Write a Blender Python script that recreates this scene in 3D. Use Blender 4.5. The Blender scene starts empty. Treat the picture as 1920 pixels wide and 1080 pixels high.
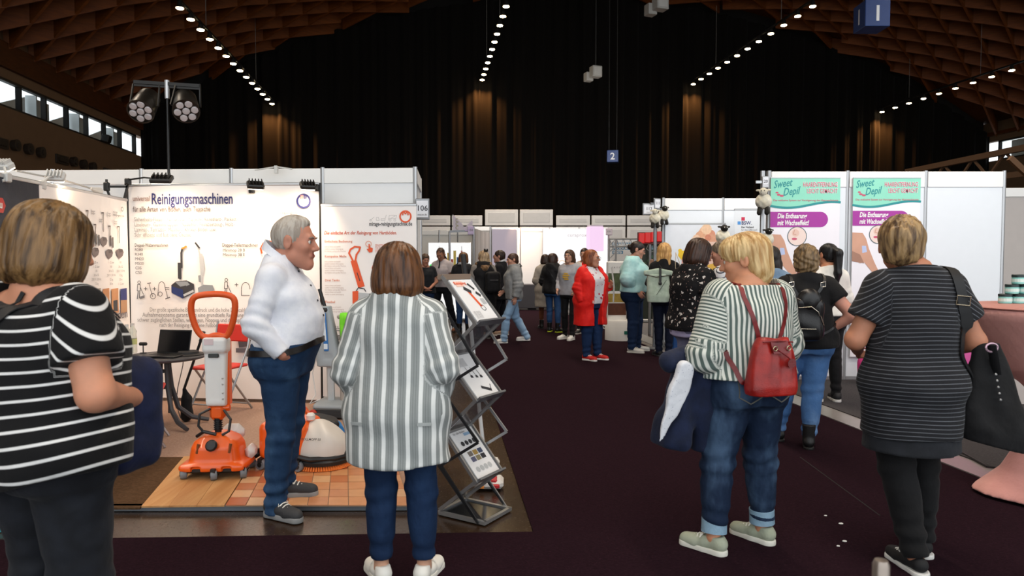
import bpy, math, random
import numpy as np
from mathutils import Vector, Matrix

SC = bpy.context.scene
COL = SC.collection
R = math.radians
rng = random.Random(7)

# ------------------------------------------------------------------ camera
FOC, HOR = 1310.0, 488.0
TP = (540 - HOR) / FOC
PITCH = math.atan(TP)
cam = bpy.data.cameras.new('camera')
cam.sensor_width = 36.0
cam.lens = 36.0 * FOC / 1920.0
cam.clip_start, cam.clip_end = 0.05, 300
camo = bpy.data.objects.new('camera', cam)
COL.objects.link(camo)
CAMZ = 1.5
camo.location = (0, 0, CAMZ)
camo.rotation_euler = (math.pi / 2 - PITCH, 0, 0)
SC.camera = camo
cam.dof.use_dof = True; cam.dof.focus_distance = 6.5; cam.dof.aperture_fstop = 4.0

# ------------------------------------------------------------------ exposure, sky
SC.view_settings.view_transform = 'Standard'
SC.view_settings.look = 'None'
SC.view_settings.exposure = 0.62
SC.view_settings.gamma = 1.0
SC.view_settings.use_curve_mapping = False
SC.cycles.use_denoising = True
SC.cycles.max_bounces = 6
SC.cycles.diffuse_bounces = 3
SC.cycles.glossy_bounces = 3
SC.cycles.transmission_bounces = 4
SC.cycles.caustics_reflective = False
SC.cycles.caustics_refractive = False
world = bpy.data.worlds.new('overcast sky')
SC.world = world
world.use_nodes = True
bg = world.node_tree.nodes['Background']
bg.inputs[0].default_value = (0.93, 0.97, 1.0, 1)      # even overcast daylight
bg.inputs[1].default_value = 1.15

def lamp(name, kind, loc, energy, color, target=None, **kw):
    l = bpy.data.lights.new(name, kind)
    l.energy = energy
    l.color = color
    for a, v in kw.items(): setattr(l, a, v)
    o = bpy.data.objects.new(name, l)
    o.location = loc
    if target is not None:
        d = Vector(target) - Vector(loc)
        o.rotation_euler = d.to_track_quat('-Z', 'Y').to_euler()
    COL.objects.link(o)
    return o

# hall axis: u runs down the hall, v across it
HA = math.atan(160 / FOC)
U = (-math.sin(HA), math.cos(HA)); V = (math.cos(HA), math.sin(HA))
def hall(a, b, z=0.0): return Vector((a * U[0] + b * V[0], a * U[1] + b * V[1], z))
WARM = (1.0, 0.66, 0.36)
# the hall's own rows of lamps, where they run on overhead and behind the photographer
for i, (b, z) in enumerate(((-5.9, 7.5), (2.2, 8.6), (10.9, 8.6), (19.4, 7.7))):
    o = lamp('track_row_light', 'AREA', hall(7, b, z), 260, (1.0, 0.84, 0.66), hall(7, b, 0), shape='RECTANGLE', size=0.3, size_y=16.0, spread=R(120))
    o.rotation_euler = (0, 0, HA)
    o = lamp('track_row_light', 'AREA', hall(21, b, z), 260, (1.0, 0.80, 0.60), hall(21, b, 0), shape='RECTANGLE', size=0.2, size_y=11.0, spread=R(110))
    o.rotation_euler = (0, 0, HA)

# ------------------------------------------------------------------ projecting photograph measurements into the room
def ray(px, py):
    r = (px - 960) / FOC; u = (540 - py) / FOC
    c, s = math.cos(PITCH), math.sin(PITCH)
    return (r, c + u * s, -s + u * c)
def P(px, py, Y):
    d = ray(px, py); t = Y / d[1]
    return Vector((d[0] * t, Y, CAMZ + d[2] * t))
def G(px, py, z=0.0):
    d = ray(px, py); t = (z - CAMZ) / d[2]
    return Vector((d[0] * t, d[1] * t, z))

# ------------------------------------------------------------------ materials
def lin(c):
    if isinstance(c, str):
        c = c.lstrip('#')
        v = [int(c[i:i + 2], 16) / 255 for i in (0, 2, 4)]
        return tuple(x / 12.92 if x <= 0.04045 else ((x + 0.055) / 1.055) ** 2.4 for x in v)
    return tuple(c[:3])
_mats = {}
class NT:
    def __init__(s, name):
        s.m = bpy.data.materials.new(name); s.m.use_nodes = True
        s.n = s.m.node_tree.nodes; s.l = s.m.node_tree.links
        s.b = s.n['Principled BSDF']
    def add(s, t, **kw):
        n = s.n.new(t)
        for k, v in kw.items(): setattr(n, k, v)
        return n
    def mixc(s, fac, a, b):
        m = s.add('ShaderNodeMix', data_type='RGBA')
        s.put(m.inputs[0], fac); s.put(m.inputs[6], a); s.put(m.inputs[7], b)
        return m.outputs[2]
    def put(s, sock, v):
        if hasattr(v, 'is_output') or isinstance(v, bpy.types.NodeSocket): s.l.new(v, sock)
        elif isinstance(v, (tuple, list)) and len(v) == 3 and sock.type == 'RGBA': sock.default_value = (*v, 1)
        else: sock.default_value = v
    def math(s, op, a, b=0.0, c=0.0):
        m = s.add('ShaderNodeMath', operation=op)
        s.put(m.inputs[0], a); s.put(m.inputs[1], b); s.put(m.inputs[2], c)
        return m.outputs[0]
    def coord(s, scale=(1, 1, 1), kind='Object', rot=(0, 0, 0)):
        t = s.add('ShaderNodeTexCoord'); mp = s.add('ShaderNodeMapping')
        mp.inputs['Scale'].default_value = scale; mp.inputs['Rotation'].default_value = rot
        s.l.new(t.outputs[kind], mp.inputs[0])
        return mp.outputs[0]
    def noise(s, scale, vec=None, detail=3, rough=0.5):
        n = s.add('ShaderNodeTexNoise')
        n.inputs['Scale'].default_value = scale; n.inputs['Detail'].default_value = detail; n.inputs['Roughness'].default_value = rough
        if vec is None: vec = s.coord()
        s.l.new(vec, n.inputs['Vector'])
        return n.outputs[0]
    def ramp(s, v, lo, hi):
        r = s.add('ShaderNodeMapRange', interpolation_type='SMOOTHSTEP')
        s.put(r.inputs[0], v); r.inputs[1].default_value = lo; r.inputs[2].default_value = hi
        return r.outputs[0]
    def creases(s, fine, fs=0.3, scale=7.0, amp=0.012):
        n = s.noise(scale, s.coord((1, 1, 0.8)), 4, 0.55); n = s.ramp(n, .25, .75)
        s.bump(s.math('ADD', s.math('MULTIPLY', fine, 0.0014 * fs), s.math('MULTIPLY', n, amp)), 0.6, 1.0)
    def bump(s, h, strength=0.3, dist=0.005):
        b = s.add('ShaderNodeBump'); b.inputs['Strength'].default_value = strength; b.inputs['Distance'].default_value = dist
        s.put(b.inputs['Height'], h); s.l.new(b.outputs[0], s.b.inputs['Normal'])
    def attr(s, name):
        a = s.add('ShaderNodeAttribute'); a.attribute_name = name
        return a.outputs['Fac']
    def base(s, c): s.put(s.b.inputs['Base Color'], c)
    def set(s, rough=None, metal=None, spec=None, sheen=None, trans=None, ior=None, coat=None):
        for k, v in (('Roughness', rough), ('Metallic', metal), ('Specular IOR Level', spec), ('Sheen Weight', sheen), ('Transmission Weight', trans), ('IOR', ior), ('Coat Weight', coat)):
            if v is not None: s.b.inputs[k].default_value = v

def mat(c, rough=0.5, metal=0.0, var=0.06, scale=9.0, bump=0.0, bscale=80.0, name=None, stretch=(1, 1, 1), spec=None, coat=None):
    """painted / plastic / metal surface: base colour with slight procedural unevenness"""
    c = lin(c); key = ('m', c, rough, metal, var, scale, bump, bscale, stretch, spec, coat)
    if key in _mats: return _mats[key]
    t = NT(name or 'surface'); t.set(rough=rough, metal=metal, spec=spec, coat=coat)
    n = t.noise(scale, t.coord(stretch))
    t.base(t.mixc(n, tuple(x * (1 - var) for x in c), tuple(min(1, x * (1 + var)) for x in c)))
    if bump: t.bump(t.noise(bscale, t.coord(stretch)), bump, 0.004)
    _mats[key] = t.m
    return t.m
def fabric(c, c2=None, rough=0.85, sheen=0.05, bump=0.35, wscale=260, var=0.18, name='fabric', nscale=14, crease=0.009):
    c = lin(c); c2 = lin(c2) if c2 else tuple(x * (1 + var) for x in c)
    key = ('f', c, c2, rough, bump, wscale, nscale, sheen, crease)
    if key in _mats: return _mats[key]
    t = NT(name); t.set(rough=rough, sheen=sheen, spec=0.25)
    t.base(t.mixc(t.ramp(t.noise(nscale), 0.3, 0.7), c, c2))
    t.creases(t.noise(wscale, None, 2), bump, 6.5, crease)
    _mats[key] = t.m
    return t.m
def emit(c, strength, name='light'):
    c = lin(c); key = ('e', c, strength)
    if key in _mats: return _mats[key]
    t = NT(name); t.base((0.02, 0.02, 0.02))
    t.put(t.b.inputs['Emission Color'], c); t.b.inputs['Emission Strength'].default_value = strength
    _mats[key] = t.m
    return t.m

# ------------------------------------------------------------------ object helpers
def thing(name, label, cat, loc=(0, 0, 0), rz=0.0, group=None, kind=None):
    o = bpy.data.objects.new(name, None); COL.objects.link(o)
    o.empty_display_size = 0.1
    o.location = loc; o.rotation_euler = (0, 0, rz)
    tag(o, label, cat, group, kind)
    return o
def tag(o, label=None, cat=None, group=None, kind=None):
    if label: o['label'] = label
    if cat: o['category'] = cat
    if group: o['group'] = group
    if kind: o['kind'] = kind
    return o
def link(name, me, parent=None, m=None, smooth=False):
    if m is not None and not me.materials: me.materials.append(m)
    if smooth: me.polygons.foreach_set('use_smooth', np.ones(len(me.polygons), bool))
    o = bpy.data.objects.new(name, me); COL.objects.link(o)
    if parent is not None: o.parent = parent
    return o
def copy_tree(o, parent=None):
    c = o.copy(); COL.objects.link(c)
    if parent is not None: c.parent = parent
    for ch in o.children: copy_tree(ch, c)
    return c

class MB:
    """collects shapes for ONE mesh"""
    def __init__(s): s.v = []; s.f = []; s.mi = []; s.cur = 0
    def add(s, vs, fs):
        o = len(s.v); s.v += [tuple(x) for x in vs]
        s.f += [tuple(i + o for i in f) for f in fs]; s.mi += [s.cur] * len(fs)
        return s
    def box(s, c, d, rot=None, bevel=0.0):
        x, y, z = d[0] / 2, d[1] / 2, d[2] / 2
        if bevel:
            b = min(bevel, x * .9, y * .9, z * .9)
            vs = []; fs = []
            prof = [(x - b, y, 0), (x, y - b, 0)]
            ring = [(x - b, -y), (x, -y + b), (x, y - b), (x - b, y), (-x + b, y), (-x, y - b), (-x, -y + b), (-x + b, -y)]
            ring2 = [(px * (x - b) / x if abs(px) > x - 1e-9 else px * 1.0, py) for px, py in ring]
            ins = [(max(-x + b, min(x - b, px)) if True else px, max(-y + b, min(y - b, py))) for px, py in ring]
            for zz, rr in ((-z, ins), (-z + b, ring), (z - b, ring), (z, ins)):
                vs += [(px, py, zz) for px, py in rr]
            for k in range(3):
                for i in range(8):
                    j = (i + 1) % 8
                    fs.append((k * 8 + i, k * 8 + j, k * 8 + 8 + j, k * 8 + 8 + i))
            fs.append(tuple(reversed(range(8)))); fs.append(tuple(range(24, 32)))
        else:
            vs = [(sx * x, sy * y, sz * z) for sz in (-1, 1) for sx, sy in ((-1, -1), (1, -1), (1, 1), (-1, 1))]
            fs = [(3, 2, 1, 0), (4, 5, 6, 7), (0, 1, 5, 4), (1, 2, 6, 5), (2, 3, 7, 6), (3, 0, 4, 7)]
        c = Vector(c)
        M = rot.to_matrix() if hasattr(rot, 'to_matrix') else rot
        return s.add([(M @ Vector(v) if M is not None else Vector(v)) + c for v in vs], fs)
    def beam(s, p0, p1, w, h, up=(0, 0, 1)):
        p0, p1 = Vector(p0), Vector(p1); d = (p1 - p0).normalized(); up = Vector(up)
        a = d.cross(up)
        if a.length < 1e-5: a = d.cross(Vector((1, 0, 0)))
        a.normalize(); b = a.cross(d)
        vs = []
        for p in (p0, p1):
            for i, j in ((-1, -1), (1, -1), (1, 1), (-1, 1)): vs.append(p + a * (i * w / 2) + b * (j * h / 2))
        return s.add(vs, [(3, 2, 1, 0), (4, 5, 6, 7), (0, 1, 5, 4), (1, 2, 6, 5), (2, 3, 7, 6), (3, 0, 4, 7)])
    def tube(s, path, r, n=10, closed=False, caps=True, flat=None):
        path = [Vector(p) for p in path]; N = len(path)
        rs = r if isinstance(r, (list, tuple)) else [r] * N
        vs = []; fs = []; a = None
        for i in range(N):
            if closed: d = path[(i + 1) % N] - path[i - 1]
            else: d = path[min(i + 1, N - 1)] - path[max(i - 1, 0)]
            d.normalize()
            if a is None:
                a = d.cross(Vector((0, 0, 1)))
                if a.length < 1e-3: a = d.cross(Vector((1, 0, 0)))
            a = (a - d * a.dot(d)).normalized(); b = d.cross(a)
            for k in range(n):
                t = 2 * math.pi * k / n
                vs.append(path[i] + (a * math.cos(t) + b * math.sin(t) * (flat or 1)) * rs[i])
        for i in range(N if closed else N - 1):
            j = (i + 1) % N
            for k in range(n):
                l = (k + 1) % n
                fs.append((i * n + k, i * n + l, j * n + l, j * n + k))
        if caps and not closed:
            fs.append(tuple(reversed(range(n)))); fs.append(tuple((N - 1) * n + k for k in range(n)))
        return s.add(vs, fs)
    def lathe(s, prof, c=(0, 0, 0), n=20, M=None, sx=1, sy=1):
        vs = []; fs = []; c = Vector(c); N = len(prof)
        for r, z in prof:
            for k in range(n):
                t = 2 * math.pi * k / n
                p = Vector((r * math.cos(t) * sx, r * math.sin(t) * sy, z))
                vs.append((M @ p if M is not None else p) + c)
        for i in range(N - 1):
            for k in range(n):
                l = (k + 1) % n
                fs.append((i * n + k, i * n + l, i * n + n + l, i * n + n + k))
        fs.append(tuple(reversed(range(n)))); fs.append(tuple((N - 1) * n + k for k in range(n)))
        return s.add(vs, fs)
    def ball(s, c, r, n=12, m=8, M=None):
        r = r if isinstance(r, (tuple, list)) else (r, r, r)
        vs = [Vector((0, 0, -r[2]))]; fs = []
        for i in range(1, m):
            a = -math.pi / 2 + math.pi * i / m
            for k in range(n):
                t = 2 * math.pi * k / n
                vs.append(Vector((r[0] * math.cos(a) * math.cos(t), r[1] * math.cos(a) * math.sin(t), r[2] * math.sin(a))))
        vs.append(Vector((0, 0, r[2])))
        for k in range(n):
            l = (k + 1) % n
            fs.append((0, 1 + l, 1 + k)); fs.append((len(vs) - 1, 1 + (m - 2) * n + k, 1 + (m - 2) * n + l))
            for i in range(m - 2): fs.append((1 + i * n + k, 1 + i * n + l, 1 + i * n + n + l, 1 + i * n + n + k))
        c = Vector(c)
        return s.add([(M @ v if M is not None else v) + c for v in vs], fs)
    def prism(s, poly, y0, y1):
        """polygon in x,z extruded along y"""
        n = len(poly)
        vs = [(x, y0, z) for x, z in poly] + [(x, y1, z) for x, z in poly]
        fs = [tuple(range(n)), tuple(reversed(range(n, 2 * n)))] + [((i + 1) % n, i, n + i, n + (i + 1) % n) for i in range(n)]
        return s.add(vs, fs)
    def slab(s, poly, z0, z1):
        """polygon in x,y extruded along z"""
        n = len(poly)
        vs = [(p[0], p[1], z0) for p in poly] + [(p[0], p[1], z1) for p in poly]
        fs = [tuple(reversed(range(n))), tuple(range(n, 2 * n))] + [(i, (i + 1) % n, n + (i + 1) % n, n + i) for i in range(n)]
        return s.add(vs, fs)
    def build(s, name, m, parent=None, smooth=False):
        me = bpy.data.meshes.new(name)
        me.from_pydata([tuple(v) for v in s.v], [], s.f)
        for mm in (m if isinstance(m, (list, tuple)) else [m]): me.materials.append(mm)
        if isinstance(m, (list, tuple)): me.polygons.foreach_set('material_index', s.mi)
        me.update()
        import bmesh
        bm = bmesh.new(); bm.from_mesh(me); bmesh.ops.recalc_face_normals(bm, faces=bm.faces); bm.to_mesh(me); bm.free()
        if smooth:
            me.polygons.foreach_set('use_smooth', np.ones(len(me.polygons), bool))
            me.set_sharp_from_angle(angle=R(38))
        return link(name, me, parent)
def mb(): return MB()

# ------------------------------------------------------------------ flat print: lettering and pictures as thin raised ink
_texts = []
def text(parent, s, x, z, size, m, y=-0.004, align='LEFT', bold=0.0, shear=0.0, width=None, rot=0.0, sx=1.0, name='lettering', M=None, spacing=1.0):
    _texts.append((parent, s, x, z, size, m, y, align, bold, shear, width, rot, sx, name, M, spacing))
def flush_texts():
    obs = []
    for t in _texts:
        cu = bpy.data.curves.new('lettering', 'FONT'); cu.body = t[1]; cu.size = t[4]; cu.align_x = t[7]
        cu.offset = t[8] * t[4]; cu.shear = t[9]; cu.resolution_u = 2; cu.space_character = t[15]; cu.space_line = 1.0
        o = bpy.data.objects.new('lettering', cu); COL.objects.link(o); obs.append(o)
    bpy.context.view_layer.update()
    dg = bpy.context.evaluated_depsgraph_get()
    acc = {}
    for t, o in zip(_texts, obs):
        me = bpy.data.meshes.new_from_object(o.evaluated_get(dg))
        n = len(me.vertices); co = np.empty(n * 3); me.vertices.foreach_get('co', co); co = co.reshape(-1, 3)
        if n:
            w = co[:, 0].max() - co[:, 0].min()
            sx = t[12] * (t[10] / w if t[10] else 1.0)
            co[:, 0] *= sx
            c, s_ = math.cos(t[11]), math.sin(t[11])
            out = np.zeros_like(co)
            out[:, 0] = t[2] + co[:, 0] * c - co[:, 1] * s_; out[:, 2] = t[3] + co[:, 0] * s_ + co[:, 1] * c; out[:, 1] = t[6]
            if t[14] is not None: out = np.array([tuple(t[14] @ Vector(v)) for v in out])
            fs = [tuple(p.vertices) for p in me.polygons]
            k = (t[0].name, t[5].name, t[13])
            a = acc.setdefault(k, (t[0], t[5], t[13], [], []))
            o0 = len(a[3]); a[3].extend(map(tuple, out)); a[4].extend(tuple(i + o0 for i in f) for f in fs)
        bpy.data.meshes.remove(me)
    for o in obs:
        cu = o.data; bpy.data.objects.remove(o); bpy.data.curves.remove(cu)
    for par, m, name, vs, fs in acc.values():
        me = bpy.data.meshes.new(name); me.from_pydata(vs, [], fs); me.materials.append(m); link(name, me, par)
class Print:
    """flat printed shapes on the front (-y) of a banner"""
    def __init__(s, parent, y=-0.002): s.p = parent; s.d = {}; s.y = y; s.k = 0
    def poly(s, pts, m, lift=None):
        a = s.d.setdefault(m.name, (m, [], []))
        s.k += 1
        yy = s.y - (s.k * 0.00004 if lift is None else lift)
        o = len(a[1]); a[1].extend((x, yy, z) for x, z in pts); a[2].append(tuple(range(o, o + len(pts))))
        return s
    def rect(s, x0, z0, x1, z1, m): return s.poly([(x0, z0), (x1, z0), (x1, z1), (x0, z1)], m)
    def line(s, pts, w, m, closed=False):
        n = len(pts)
        for i in range(n if closed else n - 1):
            (x0, z0), (x1, z1) = pts[i], pts[(i + 1) % n]
            dx, dz = x1 - x0, z1 - z0; L = math.hypot(dx, dz) or 1; nx, nz = -dz / L * w / 2, dx / L * w / 2
            ex, ez = dx / L * w * .3, dz / L * w * .3
            s.poly([(x0 + nx - ex, z0 + nz - ez), (x0 - nx - ex, z0 - nz - ez), (x1 - nx + ex, z1 - nz + ez), (x1 + nx + ex, z1 + nz + ez)], m)
        return s
    def disc(s, x, z, r, m, n=24, rz=None):
        return s.poly([(x + r * math.cos(2 * math.pi * k / n), z + (rz or r) * math.sin(2 * math.pi * k / n)) for k in range(n)], m)
    def ring(s, x, z, r, w, m, n=28, a0=0, a1=360, rz=None):
        pts = [(x + r * math.cos(R(a0 + (a1 - a0) * k / n)), z + (rz or r) * math.sin(R(a0 + (a1 - a0) * k / n))) for k in range(n + 1)]
        return s.line(pts, w, m)
    def done(s, name='printed_picture'):
        for m, vs, fs in s.d.values():
            me = bpy.data.meshes.new(name); me.from_pydata(vs, [], fs); me.materials.append(m)
            link(name, me, s.p)
# ------------------------------------------------------------------ smooth solid shapes: distance fields meshed by surface nets
F = np.float32
def A3(*v): return np.array(v, F)
def ln(q): return np.sqrt(np.einsum('ij,ij->i', q, q))
def sm(a, b, k):
    h = np.maximum(k - np.abs(a - b), 0) / k
    return np.minimum(a, b) - h * h * k * 0.25
def smx(a, b, k): return -sm(-a, -b, k)
def ell(p, c, r):
    q = (p - A3(*c)) / A3(*r); k0 = ln(q); k1 = ln(q / A3(*r))
    return k0 * (k0 - 1) / np.maximum(k1, 1e-6)
def rc(p, a, b, ra, rb):
    a = np.asarray(a, F); ba = np.asarray(b, F) - a; pa = p - a
    t = np.clip((pa @ ba) / max(float(ba @ ba), 1e-9), 0, 1).astype(F)
    return ln(pa - t[:, None] * ba) - (ra + (rb - ra) * t)
def rbox(p, c, d, r):
    q = np.abs(p - A3(*c)) - (A3(*d) / 2 - r)
    return ln(np.maximum(q, 0)) + np.minimum(q.max(axis=1), 0) - r
_OFF = np.array([[i & 1, (i >> 1) & 1, i >> 2] for i in range(8)])
_EDG = [(i, j) for i in range(8) for j in range(i + 1, 8) if bin(i ^ j).count('1') == 1]
def nets(f, lo, hi, h, B=5, mg=1.9):
    """mesh the zero level of f on a grid of step h (blocks far from the surface are skipped)"""
    lo = np.asarray(lo, F); hi = np.asarray(hi, F)
    nb = np.maximum(np.ceil((hi - lo) / (h * B)).astype(int), 1); n = nb * B
    g = np.stack(np.meshgrid(*[lo[i] + (np.arange(nb[i]) + 0.5) * B * h for i in range(3)], indexing='ij'), -1).reshape(-1, 3).astype(F)
    dc = f(g)
    near = np.abs(dc) < B * h * 0.87 * mg + 0.004
    Dfull = np.repeat(np.repeat(np.repeat(dc.reshape(nb), B, 0), B, 1), B, 2).astype(F)
    bi = np.argwhere(near.reshape(nb))
    loc = np.stack(np.meshgrid(*[np.arange(B)] * 3, indexing='ij'), -1).reshape(-1, 3)
    idx = (bi[:, None, :] * B + loc[None]).reshape(-1, 3)
    if len(idx): Dfull[idx[:, 0], idx[:, 1], idx[:, 2]] = f((lo + (idx + 0.5) * h).astype(F))
    Dfull[0] = np.maximum(Dfull[0], 1e-3); Dfull[-1] = np.maximum(Dfull[-1], 1e-3)
    Dfull[:, 0] = np.maximum(Dfull[:, 0], 1e-3); Dfull[:, -1] = np.maximum(Dfull[:, -1], 1e-3)
    Dfull[:, :, 0] = np.maximum(Dfull[:, :, 0], 1e-3); Dfull[:, :, -1] = np.maximum(Dfull[:, :, -1], 1e-3)
    neg = Dfull < 0
    s = np.zeros(n - 1, np.uint8)
    for o in _OFF: s += neg[o[0]:n[0] - 1 + o[0], o[1]:n[1] - 1 + o[1], o[2]:n[2] - 1 + o[2]]
    c = np.argwhere((s > 0) & (s < 8))
    if not len(c): return np.zeros((0, 3), F), np.zeros((0, 4), int)
    d = np.stack([Dfull[c[:, 0] + o[0], c[:, 1] + o[1], c[:, 2] + o[2]] for o in _OFF], 1)
    acc = np.zeros((len(c), 3), F); cnt = np.zeros(len(c), F)
    for i, j in _EDG:
        x = (d[:, i] < 0) != (d[:, j] < 0)
        den = d[:, i] - d[:, j]; t = d[:, i] / np.where(np.abs(den) < 1e-9, 1, den)
        pt = _OFF[i] + t[:, None] * (_OFF[j] - _OFF[i])
        acc += np.where(x[:, None], pt, 0); cnt += x
    v = lo + (c + 0.5 + acc / cnt[:, None]) * h
    ids = -np.ones(n - 1, np.int32); ids[c[:, 0], c[:, 1], c[:, 2]] = np.arange(len(c))
    faces = []
    for ax in range(3):
        o = np.zeros(3, int); o[ax] = 1; u, w = [i for i in range(3) if i != ax]
        a = d[:, 0] < 0; b = d[:, [1, 2, 4][ax]] < 0
        sel = (a != b) & (c[:, u] > 0) & (c[:, w] > 0)
        cc = c[sel]; eu = np.zeros(3, int); eu[u] = 1; ew = np.zeros(3, int); ew[w] = 1
        q = np.stack([ids[tuple((cc - k).T)] for k in (0 * eu, eu, eu + ew, ew)], 1)
        flip = a[sel] ^ (ax == 1)
        q = np.where(flip[:, None], q, q[:, ::-1])
        faces.append(q[(q >= 0).all(1)])
    return v.astype(F), np.concatenate(faces)
def npmesh(name, v, f, m, attrs=None, smooth=True):
    me = bpy.data.meshes.new(name)
    me.vertices.add(len(v)); me.vertices.foreach_set('co', np.ascontiguousarray(v, F).ravel())
    me.loops.add(len(f) * 4); me.loops.foreach_set('vertex_index', f.astype(np.int32).ravel())
    me.polygons.add(len(f)); me.polygons.foreach_set('loop_start', np.arange(0, len(f) * 4, 4, dtype=np.int32))
    if smooth: me.polygons.foreach_set('use_smooth', np.ones(len(f), bool))
    me.update(calc_edges=True); me.validate()
    for k, a in (attrs or {}).items():
        at = me.attributes.new(k, 'FLOAT', 'POINT'); at.data.foreach_set('value', a.astype(F))
    if m is not None: me.materials.append(m)
    return me
def relax(v, f, it=1, w=0.5):
    for _ in range(it):
        acc = np.zeros_like(v); cnt = np.zeros(len(v), F)
        for a, b in ((0, 1), (1, 2), (2, 3), (3, 0)):
            np.add.at(acc, f[:, a], v[f[:, b]]); np.add.at(acc, f[:, b], v[f[:, a]])
            cnt += np.bincount(f[:, a], minlength=len(v)) + np.bincount(f[:, b], minlength=len(v))
        v = v + w * (acc / np.maximum(cnt, 1)[:, None] - v)
    return v
def sdf_obj(name, f, lo, hi, h, m, parent, attrs=None, M=None, it=1):
    v, q = nets(f, lo, hi, h)
    if it: v = relax(v, q, it)
    at = {k: fn(v) for k, fn in attrs.items()} if attrs else None
    o = link(name, npmesh(name, v, q, m, at), parent)
    if M is not None: o.matrix_local = M
    return o

# ------------------------------------------------------------------ people
def prof(rows):
    rows = np.array(sorted(rows), float)
    z = np.linspace(rows[0, 0], rows[-1, 0], 90)
    out = [z]
    ker = np.hanning(9); ker /= ker.sum()
    for i in range(1, rows.shape[1]):
        y = np.interp(z, rows[:, 0], rows[:, i]); y = np.convolve(np.pad(y, 4, 'edge'), ker, 'valid'); out.append(y)
    return np.array(out)
def loft(p, pr, n=2.3, da=0.0):
    z = p[:, 2]
    a = np.interp(z, pr[0], pr[1]).astype(F) + da; b = np.interp(z, pr[0], pr[2]).astype(F) + da; c = np.interp(z, pr[0], pr[3]).astype(F)
    cx = np.interp(z, pr[0], pr[4]).astype(F) if len(pr) > 4 else 0
    q = (np.abs((p[:, 0] - cx) / a) ** n + np.abs((p[:, 1] - c) / b) ** n + 1e-12) ** (1 / n)
    d = (q - 1) * np.minimum(a, b)
    return np.maximum(d, np.maximum(z - pr[0][-1], pr[0][0] - z))
def folds(p, amp, sc=1.0, seed=0.0):
    x, y, z = p[:, 0] * sc, p[:, 1] * sc, p[:, 2] * sc
    w = 1.3 * np.sin(7 * x + 5 * y + seed) + 1.1 * np.sin(9 * z - 6 * x + 2 * seed)
    return amp * (0.55 * np.sin(26 * z + 11 * x - 9 * y + w + seed) + 0.45 * np.sin(17 * x + 21 * y + 14 * z + 1.7 * w))

BASE = [(.80, .165, .112, -.008), (.88, .182, .122, -.014), (.95, .175, .118, -.008), (1.04, .152, .108, .004), (1.14, .15, .112, .012),
        (1.26, .158, .120, .012), (1.33, .150, .106, 0), (1.385, .115, .082, -.012), (1.43, .078, .064, -.018), (1.47, .06, .055, -.018)]
HANG = dict(L=((-.235, -.03, 1.12), (-.245, .04, .88)), R=((.235, -.03, 1.12), (.245, .04, .88)))
SKINS = {}
def skin_mat(c, lip='#a8554d'):
    k = (c, lip)
    if k not in SKINS:
        t = NT('skin'); t.set(rough=0.52, spec=0.35)
        t.b.inputs['Subsurface Weight'].default_value = 0.0
        c0 = lin(c)
        base = t.mixc(t.ramp(t.noise(22), .3, .7), tuple(x * .93 for x in c0), (min(1, c0[0] * 1.05), c0[1] * 1.0, c0[2] * .98))
        t.base(t.mixc(t.attr('lip'), base, lin(lip)))
        SKINS[k] = t.m
    return SKINS[k]
HAIRM = {}
def hair_mat(c, c2):
    k = (c, c2)
    if k not in HAIRM:
        t = NT('hair'); t.set(rough=0.42, spec=0.4)
        n1 = t.noise(1.0, t.coord((70, 70, 7)), 3, .6); n2 = t.noise(1.0, t.coord((26, 26, 3)), 2)
        a, b = lin(c), lin(c2)
        t.base(t.mixc(t.ramp(t.math('ADD', t.math('MULTIPLY', n1, .5), t.math('MULTIPLY', n2, .5)), .38, .62), a, b))
        t.bump(n1, .8, .006)
        HAIRM[k] = t.m
    return HAIRM[k]
def Rz(a): return np.array(Matrix.Rotation(a, 3, 'Z'), F)
SHOES = {}
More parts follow.
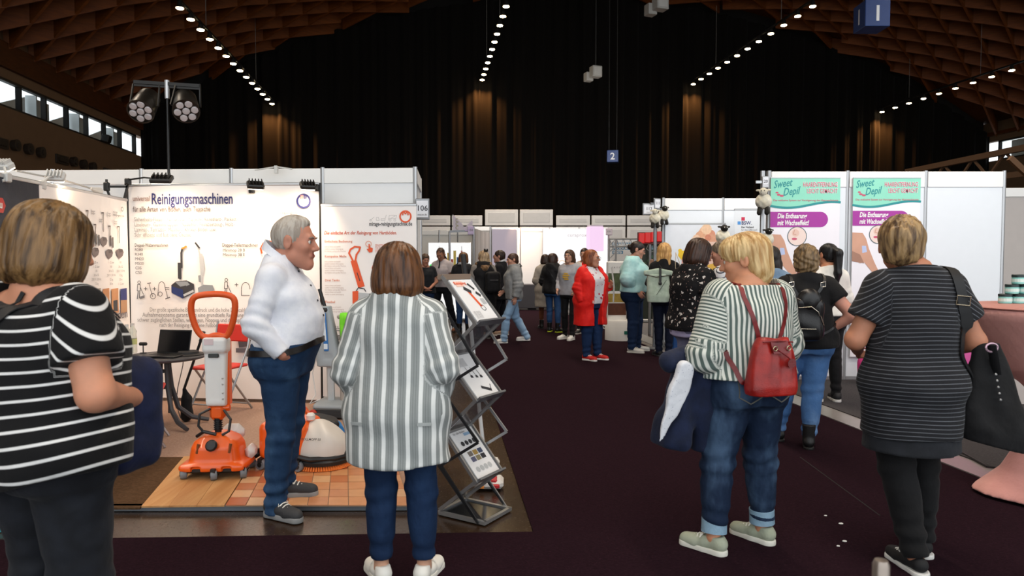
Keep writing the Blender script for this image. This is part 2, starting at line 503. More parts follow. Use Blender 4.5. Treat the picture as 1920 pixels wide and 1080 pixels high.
def shoe_mesh(style):
    """a shoe pointing +y, ankle over the origin"""
    if style in SHOES: return SHOES[style]
    kind, up, sole = style
    h = 0.0055
    def upper(p):
        d = sm(rc(p, (0, -.035, .052), (0, .045, .05), .035, .036), rc(p, (0, .045, .05), (0, .15, .035), .038, .034), .02)
        d = sm(d, rc(p, (.006, .10, .034), (.004, .165, .034), .034, .028), .02)
        if kind == 'boot': d = sm(d, rc(p, (0, -.012, .07), (0, -.012, .2), .047, .053), .03)
        elif kind == 'trainer': d = sm(d, rc(p, (0, -.035, .06), (0, -.02, .085), .038, .037), .02)
        top = .205 if kind == 'boot' else .092 if kind == 'trainer' else .08
        cut = p[:, 2] - (top - (p[:, 1] * .12 if kind != 'boot' else 0))
        d = np.maximum(d, cut)
        return np.maximum(d, .018 - p[:, 2])
    def solef(p):
        q = p.copy(); q[:, 2] = (q[:, 2] - .012) * .6
        d = sm(rc(q, (0, -.035, 0), (0, .05, 0), .041, .036), rc(q, (0, .05, 0), (.003, .158, 0), .038, .038), .02)
        t = .03 if kind == 'trainer' else .024
        d = np.maximum(d, np.maximum(p[:, 2] - t, -p[:, 2]))
        return np.maximum(d, np.abs(p[:, 2] - t / 2) - t / 2)
    v, q = nets(upper, (-.075, -.1, 0), (.075, .22, .24), h); v = relax(v, q, 1)
    u = npmesh('shoe', v, q, up)
    v, q = nets(solef, (-.075, -.1, -.012), (.075, .22, .05), h); s = npmesh('sole', v, q, sole)
    l = None
    if kind in ('trainer', 'plimsoll'):
        m = MB()
        for i in range(4):
            y = .062 + i * .019; z = .09 - i * .0075
            m.tube([(-.026, y, z - .012), (-.012, y + .004, z - .0005), (.012, y + .004, z - .0005), (.026, y, z - .012)], .0035, 6)
        m.tube([(0, .058, .086), (-.024, .052, .098), (-.034, .06, .082), (-.01, .06, .086)], .003, 6)
        m.tube([(0, .058, .086), (.024, .05, .096), (.036, .06, .078), (.01, .06, .086)], .003, 6)
        o = m.build('laces', mat('#e8e6df', .8)); l = o.data; bpy.data.objects.remove(o)
    SHOES[style] = (u, s, l)
    return SHOES[style]

class Person:
    def __init__(s, label, px, Y, ytop, yaw=0.0, head=(0, 0), arms=None, feet=None, fat=0.0, belly=0.0, wide=1.0, lean=0.0, skin='#c98f73',
                 h=0.009, limb=1.0, group=None, z0=0.0, H=None, hs=1.0, handn=None, curl=None, knee=None, headoff=(0, 0), leanx=0.0, shw=1.0, lip='#a8554d', hz=1.0):
        s.H = H or P(px, ytop, Y)[2] - z0
        s.k = s.H / 1.70
        x = P(px, HOR, Y)[0]
        s.root = thing('person', label, 'person', (x, Y, z0), R(yaw), group)
        s.h = h; s.skin = skin_mat(skin, lip); s.lean = lean; s.fat = fat; s.label = label; s.lx = leanx
        k = s.k
        rows = []
        for z, a, b, c in BASE:
            bell = math.exp(-((z - 1.06) / .15) ** 2); hip = math.exp(-((z - .88) / .12) ** 2); tor = 1 if z < 1.36 else .35
            f = 1 + fat * (.36 * tor + .42 * bell + .25 * hip)
            dc = lean * max(0, z - .95)
            rows.append((z * k, a * f * wide * k, (b * (1 + fat * .5 * tor + (fat * .45 + belly) * bell)) * k, (c + belly * .07 * bell) * k + dc * k, leanx * max(0, z - .95) * k))
        s.rows = rows; s.pr = prof(rows)
        L = lean
        ar = dict(HANG); ar.update(arms or {})
        sw = (.148 + fat * .03) * wide * shw
        def up(v): return A3(v[0] + leanx * max(0, v[2] - .95), v[1] + L * max(0, v[2] - .95), v[2]) * k
        s.S = {'L': up((-sw, -.012, 1.35)), 'R': up((sw, -.012, 1.35))}
        s.E = {q: up((ar[q][0][0] * .9, *ar[q][0][1:])) for q in 'LR'}; s.W = {q: up((ar[q][1][0] * .93, *ar[q][1][1:])) for q in 'LR'}
        s.handdir = {q: (ar[q][2] if len(ar[q]) > 2 else None) for q in 'LR'}
        ft = dict(L=(-.095, 0.0, 8), R=(.095, 0.0, -8)); ft.update(feet or {})
        kn = knee or {}
        hw = .088 * wide * (1 + fat * .25)
        s.hip = {'L': A3(-hw, 0, .87) * k, 'R': A3(hw, 0, .87) * k}
        s.ank = {q: A3(ft[q][0], ft[q][1], .085 + (ft[q][3] if len(ft[q]) > 3 else 0)) * k for q in 'LR'}
        s.fyaw = {q: ft[q][2] for q in 'LR'}
        s.kn = {q: (A3(*kn[q]) * k if q in kn else (s.hip[q] + (s.ank[q] - s.hip[q]) * .51 + A3(0, .018, 0) * k)) for q in 'LR'}
        s.nb = up((0, -.02, 1.425)); s.hb = up((headoff[0] * .6, .005 + headoff[1] * .6, 1.51))
        s.hz = hz; s.hc = up((headoff[0], .028 + headoff[1], 1.70 - .122 * 1.05 * hs * hz)); s.hs = k * hs * 1.05
        yw, pt = R(head[0]), R(head[1])
        s.HR = np.array(Matrix.Rotation(yw, 3, 'Z') @ Matrix.Rotation(pt, 3, 'X'), F)   # pitch<0 looks down
        s.HM = Matrix.LocRotScale(Vector(s.hc.tolist()), Matrix(s.HR.tolist()).to_quaternion(), (s.hs, s.hs, s.hs * s.hz))
        s.limb = limb * (1 + fat * .2); s.sg = 1 + .45 * (s.limb - 1); s.handn = handn or {}; s.curl = curl or {}
        s.tops = []
        s._body()
    # -------- skin
    def headf(s, p):
        q = ((p - s.hc) @ s.HR) / s.hs * A3(1, 1, 1 / s.hz)
        e = ell
        d = ell(q, (0, -.016, .03), (.074, .096, .084))
        d = sm(d, ell(q, (0, .03, -.035), (.058, .06, .078)), .03)
        d = sm(d, rc(q, (-.044, .0, -.062), (0, .066, -.096), .022, .022), .025)
        d = sm(d, rc(q, (.044, .0, -.062), (0, .066, -.096), .022, .022), .025)
        d = sm(d, rc(q, (-.034, .079, .024), (.034, .079, .024), .011, .011), .02)
        d = sm(d, ell(q, (-.04, .058, -.018), (.024, .026, .022)), .02); d = sm(d, ell(q, (.04, .058, -.018), (.024, .026, .022)), .02)
        d = smx(d, -ell(q, (-.031, .101, .004), (.017, .016, .011)), .012); d = smx(d, -ell(q, (.031, .101, .004), (.017, .016, .011)), .012)
        d = sm(d, rc(q, (0, .086, .014), (0, .11, -.024), .0075, .0115), .012)
        d = sm(d, rc(q, (-.010, .096, -.03), (.010, .096, -.03), .0075, .0075), .008)
        d = sm(d, rc(q, (-.019, .086, -.058), (.019, .086, -.058), .0085, .0085), .008)
        d = smx(d, -rc(q, (-.02, .1, -.0575), (.02, .1, -.0575), .0028, .0028), .004)
        for sg in (-1, 1):
            ear = ell(q, (sg * .079, -.012, -.002), (.011, .021, .033)); ear = smx(ear, -ell(q, (sg * .09, -.006, 0), (.008, .011, .02)), .006)
            d = sm(d, ear, .008)
        return d * s.hs
    def handf(s, p, q):
        W, E = s.W[q], s.E[q]; k = s.k * .98
        d = s.handdir[q]
        d = A3(*d) if d is not None else (W - E)
        d = d / np.linalg.norm(d)
        n = s.handn.get(q); sg = -1 if q == 'L' else 1
        n = A3(*n) if n is not None else A3(-sg, 0, 0)
        n = n - d * float(n @ d)
        if np.linalg.norm(n) < .2: n = A3(0, -1, 0) - d * float(A3(0, -1, 0) @ d)
        n = n / np.linalg.norm(n); l = np.cross(d, n)
        if (l[1] if abs(l[1]) > .35 else l[2]) < 0: l = -l
        cu = s.curl.get(q, .5)
        out = None; fing = None
        for off, fl in ((.027, .072), (.009, .08), (-.009, .074), (-.025, .058)):
            a = W + l * off * .55 * k; kn = W + (d * .088 + l * off) * k
            g = rc(p, a, kn, .0155 * k, .0115 * k); out = g if out is None else sm(out, g, .014)
            pt = kn; c1 = 0
            for i, (fr, rr) in enumerate(((.45, .0098), (.3, .0088), (.25, .0076))):
                c1 += cu * (.55, .75, .55)[i]
                dd = d * math.cos(c1) + n * math.sin(c1)
                nx = pt + dd * fl * fr * k
                g = rc(p, pt, nx, rr * k, (rr - .0012) * k); fing = g if fing is None else np.minimum(fing, g)
                pt = nx
        t0 = W + (d * .02 + l * .016) * k; t1 = W + (d * .052 + l * .046 + n * .012) * k; t2 = t1 + (d * .032 + l * .008 + n * (.008 + .012 * cu)) * k; t3 = t2 + (d * .024 - l * .004 + n * .012 * cu) * k
        th = sm(rc(p, t0, t1, .014 * k, .0115 * k), rc(p, t1, t2, .0112 * k, .0098 * k), .006); th = sm(th, rc(p, t2, t3, .0098 * k, .0085 * k), .004)
        out = sm(out, fing, .007); out = sm(out, th, .009)
        return sm(out, rc(p, W, W + d * .02 * k, .023 * k, .02 * k), .015)
    def bodyf(s, p):
        k = s.k; g = s.limb
        d = loft(p, s.pr, 2.2, -.014 * k)
        d = np.where(p[:, 2] < 1.28 * k, d + .02 * k, d)
        d = sm(d, rc(p, s.nb, s.hb, .057 * k, .051 * k), .05 * k)
        for q in 'LR':
            d = sm(d, rc(p, s.nb, s.S[q], .05 * k, .05 * k), .05 * k)
            a = rc(p, s.S[q], s.E[q], .052 * k * g, .04 * k * g); a = sm(a, rc(p, s.E[q], s.W[q], .041 * k * g, .0265 * k * (1 + .4 * (g - 1))), .02)
            d = sm(d, a, .025)
            l = sm(rc(p, s.hip[q], s.kn[q], .06 * k, .042 * k), rc(p, s.kn[q], s.ank[q], .042 * k, .036 * k), .02)
            d = sm(d, sm(l, rc(p, s.ank[q], s.ank[q] - A3(0, 0, .03) * k, .036 * k, .034 * k), .01), .02)
            m = ln(p - s.W[q]) < .26 * k
            hd = ln(p - s.W[q]) - .2 * k
            if m.any():
                hd = hd.copy(); hd[m] = s.handf(p[m], q)
                d = np.where(m, sm(d, hd, .012), d)
        hd = ln(p - s.hc) - .15 * k; m = ln(p - s.hc) < .24 * k
        if m.any():
            hd = hd.copy(); hd[m] = s.headf(p[m])
        return sm(d, hd, .022 * k)
    def bounds(s, pad=.12, zlo=0.0):
        pts = np.stack(list(s.S.values()) + list(s.E.values()) + list(s.W.values()) + list(s.ank.values()) + list(s.kn.values()) + [s.hc])
        r = np.array(s.rows)
        lo = np.minimum(pts.min(0), [-(r[:, 1].max()), (r[:, 3] - r[:, 2]).min(), zlo]) - pad
        hi = np.maximum(pts.max(0), [r[:, 1].max(), (r[:, 3] + r[:, 2]).max(), s.H]) + pad
        lo[2] = max(lo[2], zlo - .02)
        return lo, hi
    def _body(s):
        lo, hi = s.bounds(.2, .02); hi[2] = s.H + .05
        def lipw(v):
            q = ((v - s.hc) @ s.HR) / s.hs
            w = np.exp(-((q[:, 0] / .02) ** 2 + ((q[:, 2] + .058) / .0085) ** 2)) * (q[:, 1] > .07)
            return np.clip(w * 1.3, 0, 1)
        s.body = sdf_obj('body', s.bodyf, lo, hi, s.h, s.skin, s.root, {'lip': lipw})
    def part(s, name, b, m, smooth=True, head=False, parent=None):
        o = b.build(name, m, parent or s.root, smooth)
        if head: o.matrix_local = s.HM
        return o
    def face(s, brow='#5a4030', iris='#3a2a20', glasses=None):
        for sg in (-1, 1):
            b = mb(); b.ball((sg * .031, .0772, .004), .0115, 12, 8)
            e = s.part('eye', b, mat('#cdc2b8', .25), head=True)
            b = mb(); b.ball((sg * .031, .0849, .004), (.0066, .0045, .0066), 10, 6); s.part('iris', b, mat(iris, .2), parent=e)
            b = mb(); b.tube([(sg * .016, .097, .021), (sg * .032, .0955, .0265), (sg * .047, .082, .022)], [.0028, .0036, .002], 6)
            s.part('eyebrow', b, mat(brow, .8), head=True)
        if glasses:
            b = mb()
            for sg in (-1, 1):
                b.tube([(sg * .033 + .021 * math.cos(t), .107 - abs(.01 * math.cos(t)) * .3, .002 + .016 * math.sin(t)) for t in np.linspace(0, 2 * math.pi, 17)[:-1]], .0017, 6, closed=True)
                b.tube([(sg * .054, .104, .006), (sg * .078, .05, .006), (sg * .082, -.01, .004)], .0015, 6)
            b.tube([(-.012, .11, .004), (0, .112, .006), (.012, .11, .004)], .0015, 6)
            s.part('glasses', b, mat(glasses, .3), head=True)
    # -------- hair
    def hair(s, style, c, c2, h=None, length=.3, vol=1.0, name='hair', fs=1.0):
        h = (h or s.h) / s.hs * .8
        st = style
        faceb = {'short': ((0, .105, -.045), (.068, .085, .098)), 'bob': ((0, .125, -.04), (.066, .085, .105)), 'fringe': ((0, .135, -.055), (.064, .09, .085))}
        def strands(q, amp, fr=1.0):
            th = np.arctan2(q[:, 0], -q[:, 1] + .02)
            return amp * (np.sin(23 * fr * th + 5 * np.sin(9 * q[:, 2] + 2) + 3 * np.sin(4 * th)) * .6 + np.sin(41 * fr * th + 14 * q[:, 2]) * .4)
        def f(q):
            cap = ell(q, (0, -.022, .034), (.084 * vol, .106 * vol, .092 * vol))
            fc = ell(q, *faceb['short'])
            if st == 'short':
                d = sm(cap, ell(q, (0, -.05, -.02), (.074, .07, .075)), .02)
                fc = sm(fc, ell(q, (0, .03, -.06), (.1, .05, .075)), .01)
                d = np.maximum(d, -q[:, 2] - .058 + q[:, 1] * .3)
                d += strands(q, .003) + .004 * np.sin(70 * q[:, 0] + 4 * np.sin(50 * q[:, 1])) * np.sin(60 * q[:, 1] + 40 * q[:, 2])
            elif st == 'crop':   # thin short hair with a high forehead
                cap = ell(q, (0, -.024, .03), (.079, .1, .088)); d = cap
                fc = sm(ell(q, (0, .113, -.0), (.074, .08, .1)), ell(q, (0, .022, -.062), (.1, .055, .066)), .015); d = sm(d, ell(q, (0, .0, .088), (.05, .068, .036)), .02)
                d = np.maximum(d, -q[:, 2] - .06 + q[:, 1] * .4); d += strands(q, .0015)
            elif st == 'bald':
                d = ell(q, (0, -.03, .0), (.08, .096, .06)); fc = ell(q, (0, .08, 0), (.1, .1, .12)); d = np.maximum(d, q[:, 2] - .04)
            elif st == 'shag':
                d = sm(cap, ell(q, (0, -.05, -.03), (.085 * vol, .075 * vol, .085)), .03)
                d = np.maximum(d, -q[:, 2] - .095 + q[:, 1] * .5)
                fc = sm(fc, ell(q, (0, .03, -.075), (.1, .045, .06)), .01)
                d += .006 * np.sin(60 * q[:, 0] + 3 * np.sin(40 * q[:, 2])) * np.sin(55 * q[:, 2] + 3 * np.sin(33 * q[:, 1])) + strands(q, .003)
            elif st == 'pixie':  # fuller blond cut with a long nape and a side parting
                d = sm(ell(q, (0, -.018, .038), (.092 * vol, .112 * vol, .094 * vol)), ell(q, (0, -.062, -.04), (.078, .06, .085)), .03)
                d = sm(d, ell(q, (0, .05, .055), (.078, .055, .055)), .03)
                fc = sm(ell(q, (0, .125, -.055), (.084, .088, .1)), ell(q, (0, .022, -.06), (.12, .046, .07)), .012)
                d = np.maximum(d, -q[:, 2] - .115 + q[:, 1] * .3); d += strands(q, .0035)
            else:
                if st in ('bob', 'fringe'):
                    bl = rbox(q, (0, -.03, -.045), (.205 * vol, .195 * vol, .19), .085)
                    d = sm(ell(q, (0, -.024, .034), (.092 * vol, .11 * vol, .094 * vol)), bl, .03)
                    d = np.maximum(d, -q[:, 2] - .118 - .012 * np.sin(9 * q[:, 0] + 1))
                    nk = ell(q, (0, -.02, -.15), (.062, .075, .05)); d = smx(d, -nk, .02)
                    fc = ell(q, (0, faceb[st][0][1] - (fs - 1) * .16, faceb[st][0][2]), tuple(np.array(faceb[st][1]) * fs))
                elif st == 'long':
                    bl = rbox(q, (0, -.045, -.03), (.185 * vol, .16 * vol, .2), .075)
                    d = sm(ell(q, (0, -.024, .034), (.09 * vol, .11 * vol, .093 * vol)), bl, .03)
                    y1 = -.11
                    for x0 in (-.06, -.02, .02, .06):
                        d = sm(d, rc(q, (x0, -.07, -.06), (x0 * 1.35, y1, -length), .042, .02), .03)
                    fc = ell(q, *faceb['bob'])
                elif st in ('ponytail', 'bun', 'side'):
                    d = ell(q, (0, -.022, .034), (.081, .104, .09)); d = sm(d, ell(q, (0, -.06, -.02), (.07, .05, .06)), .02)
                    fc = sm(fc, ell(q, (0, .03, -.07), (.1, .05, .07)), .01)
                    if st == 'ponytail':
                        d = sm(d, rc(q, (0, -.1, .06), (0, -.16, .02), .028, .04), .015); d = sm(d, rc(q, (0, -.16, .02), (0, -.15, -length * .5), .042, .04), .02); d = sm(d, rc(q, (0, -.15, -length * .5), (0, -.13, -length), .04, .012), .02)
                    elif st == 'side':
                        d = sm(d, rc(q, (.0, -.09, -.04), (.05, -.03, -.14), .035, .034), .02); d = sm(d, rc(q, (.05, -.03, -.14), (.085, .045, -length), .036, .018), .02)
                    else: d = sm(d, ell(q, (0, -.125, .01), (.042, .038, .042)), .012)
                d += strands(q, .0028, .9)
            return smx(d, -fc, .012)
        low = -(length + .06) if st in ('long', 'ponytail', 'side') else -.2
        v, q = nets(f, (-.16, -.26, low), (.16, .17, .19), h); v = relax(v, q, 1)
        o = link(name, npmesh(name, v, q, hair_mat(c, c2)), s.root); o.matrix_local = s.HM
        s.hairf = f
        return o
    # -------- clothes
    def armf(s, p, q, t_end, r0, r1, r2, amp, cutk=1.0):
        """sleeve to t_end (1 = elbow, 2 = wrist)"""
        S, E, W = s.S[q], s.E[q], s.W[q]
        if t_end <= 1:
            e = S + (E - S) * t_end; d = rc(p, S, e, r0, r1); dr = E - S; end = e
        else:
            e = E + (W - E) * (t_end - 1); d = sm(rc(p, S, E, r0, r1), rc(p, E, e, r1, r2), .03); dr = W - E; end = e
        dr = dr / np.linalg.norm(dr)
        pl = (p - end) @ dr
        if t_end > 1:   # only cut near the cuff
            pl = np.where(ln(p - end) < r2 * 3.2, pl, -1)
        if amp:
            el = np.exp(-(ln(p - E) / (.12 * s.k)) ** 2)
            d = d + folds(p, amp * .5, 1.3) + amp * el * np.sin(95 * ((p - S) @ ((E - S) / np.linalg.norm(E - S))) + 14 * p[:, 0] + 9 * p[:, 1])
        return np.maximum(d, pl.astype(F))
    def top(s, name, m, hem=.85, ease=.012, hemease=.02, chest=0.0, sleeve=2.0, sr=(.068, .056, .04), neck=(1.44, .35, .12), amp=.004, pat=None,
            open=None, sides='LR', hemwave=.004, body=None, h=None, collar=None, waist=None, hemtilt=0.0, seed=0.0, extra=None):
        """neck: height at the back of the neck, forward slope; the cloth above that plane is cut away"""
        k = s.k; e = (ease + .002) * k
        rows = []
        src = np.array(s.rows)
        zs = sorted(set([hem * k - .02] + [r[0] for r in s.rows if r[0] > hem * k] + ([waist[0] * k] if waist else [])))
        for z in zs:
            a = np.interp(z, src[:, 0], src[:, 1]); b = np.interp(z, src[:, 0], src[:, 2]); c = np.interp(z, src[:, 0], src[:, 3]); cx = np.interp(z, src[:, 0], src[:, 4])
            if z < .8 * k: a = src[0, 1]; b = src[0, 2]; c = src[0, 3]
            t = np.clip((1.2 * k - z) / ((1.2 - hem) * k + 1e-6), 0, 1)
            ex = e + (hemease - ease) * k * t + chest * k * math.exp(-((z / k - 1.24) / .12) ** 2)
            if waist: ex += waist[1] * k * math.exp(-((z / k - waist[0]) / .05) ** 2)
            rows.append((z, a + ex, b + ex, c, cx))
        pr = prof(rows)
        zc = lambda p: hem * k + hemtilt * p[:, 0] + hemwave * np.sin(14 * p[:, 0] + 11 * p[:, 1] + seed)
        def f(p):
            d = loft(p, pr, 2.3)
            for q in 'LR':
                d = sm(d, rc(p, s.nb - A3(0, 0, .012) * k, s.S[q], .056 * k + e, sr[0] * k * .95), .05 * k)
            if chest:
                for sg in (-1, 1): d = sm(d, ell(p, (sg * .075 * k, s.pr[3][60] + (.085 + s.fat * .06) * k, 1.225 * k), (.085 * k, .075 * k, .08 * k)), .06 * k)
            if amp: d = d + folds(p, amp, 1.0, seed)
            d = smx(d, (zc(p) - p[:, 2]).astype(F), .004)
            if sleeve:
                g = s.sg
                for q in sides:
                    kk = (.008 + .03 * np.clip(1 - ln(p - s.S[q]) / (.2 * k), 0, 1)).astype(F) * k
                    d = sm(d, s.armf(p, q, sleeve, sr[0] * k * g, sr[1] * k * g, sr[2] * k * g, amp), kk)
            if neck:
                cx = s.nb[1]
                pl = (p[:, 2] - neck[0] * k) + (p[:, 1] - cx) * neck[1]
                rr = np.sqrt((p[:, 0] - s.nb[0]) ** 2 + (p[:, 1] - cx) ** 2)
                d = smx(d, np.minimum(pl, neck[2] * k - rr).astype(F), .006)
            if open: d = np.maximum(d, -np.maximum(np.maximum(np.abs(p[:, 0] - open[1]) - (open[0] + (open[2] if len(open) > 2 else 0) * (p[:, 2] - hem * k)), .02 - p[:, 1]), -1))
            if extra: d = extra(p, d)
            return d
        lo, hi = s.bounds(.13, hem * k - .03); hi[2] = min(hi[2], 1.56 * k)
        if sleeve > 1: lo[2] = min(lo[2], min(s.W[q][2] for q in 'LR') - .08)
        at = {'pat': pat} if pat else None
        o = sdf_obj(name, f, lo, hi, h or s.h * 1.12, m, s.root, at)
        s.tops.append(f)
        return o
    def trousers(s, m, hem=.06, r=(.092, .062, .052), waist=1.0, amp=.004, name='trousers', seat=.5, pat=None, ease=.008, h=None, stack=.006):
        k = s.k; src = np.array(s.rows); g = 1 + s.fat * .5
        zs = [z for z in (.80, .84, .88, .95, 1.0, 1.04) if z < waist] + [waist]
        pr = prof([(z * k,) + tuple(np.interp(z * k, src[:, 0], src[:, i]) + (ease * k if i < 3 else 0) for i in (1, 2, 3, 4)) for z in zs])
        def f(p):
            d = loft(p, pr, 2.3)
            for q, sg in (('L', -1), ('R', 1)):
                A, K, H_ = s.ank[q], s.kn[q], s.hip[q]
                dr = (A - K) / np.linalg.norm(A - K)
                end = A + dr * (.085 - hem) * k
                l = sm(rc(p, H_ - A3(sg * .0, 0, .02) * k, K, r[0] * k * g, r[1] * k * (1 + s.fat * .25)), rc(p, K, end, r[1] * k * (1 + s.fat * .25), r[2] * k), .03)
                cal = rc(p, K + (A - K) * .25 + A3(0, -.012, 0) * k, K + (A - K) * .5 + A3(0, -.01, 0) * k, r[1] * k * .98, r[1] * k * .85); l = sm(l, cal, .03)
                if amp:
                    t = (p - K) @ dr
                    l = l + amp * (np.exp(-(t / (.09 * k)) ** 2) * np.sin(75 * t + 16 * p[:, 0] + 10 * p[:, 1]) * .8) + stack * np.exp(-((t - np.linalg.norm(A - K) * .86) / (.1 * k)) ** 2) * np.sin(80 * t + 12 * p[:, 1] - 9 * p[:, 0]) + folds(p, amp * .55, 1.2, sg)
                    tt = (p - H_) @ dr
                    l = l + amp * np.exp(-((tt - .06 * k) / (.08 * k)) ** 2) * np.sin(60 * tt + 35 * p[:, 0] * sg)
                pl = np.where(ln(p - end) < r[2] * k * 3, (p - end) @ dr, -1).astype(F)
                l = np.maximum(l, pl)
                d = sm(d, l, .03 * k)
                d = sm(d, ell(p, (sg * .075 * k * g, (-.055 - s.fat * .05) * k, .87 * k), (.085 * k * g, .08 * k * g, .09 * k)), .05 * k)
            # the cleft between the legs
            return np.maximum(d, (p[:, 2] - waist * k).astype(F))
        lo, hi = s.bounds(.08, 0.0); hi[2] = waist * k + .04
        x = max(abs(s.ank['L'][0]), abs(s.ank['R'][0])); r0 = np.array(s.rows)[:5]
        w = max(r0[:, 1].max() + .07, x + .12); lo[0], hi[0] = -w, w
        yy = [s.ank[q][1] for q in 'LR'] + [s.kn[q][1] for q in 'LR']
        lo[1], hi[1] = min(min(yy) - .12, -r0[:, 2].max() - .12), max(max(yy) + .12, r0[:, 2].max() + .1)
        s.legf = f
        return sdf_obj(name, f, lo, hi, h or s.h * 1.15, m, s.root, {'pat': pat} if pat else None)
    def cuffs(s, m, z0, z1, r):
        for q in 'LR':
            A, K = s.ank[q], s.kn[q]; dr = (A - K) / np.linalg.norm(A - K)
            p0 = A + dr * (.085 - z0) * s.k; p1 = A + dr * (.085 - z1) * s.k
            b = mb(); n = 28
            prof_ = [(r * .8, 0), (r, .0), (r * 1.015, .006), (r * 1.0, .5), (r * 1.02, .97), (r * .99, 1.0), (r * .8, 1.0)]
            zax = Vector((p1 - p0).tolist()); Lh = zax.length; M = zax.to_track_quat('Z', 'Y').to_matrix()
            b.lathe([(rr * s.k, t * Lh) for rr, t in prof_], p0.tolist(), n, M); s.part('cuff', b, m)
    def shoes(s, kind, up, sole):
        u, so, l = shoe_mesh((kind, up, sole))
        for q in 'LR':
            A = s.ank[q]
            o = link('shoe', u, s.root); k = s.k * 1.02
            o.location = (float(A[0]), float(A[1]), float(A[2] - .085 * s.k)); o.rotation_euler = (0, 0, R(s.fyaw[q])); o.scale = (k if q == 'R' else -k, k, k)
            link('sole', so, o)
            if l: link('laces', l, o)
    def outer(s, p):
        d = s.bodyf(p)
        for f in s.tops: d = np.minimum(d, f(p))
        if hasattr(s, 'legf'): d = np.minimum(d, s.legf(p))
        return d
    def strap(s, pts, w, m, name='strap', parent=None, th=.004, off=.004, n=28, f=None, sub=None, sc=1.0):
        """flat band laid over the clothes along pts (person-local)"""
        f = f or s.outer
        pts = np.array(pts, float); seg = np.r_[0, np.cumsum(np.linalg.norm(np.diff(pts, axis=0), axis=1))]
        t = np.linspace(0, seg[-1], n); q = np.stack([np.interp(t, seg, pts[:, i]) for i in range(3)], 1)
        for _ in range(2): q[1:-1] = q[1:-1] * .5 + (q[:-2] + q[2:]) * .25
        q = q.astype(F)
        def grad(p):
            e = .008; return np.stack([f(p + A3(*[e if j == i else 0 for j in range(3)])) - f(p - A3(*[e if j == i else 0 for j in range(3)])) for i in range(3)], 1)
        for it in range(5):
            d = f(q); g = grad(q); g /= np.maximum(ln(g), 1e-6)[:, None]
            q = q - g * (d - off)[:, None] * .8
            q[1:-1] = q[1:-1] * .6 + (q[:-2] + q[2:]) * .2
        d = f(q); g = grad(q); g /= np.maximum(ln(g), 1e-6)[:, None]; q = q - g * (np.minimum(d, off) - off)[:, None]
        if sub is not None: q = (q - A3(*sub)) / F(sc)
        return ribbon(q, g, w / sc, th / sc, m, name, parent or s.root)
def ribbon(q, g, w, th, m, name, parent):
    tan = np.gradient(q, axis=0); tan /= np.maximum(ln(tan.astype(F)), 1e-6)[:, None]
    sd = np.cross(tan, g); sd /= np.maximum(np.linalg.norm(sd, axis=1), 1e-6)[:, None]
    n = len(q); vs = []
    ws = np.broadcast_to(w, n) if np.ndim(w) < 1 else np.interp(np.linspace(0, 1, n), np.linspace(0, 1, len(w)), w)
    for i in range(n):
        for a, b in ((-1, 0), (1, 0), (1, 1), (-1, 1)): vs.append(q[i] + sd[i] * a * ws[i] / 2 + g[i] * b * th)
    b = mb()
    fs = [(0, 1, 2, 3), tuple((n - 1) * 4 + k for k in (3, 2, 1, 0))]
    for i in range(n - 1):
        for k in range(4):
            l = (k + 1) % 4; fs.append((i * 4 + k, i * 4 + 4 + k, i * 4 + 4 + l, i * 4 + l))
    b.add([tuple(map(float, v)) for v in vs], fs)
    return b.build(name, m, parent, True)
# ================================================================== THE HALL
A_END = 28.6; BL, BR = -10.9, 24.95; BC = (BL + BR) / 2
ARC_R = 33.2; ARC_C = 12.2 - ARC_R
def arcz(b): return math.sqrt(ARC_R ** 2 - (b - BC) ** 2) + ARC_C
A0 = -3.0

def floor_mat():
    t = NT('mastic asphalt floor'); t.set(rough=0.22, spec=0.5)
    n = t.noise(1.3, None, 5, .6); n2 = t.noise(60, None, 2)
    t.base(t.mixc(t.ramp(n, .3, .7), lin('#2b1d13'), lin('#3a2a1c')))
    t.put(t.b.inputs['Roughness'], t.math('ADD', t.math('MULTIPLY', n2, .2), .14)); t.bump(n2, .05, .002)
    return t.m
b = mb(); b.slab([hall(A0, BL - .3)[:2], hall(A0, BR + .3)[:2], hall(A_END + .6, BR + .3)[:2], hall(A_END + .6, BL - .3)[:2]], -.15, -.004)
tag(b.build('floor', floor_mat()), kind='structure')

def carpet_mat(c1, c2, c3, fleck=.5):
    t = NT('carpet'); t.set(rough=1.0, spec=0.02, sheen=0)
    n = t.noise(1.0, t.coord((95, 95, 95)), 2, .7); n2 = t.noise(1.0, t.coord((45, 130, 45), rot=(0, 0, HA)), 1); n3 = t.noise(2.2, None, 3)
    base = t.mixc(t.ramp(n2, .35, .65), lin(c1), lin(c2))
    t.base(t.mixc(t.math('MULTIPLY', t.ramp(n, .55, .72), fleck), t.mixc(t.math('MULTIPLY', n3, .35), base, lin(c2)), lin(c3)))
    t.bump(n, .6, .006)
    return t.m
CARP = carpet_mat('#1d1117', '#25161d', '#39222b')
# the purple carpet: the broad cross aisle in front and the long aisle running away
gl = G(1000, 998); glf = G(835, 514); gr = G(1480, 755); grf = G(832, 514)
def up_line(p, q, Y): t = (Y - p[1]) / (q[1] - p[1]); return (p[0] + (q[0] - p[0]) * t, Y)
q_l2 = G(917, 745); q_r2 = G(1920, 930)
YF = 21.0
L_far = up_line(gl, q_l2, YF); R_far = up_line(q_r2, gr, YF); R_near = up_line(gr, q_r2, 1.2)
c0 = G(0, 1013)
b = mb(); b.slab([(-5.5, .4), (3.3, .4), R_near, R_far, L_far, (gl[0], gl[1]), (c0[0], c0[1]), (-5.5, c0[1] + .01)], -.004, .004)
tag(b.build('carpet', CARP), 'dark purple flecked carpet along the aisle and across the front', 'carpet', kind='structure')
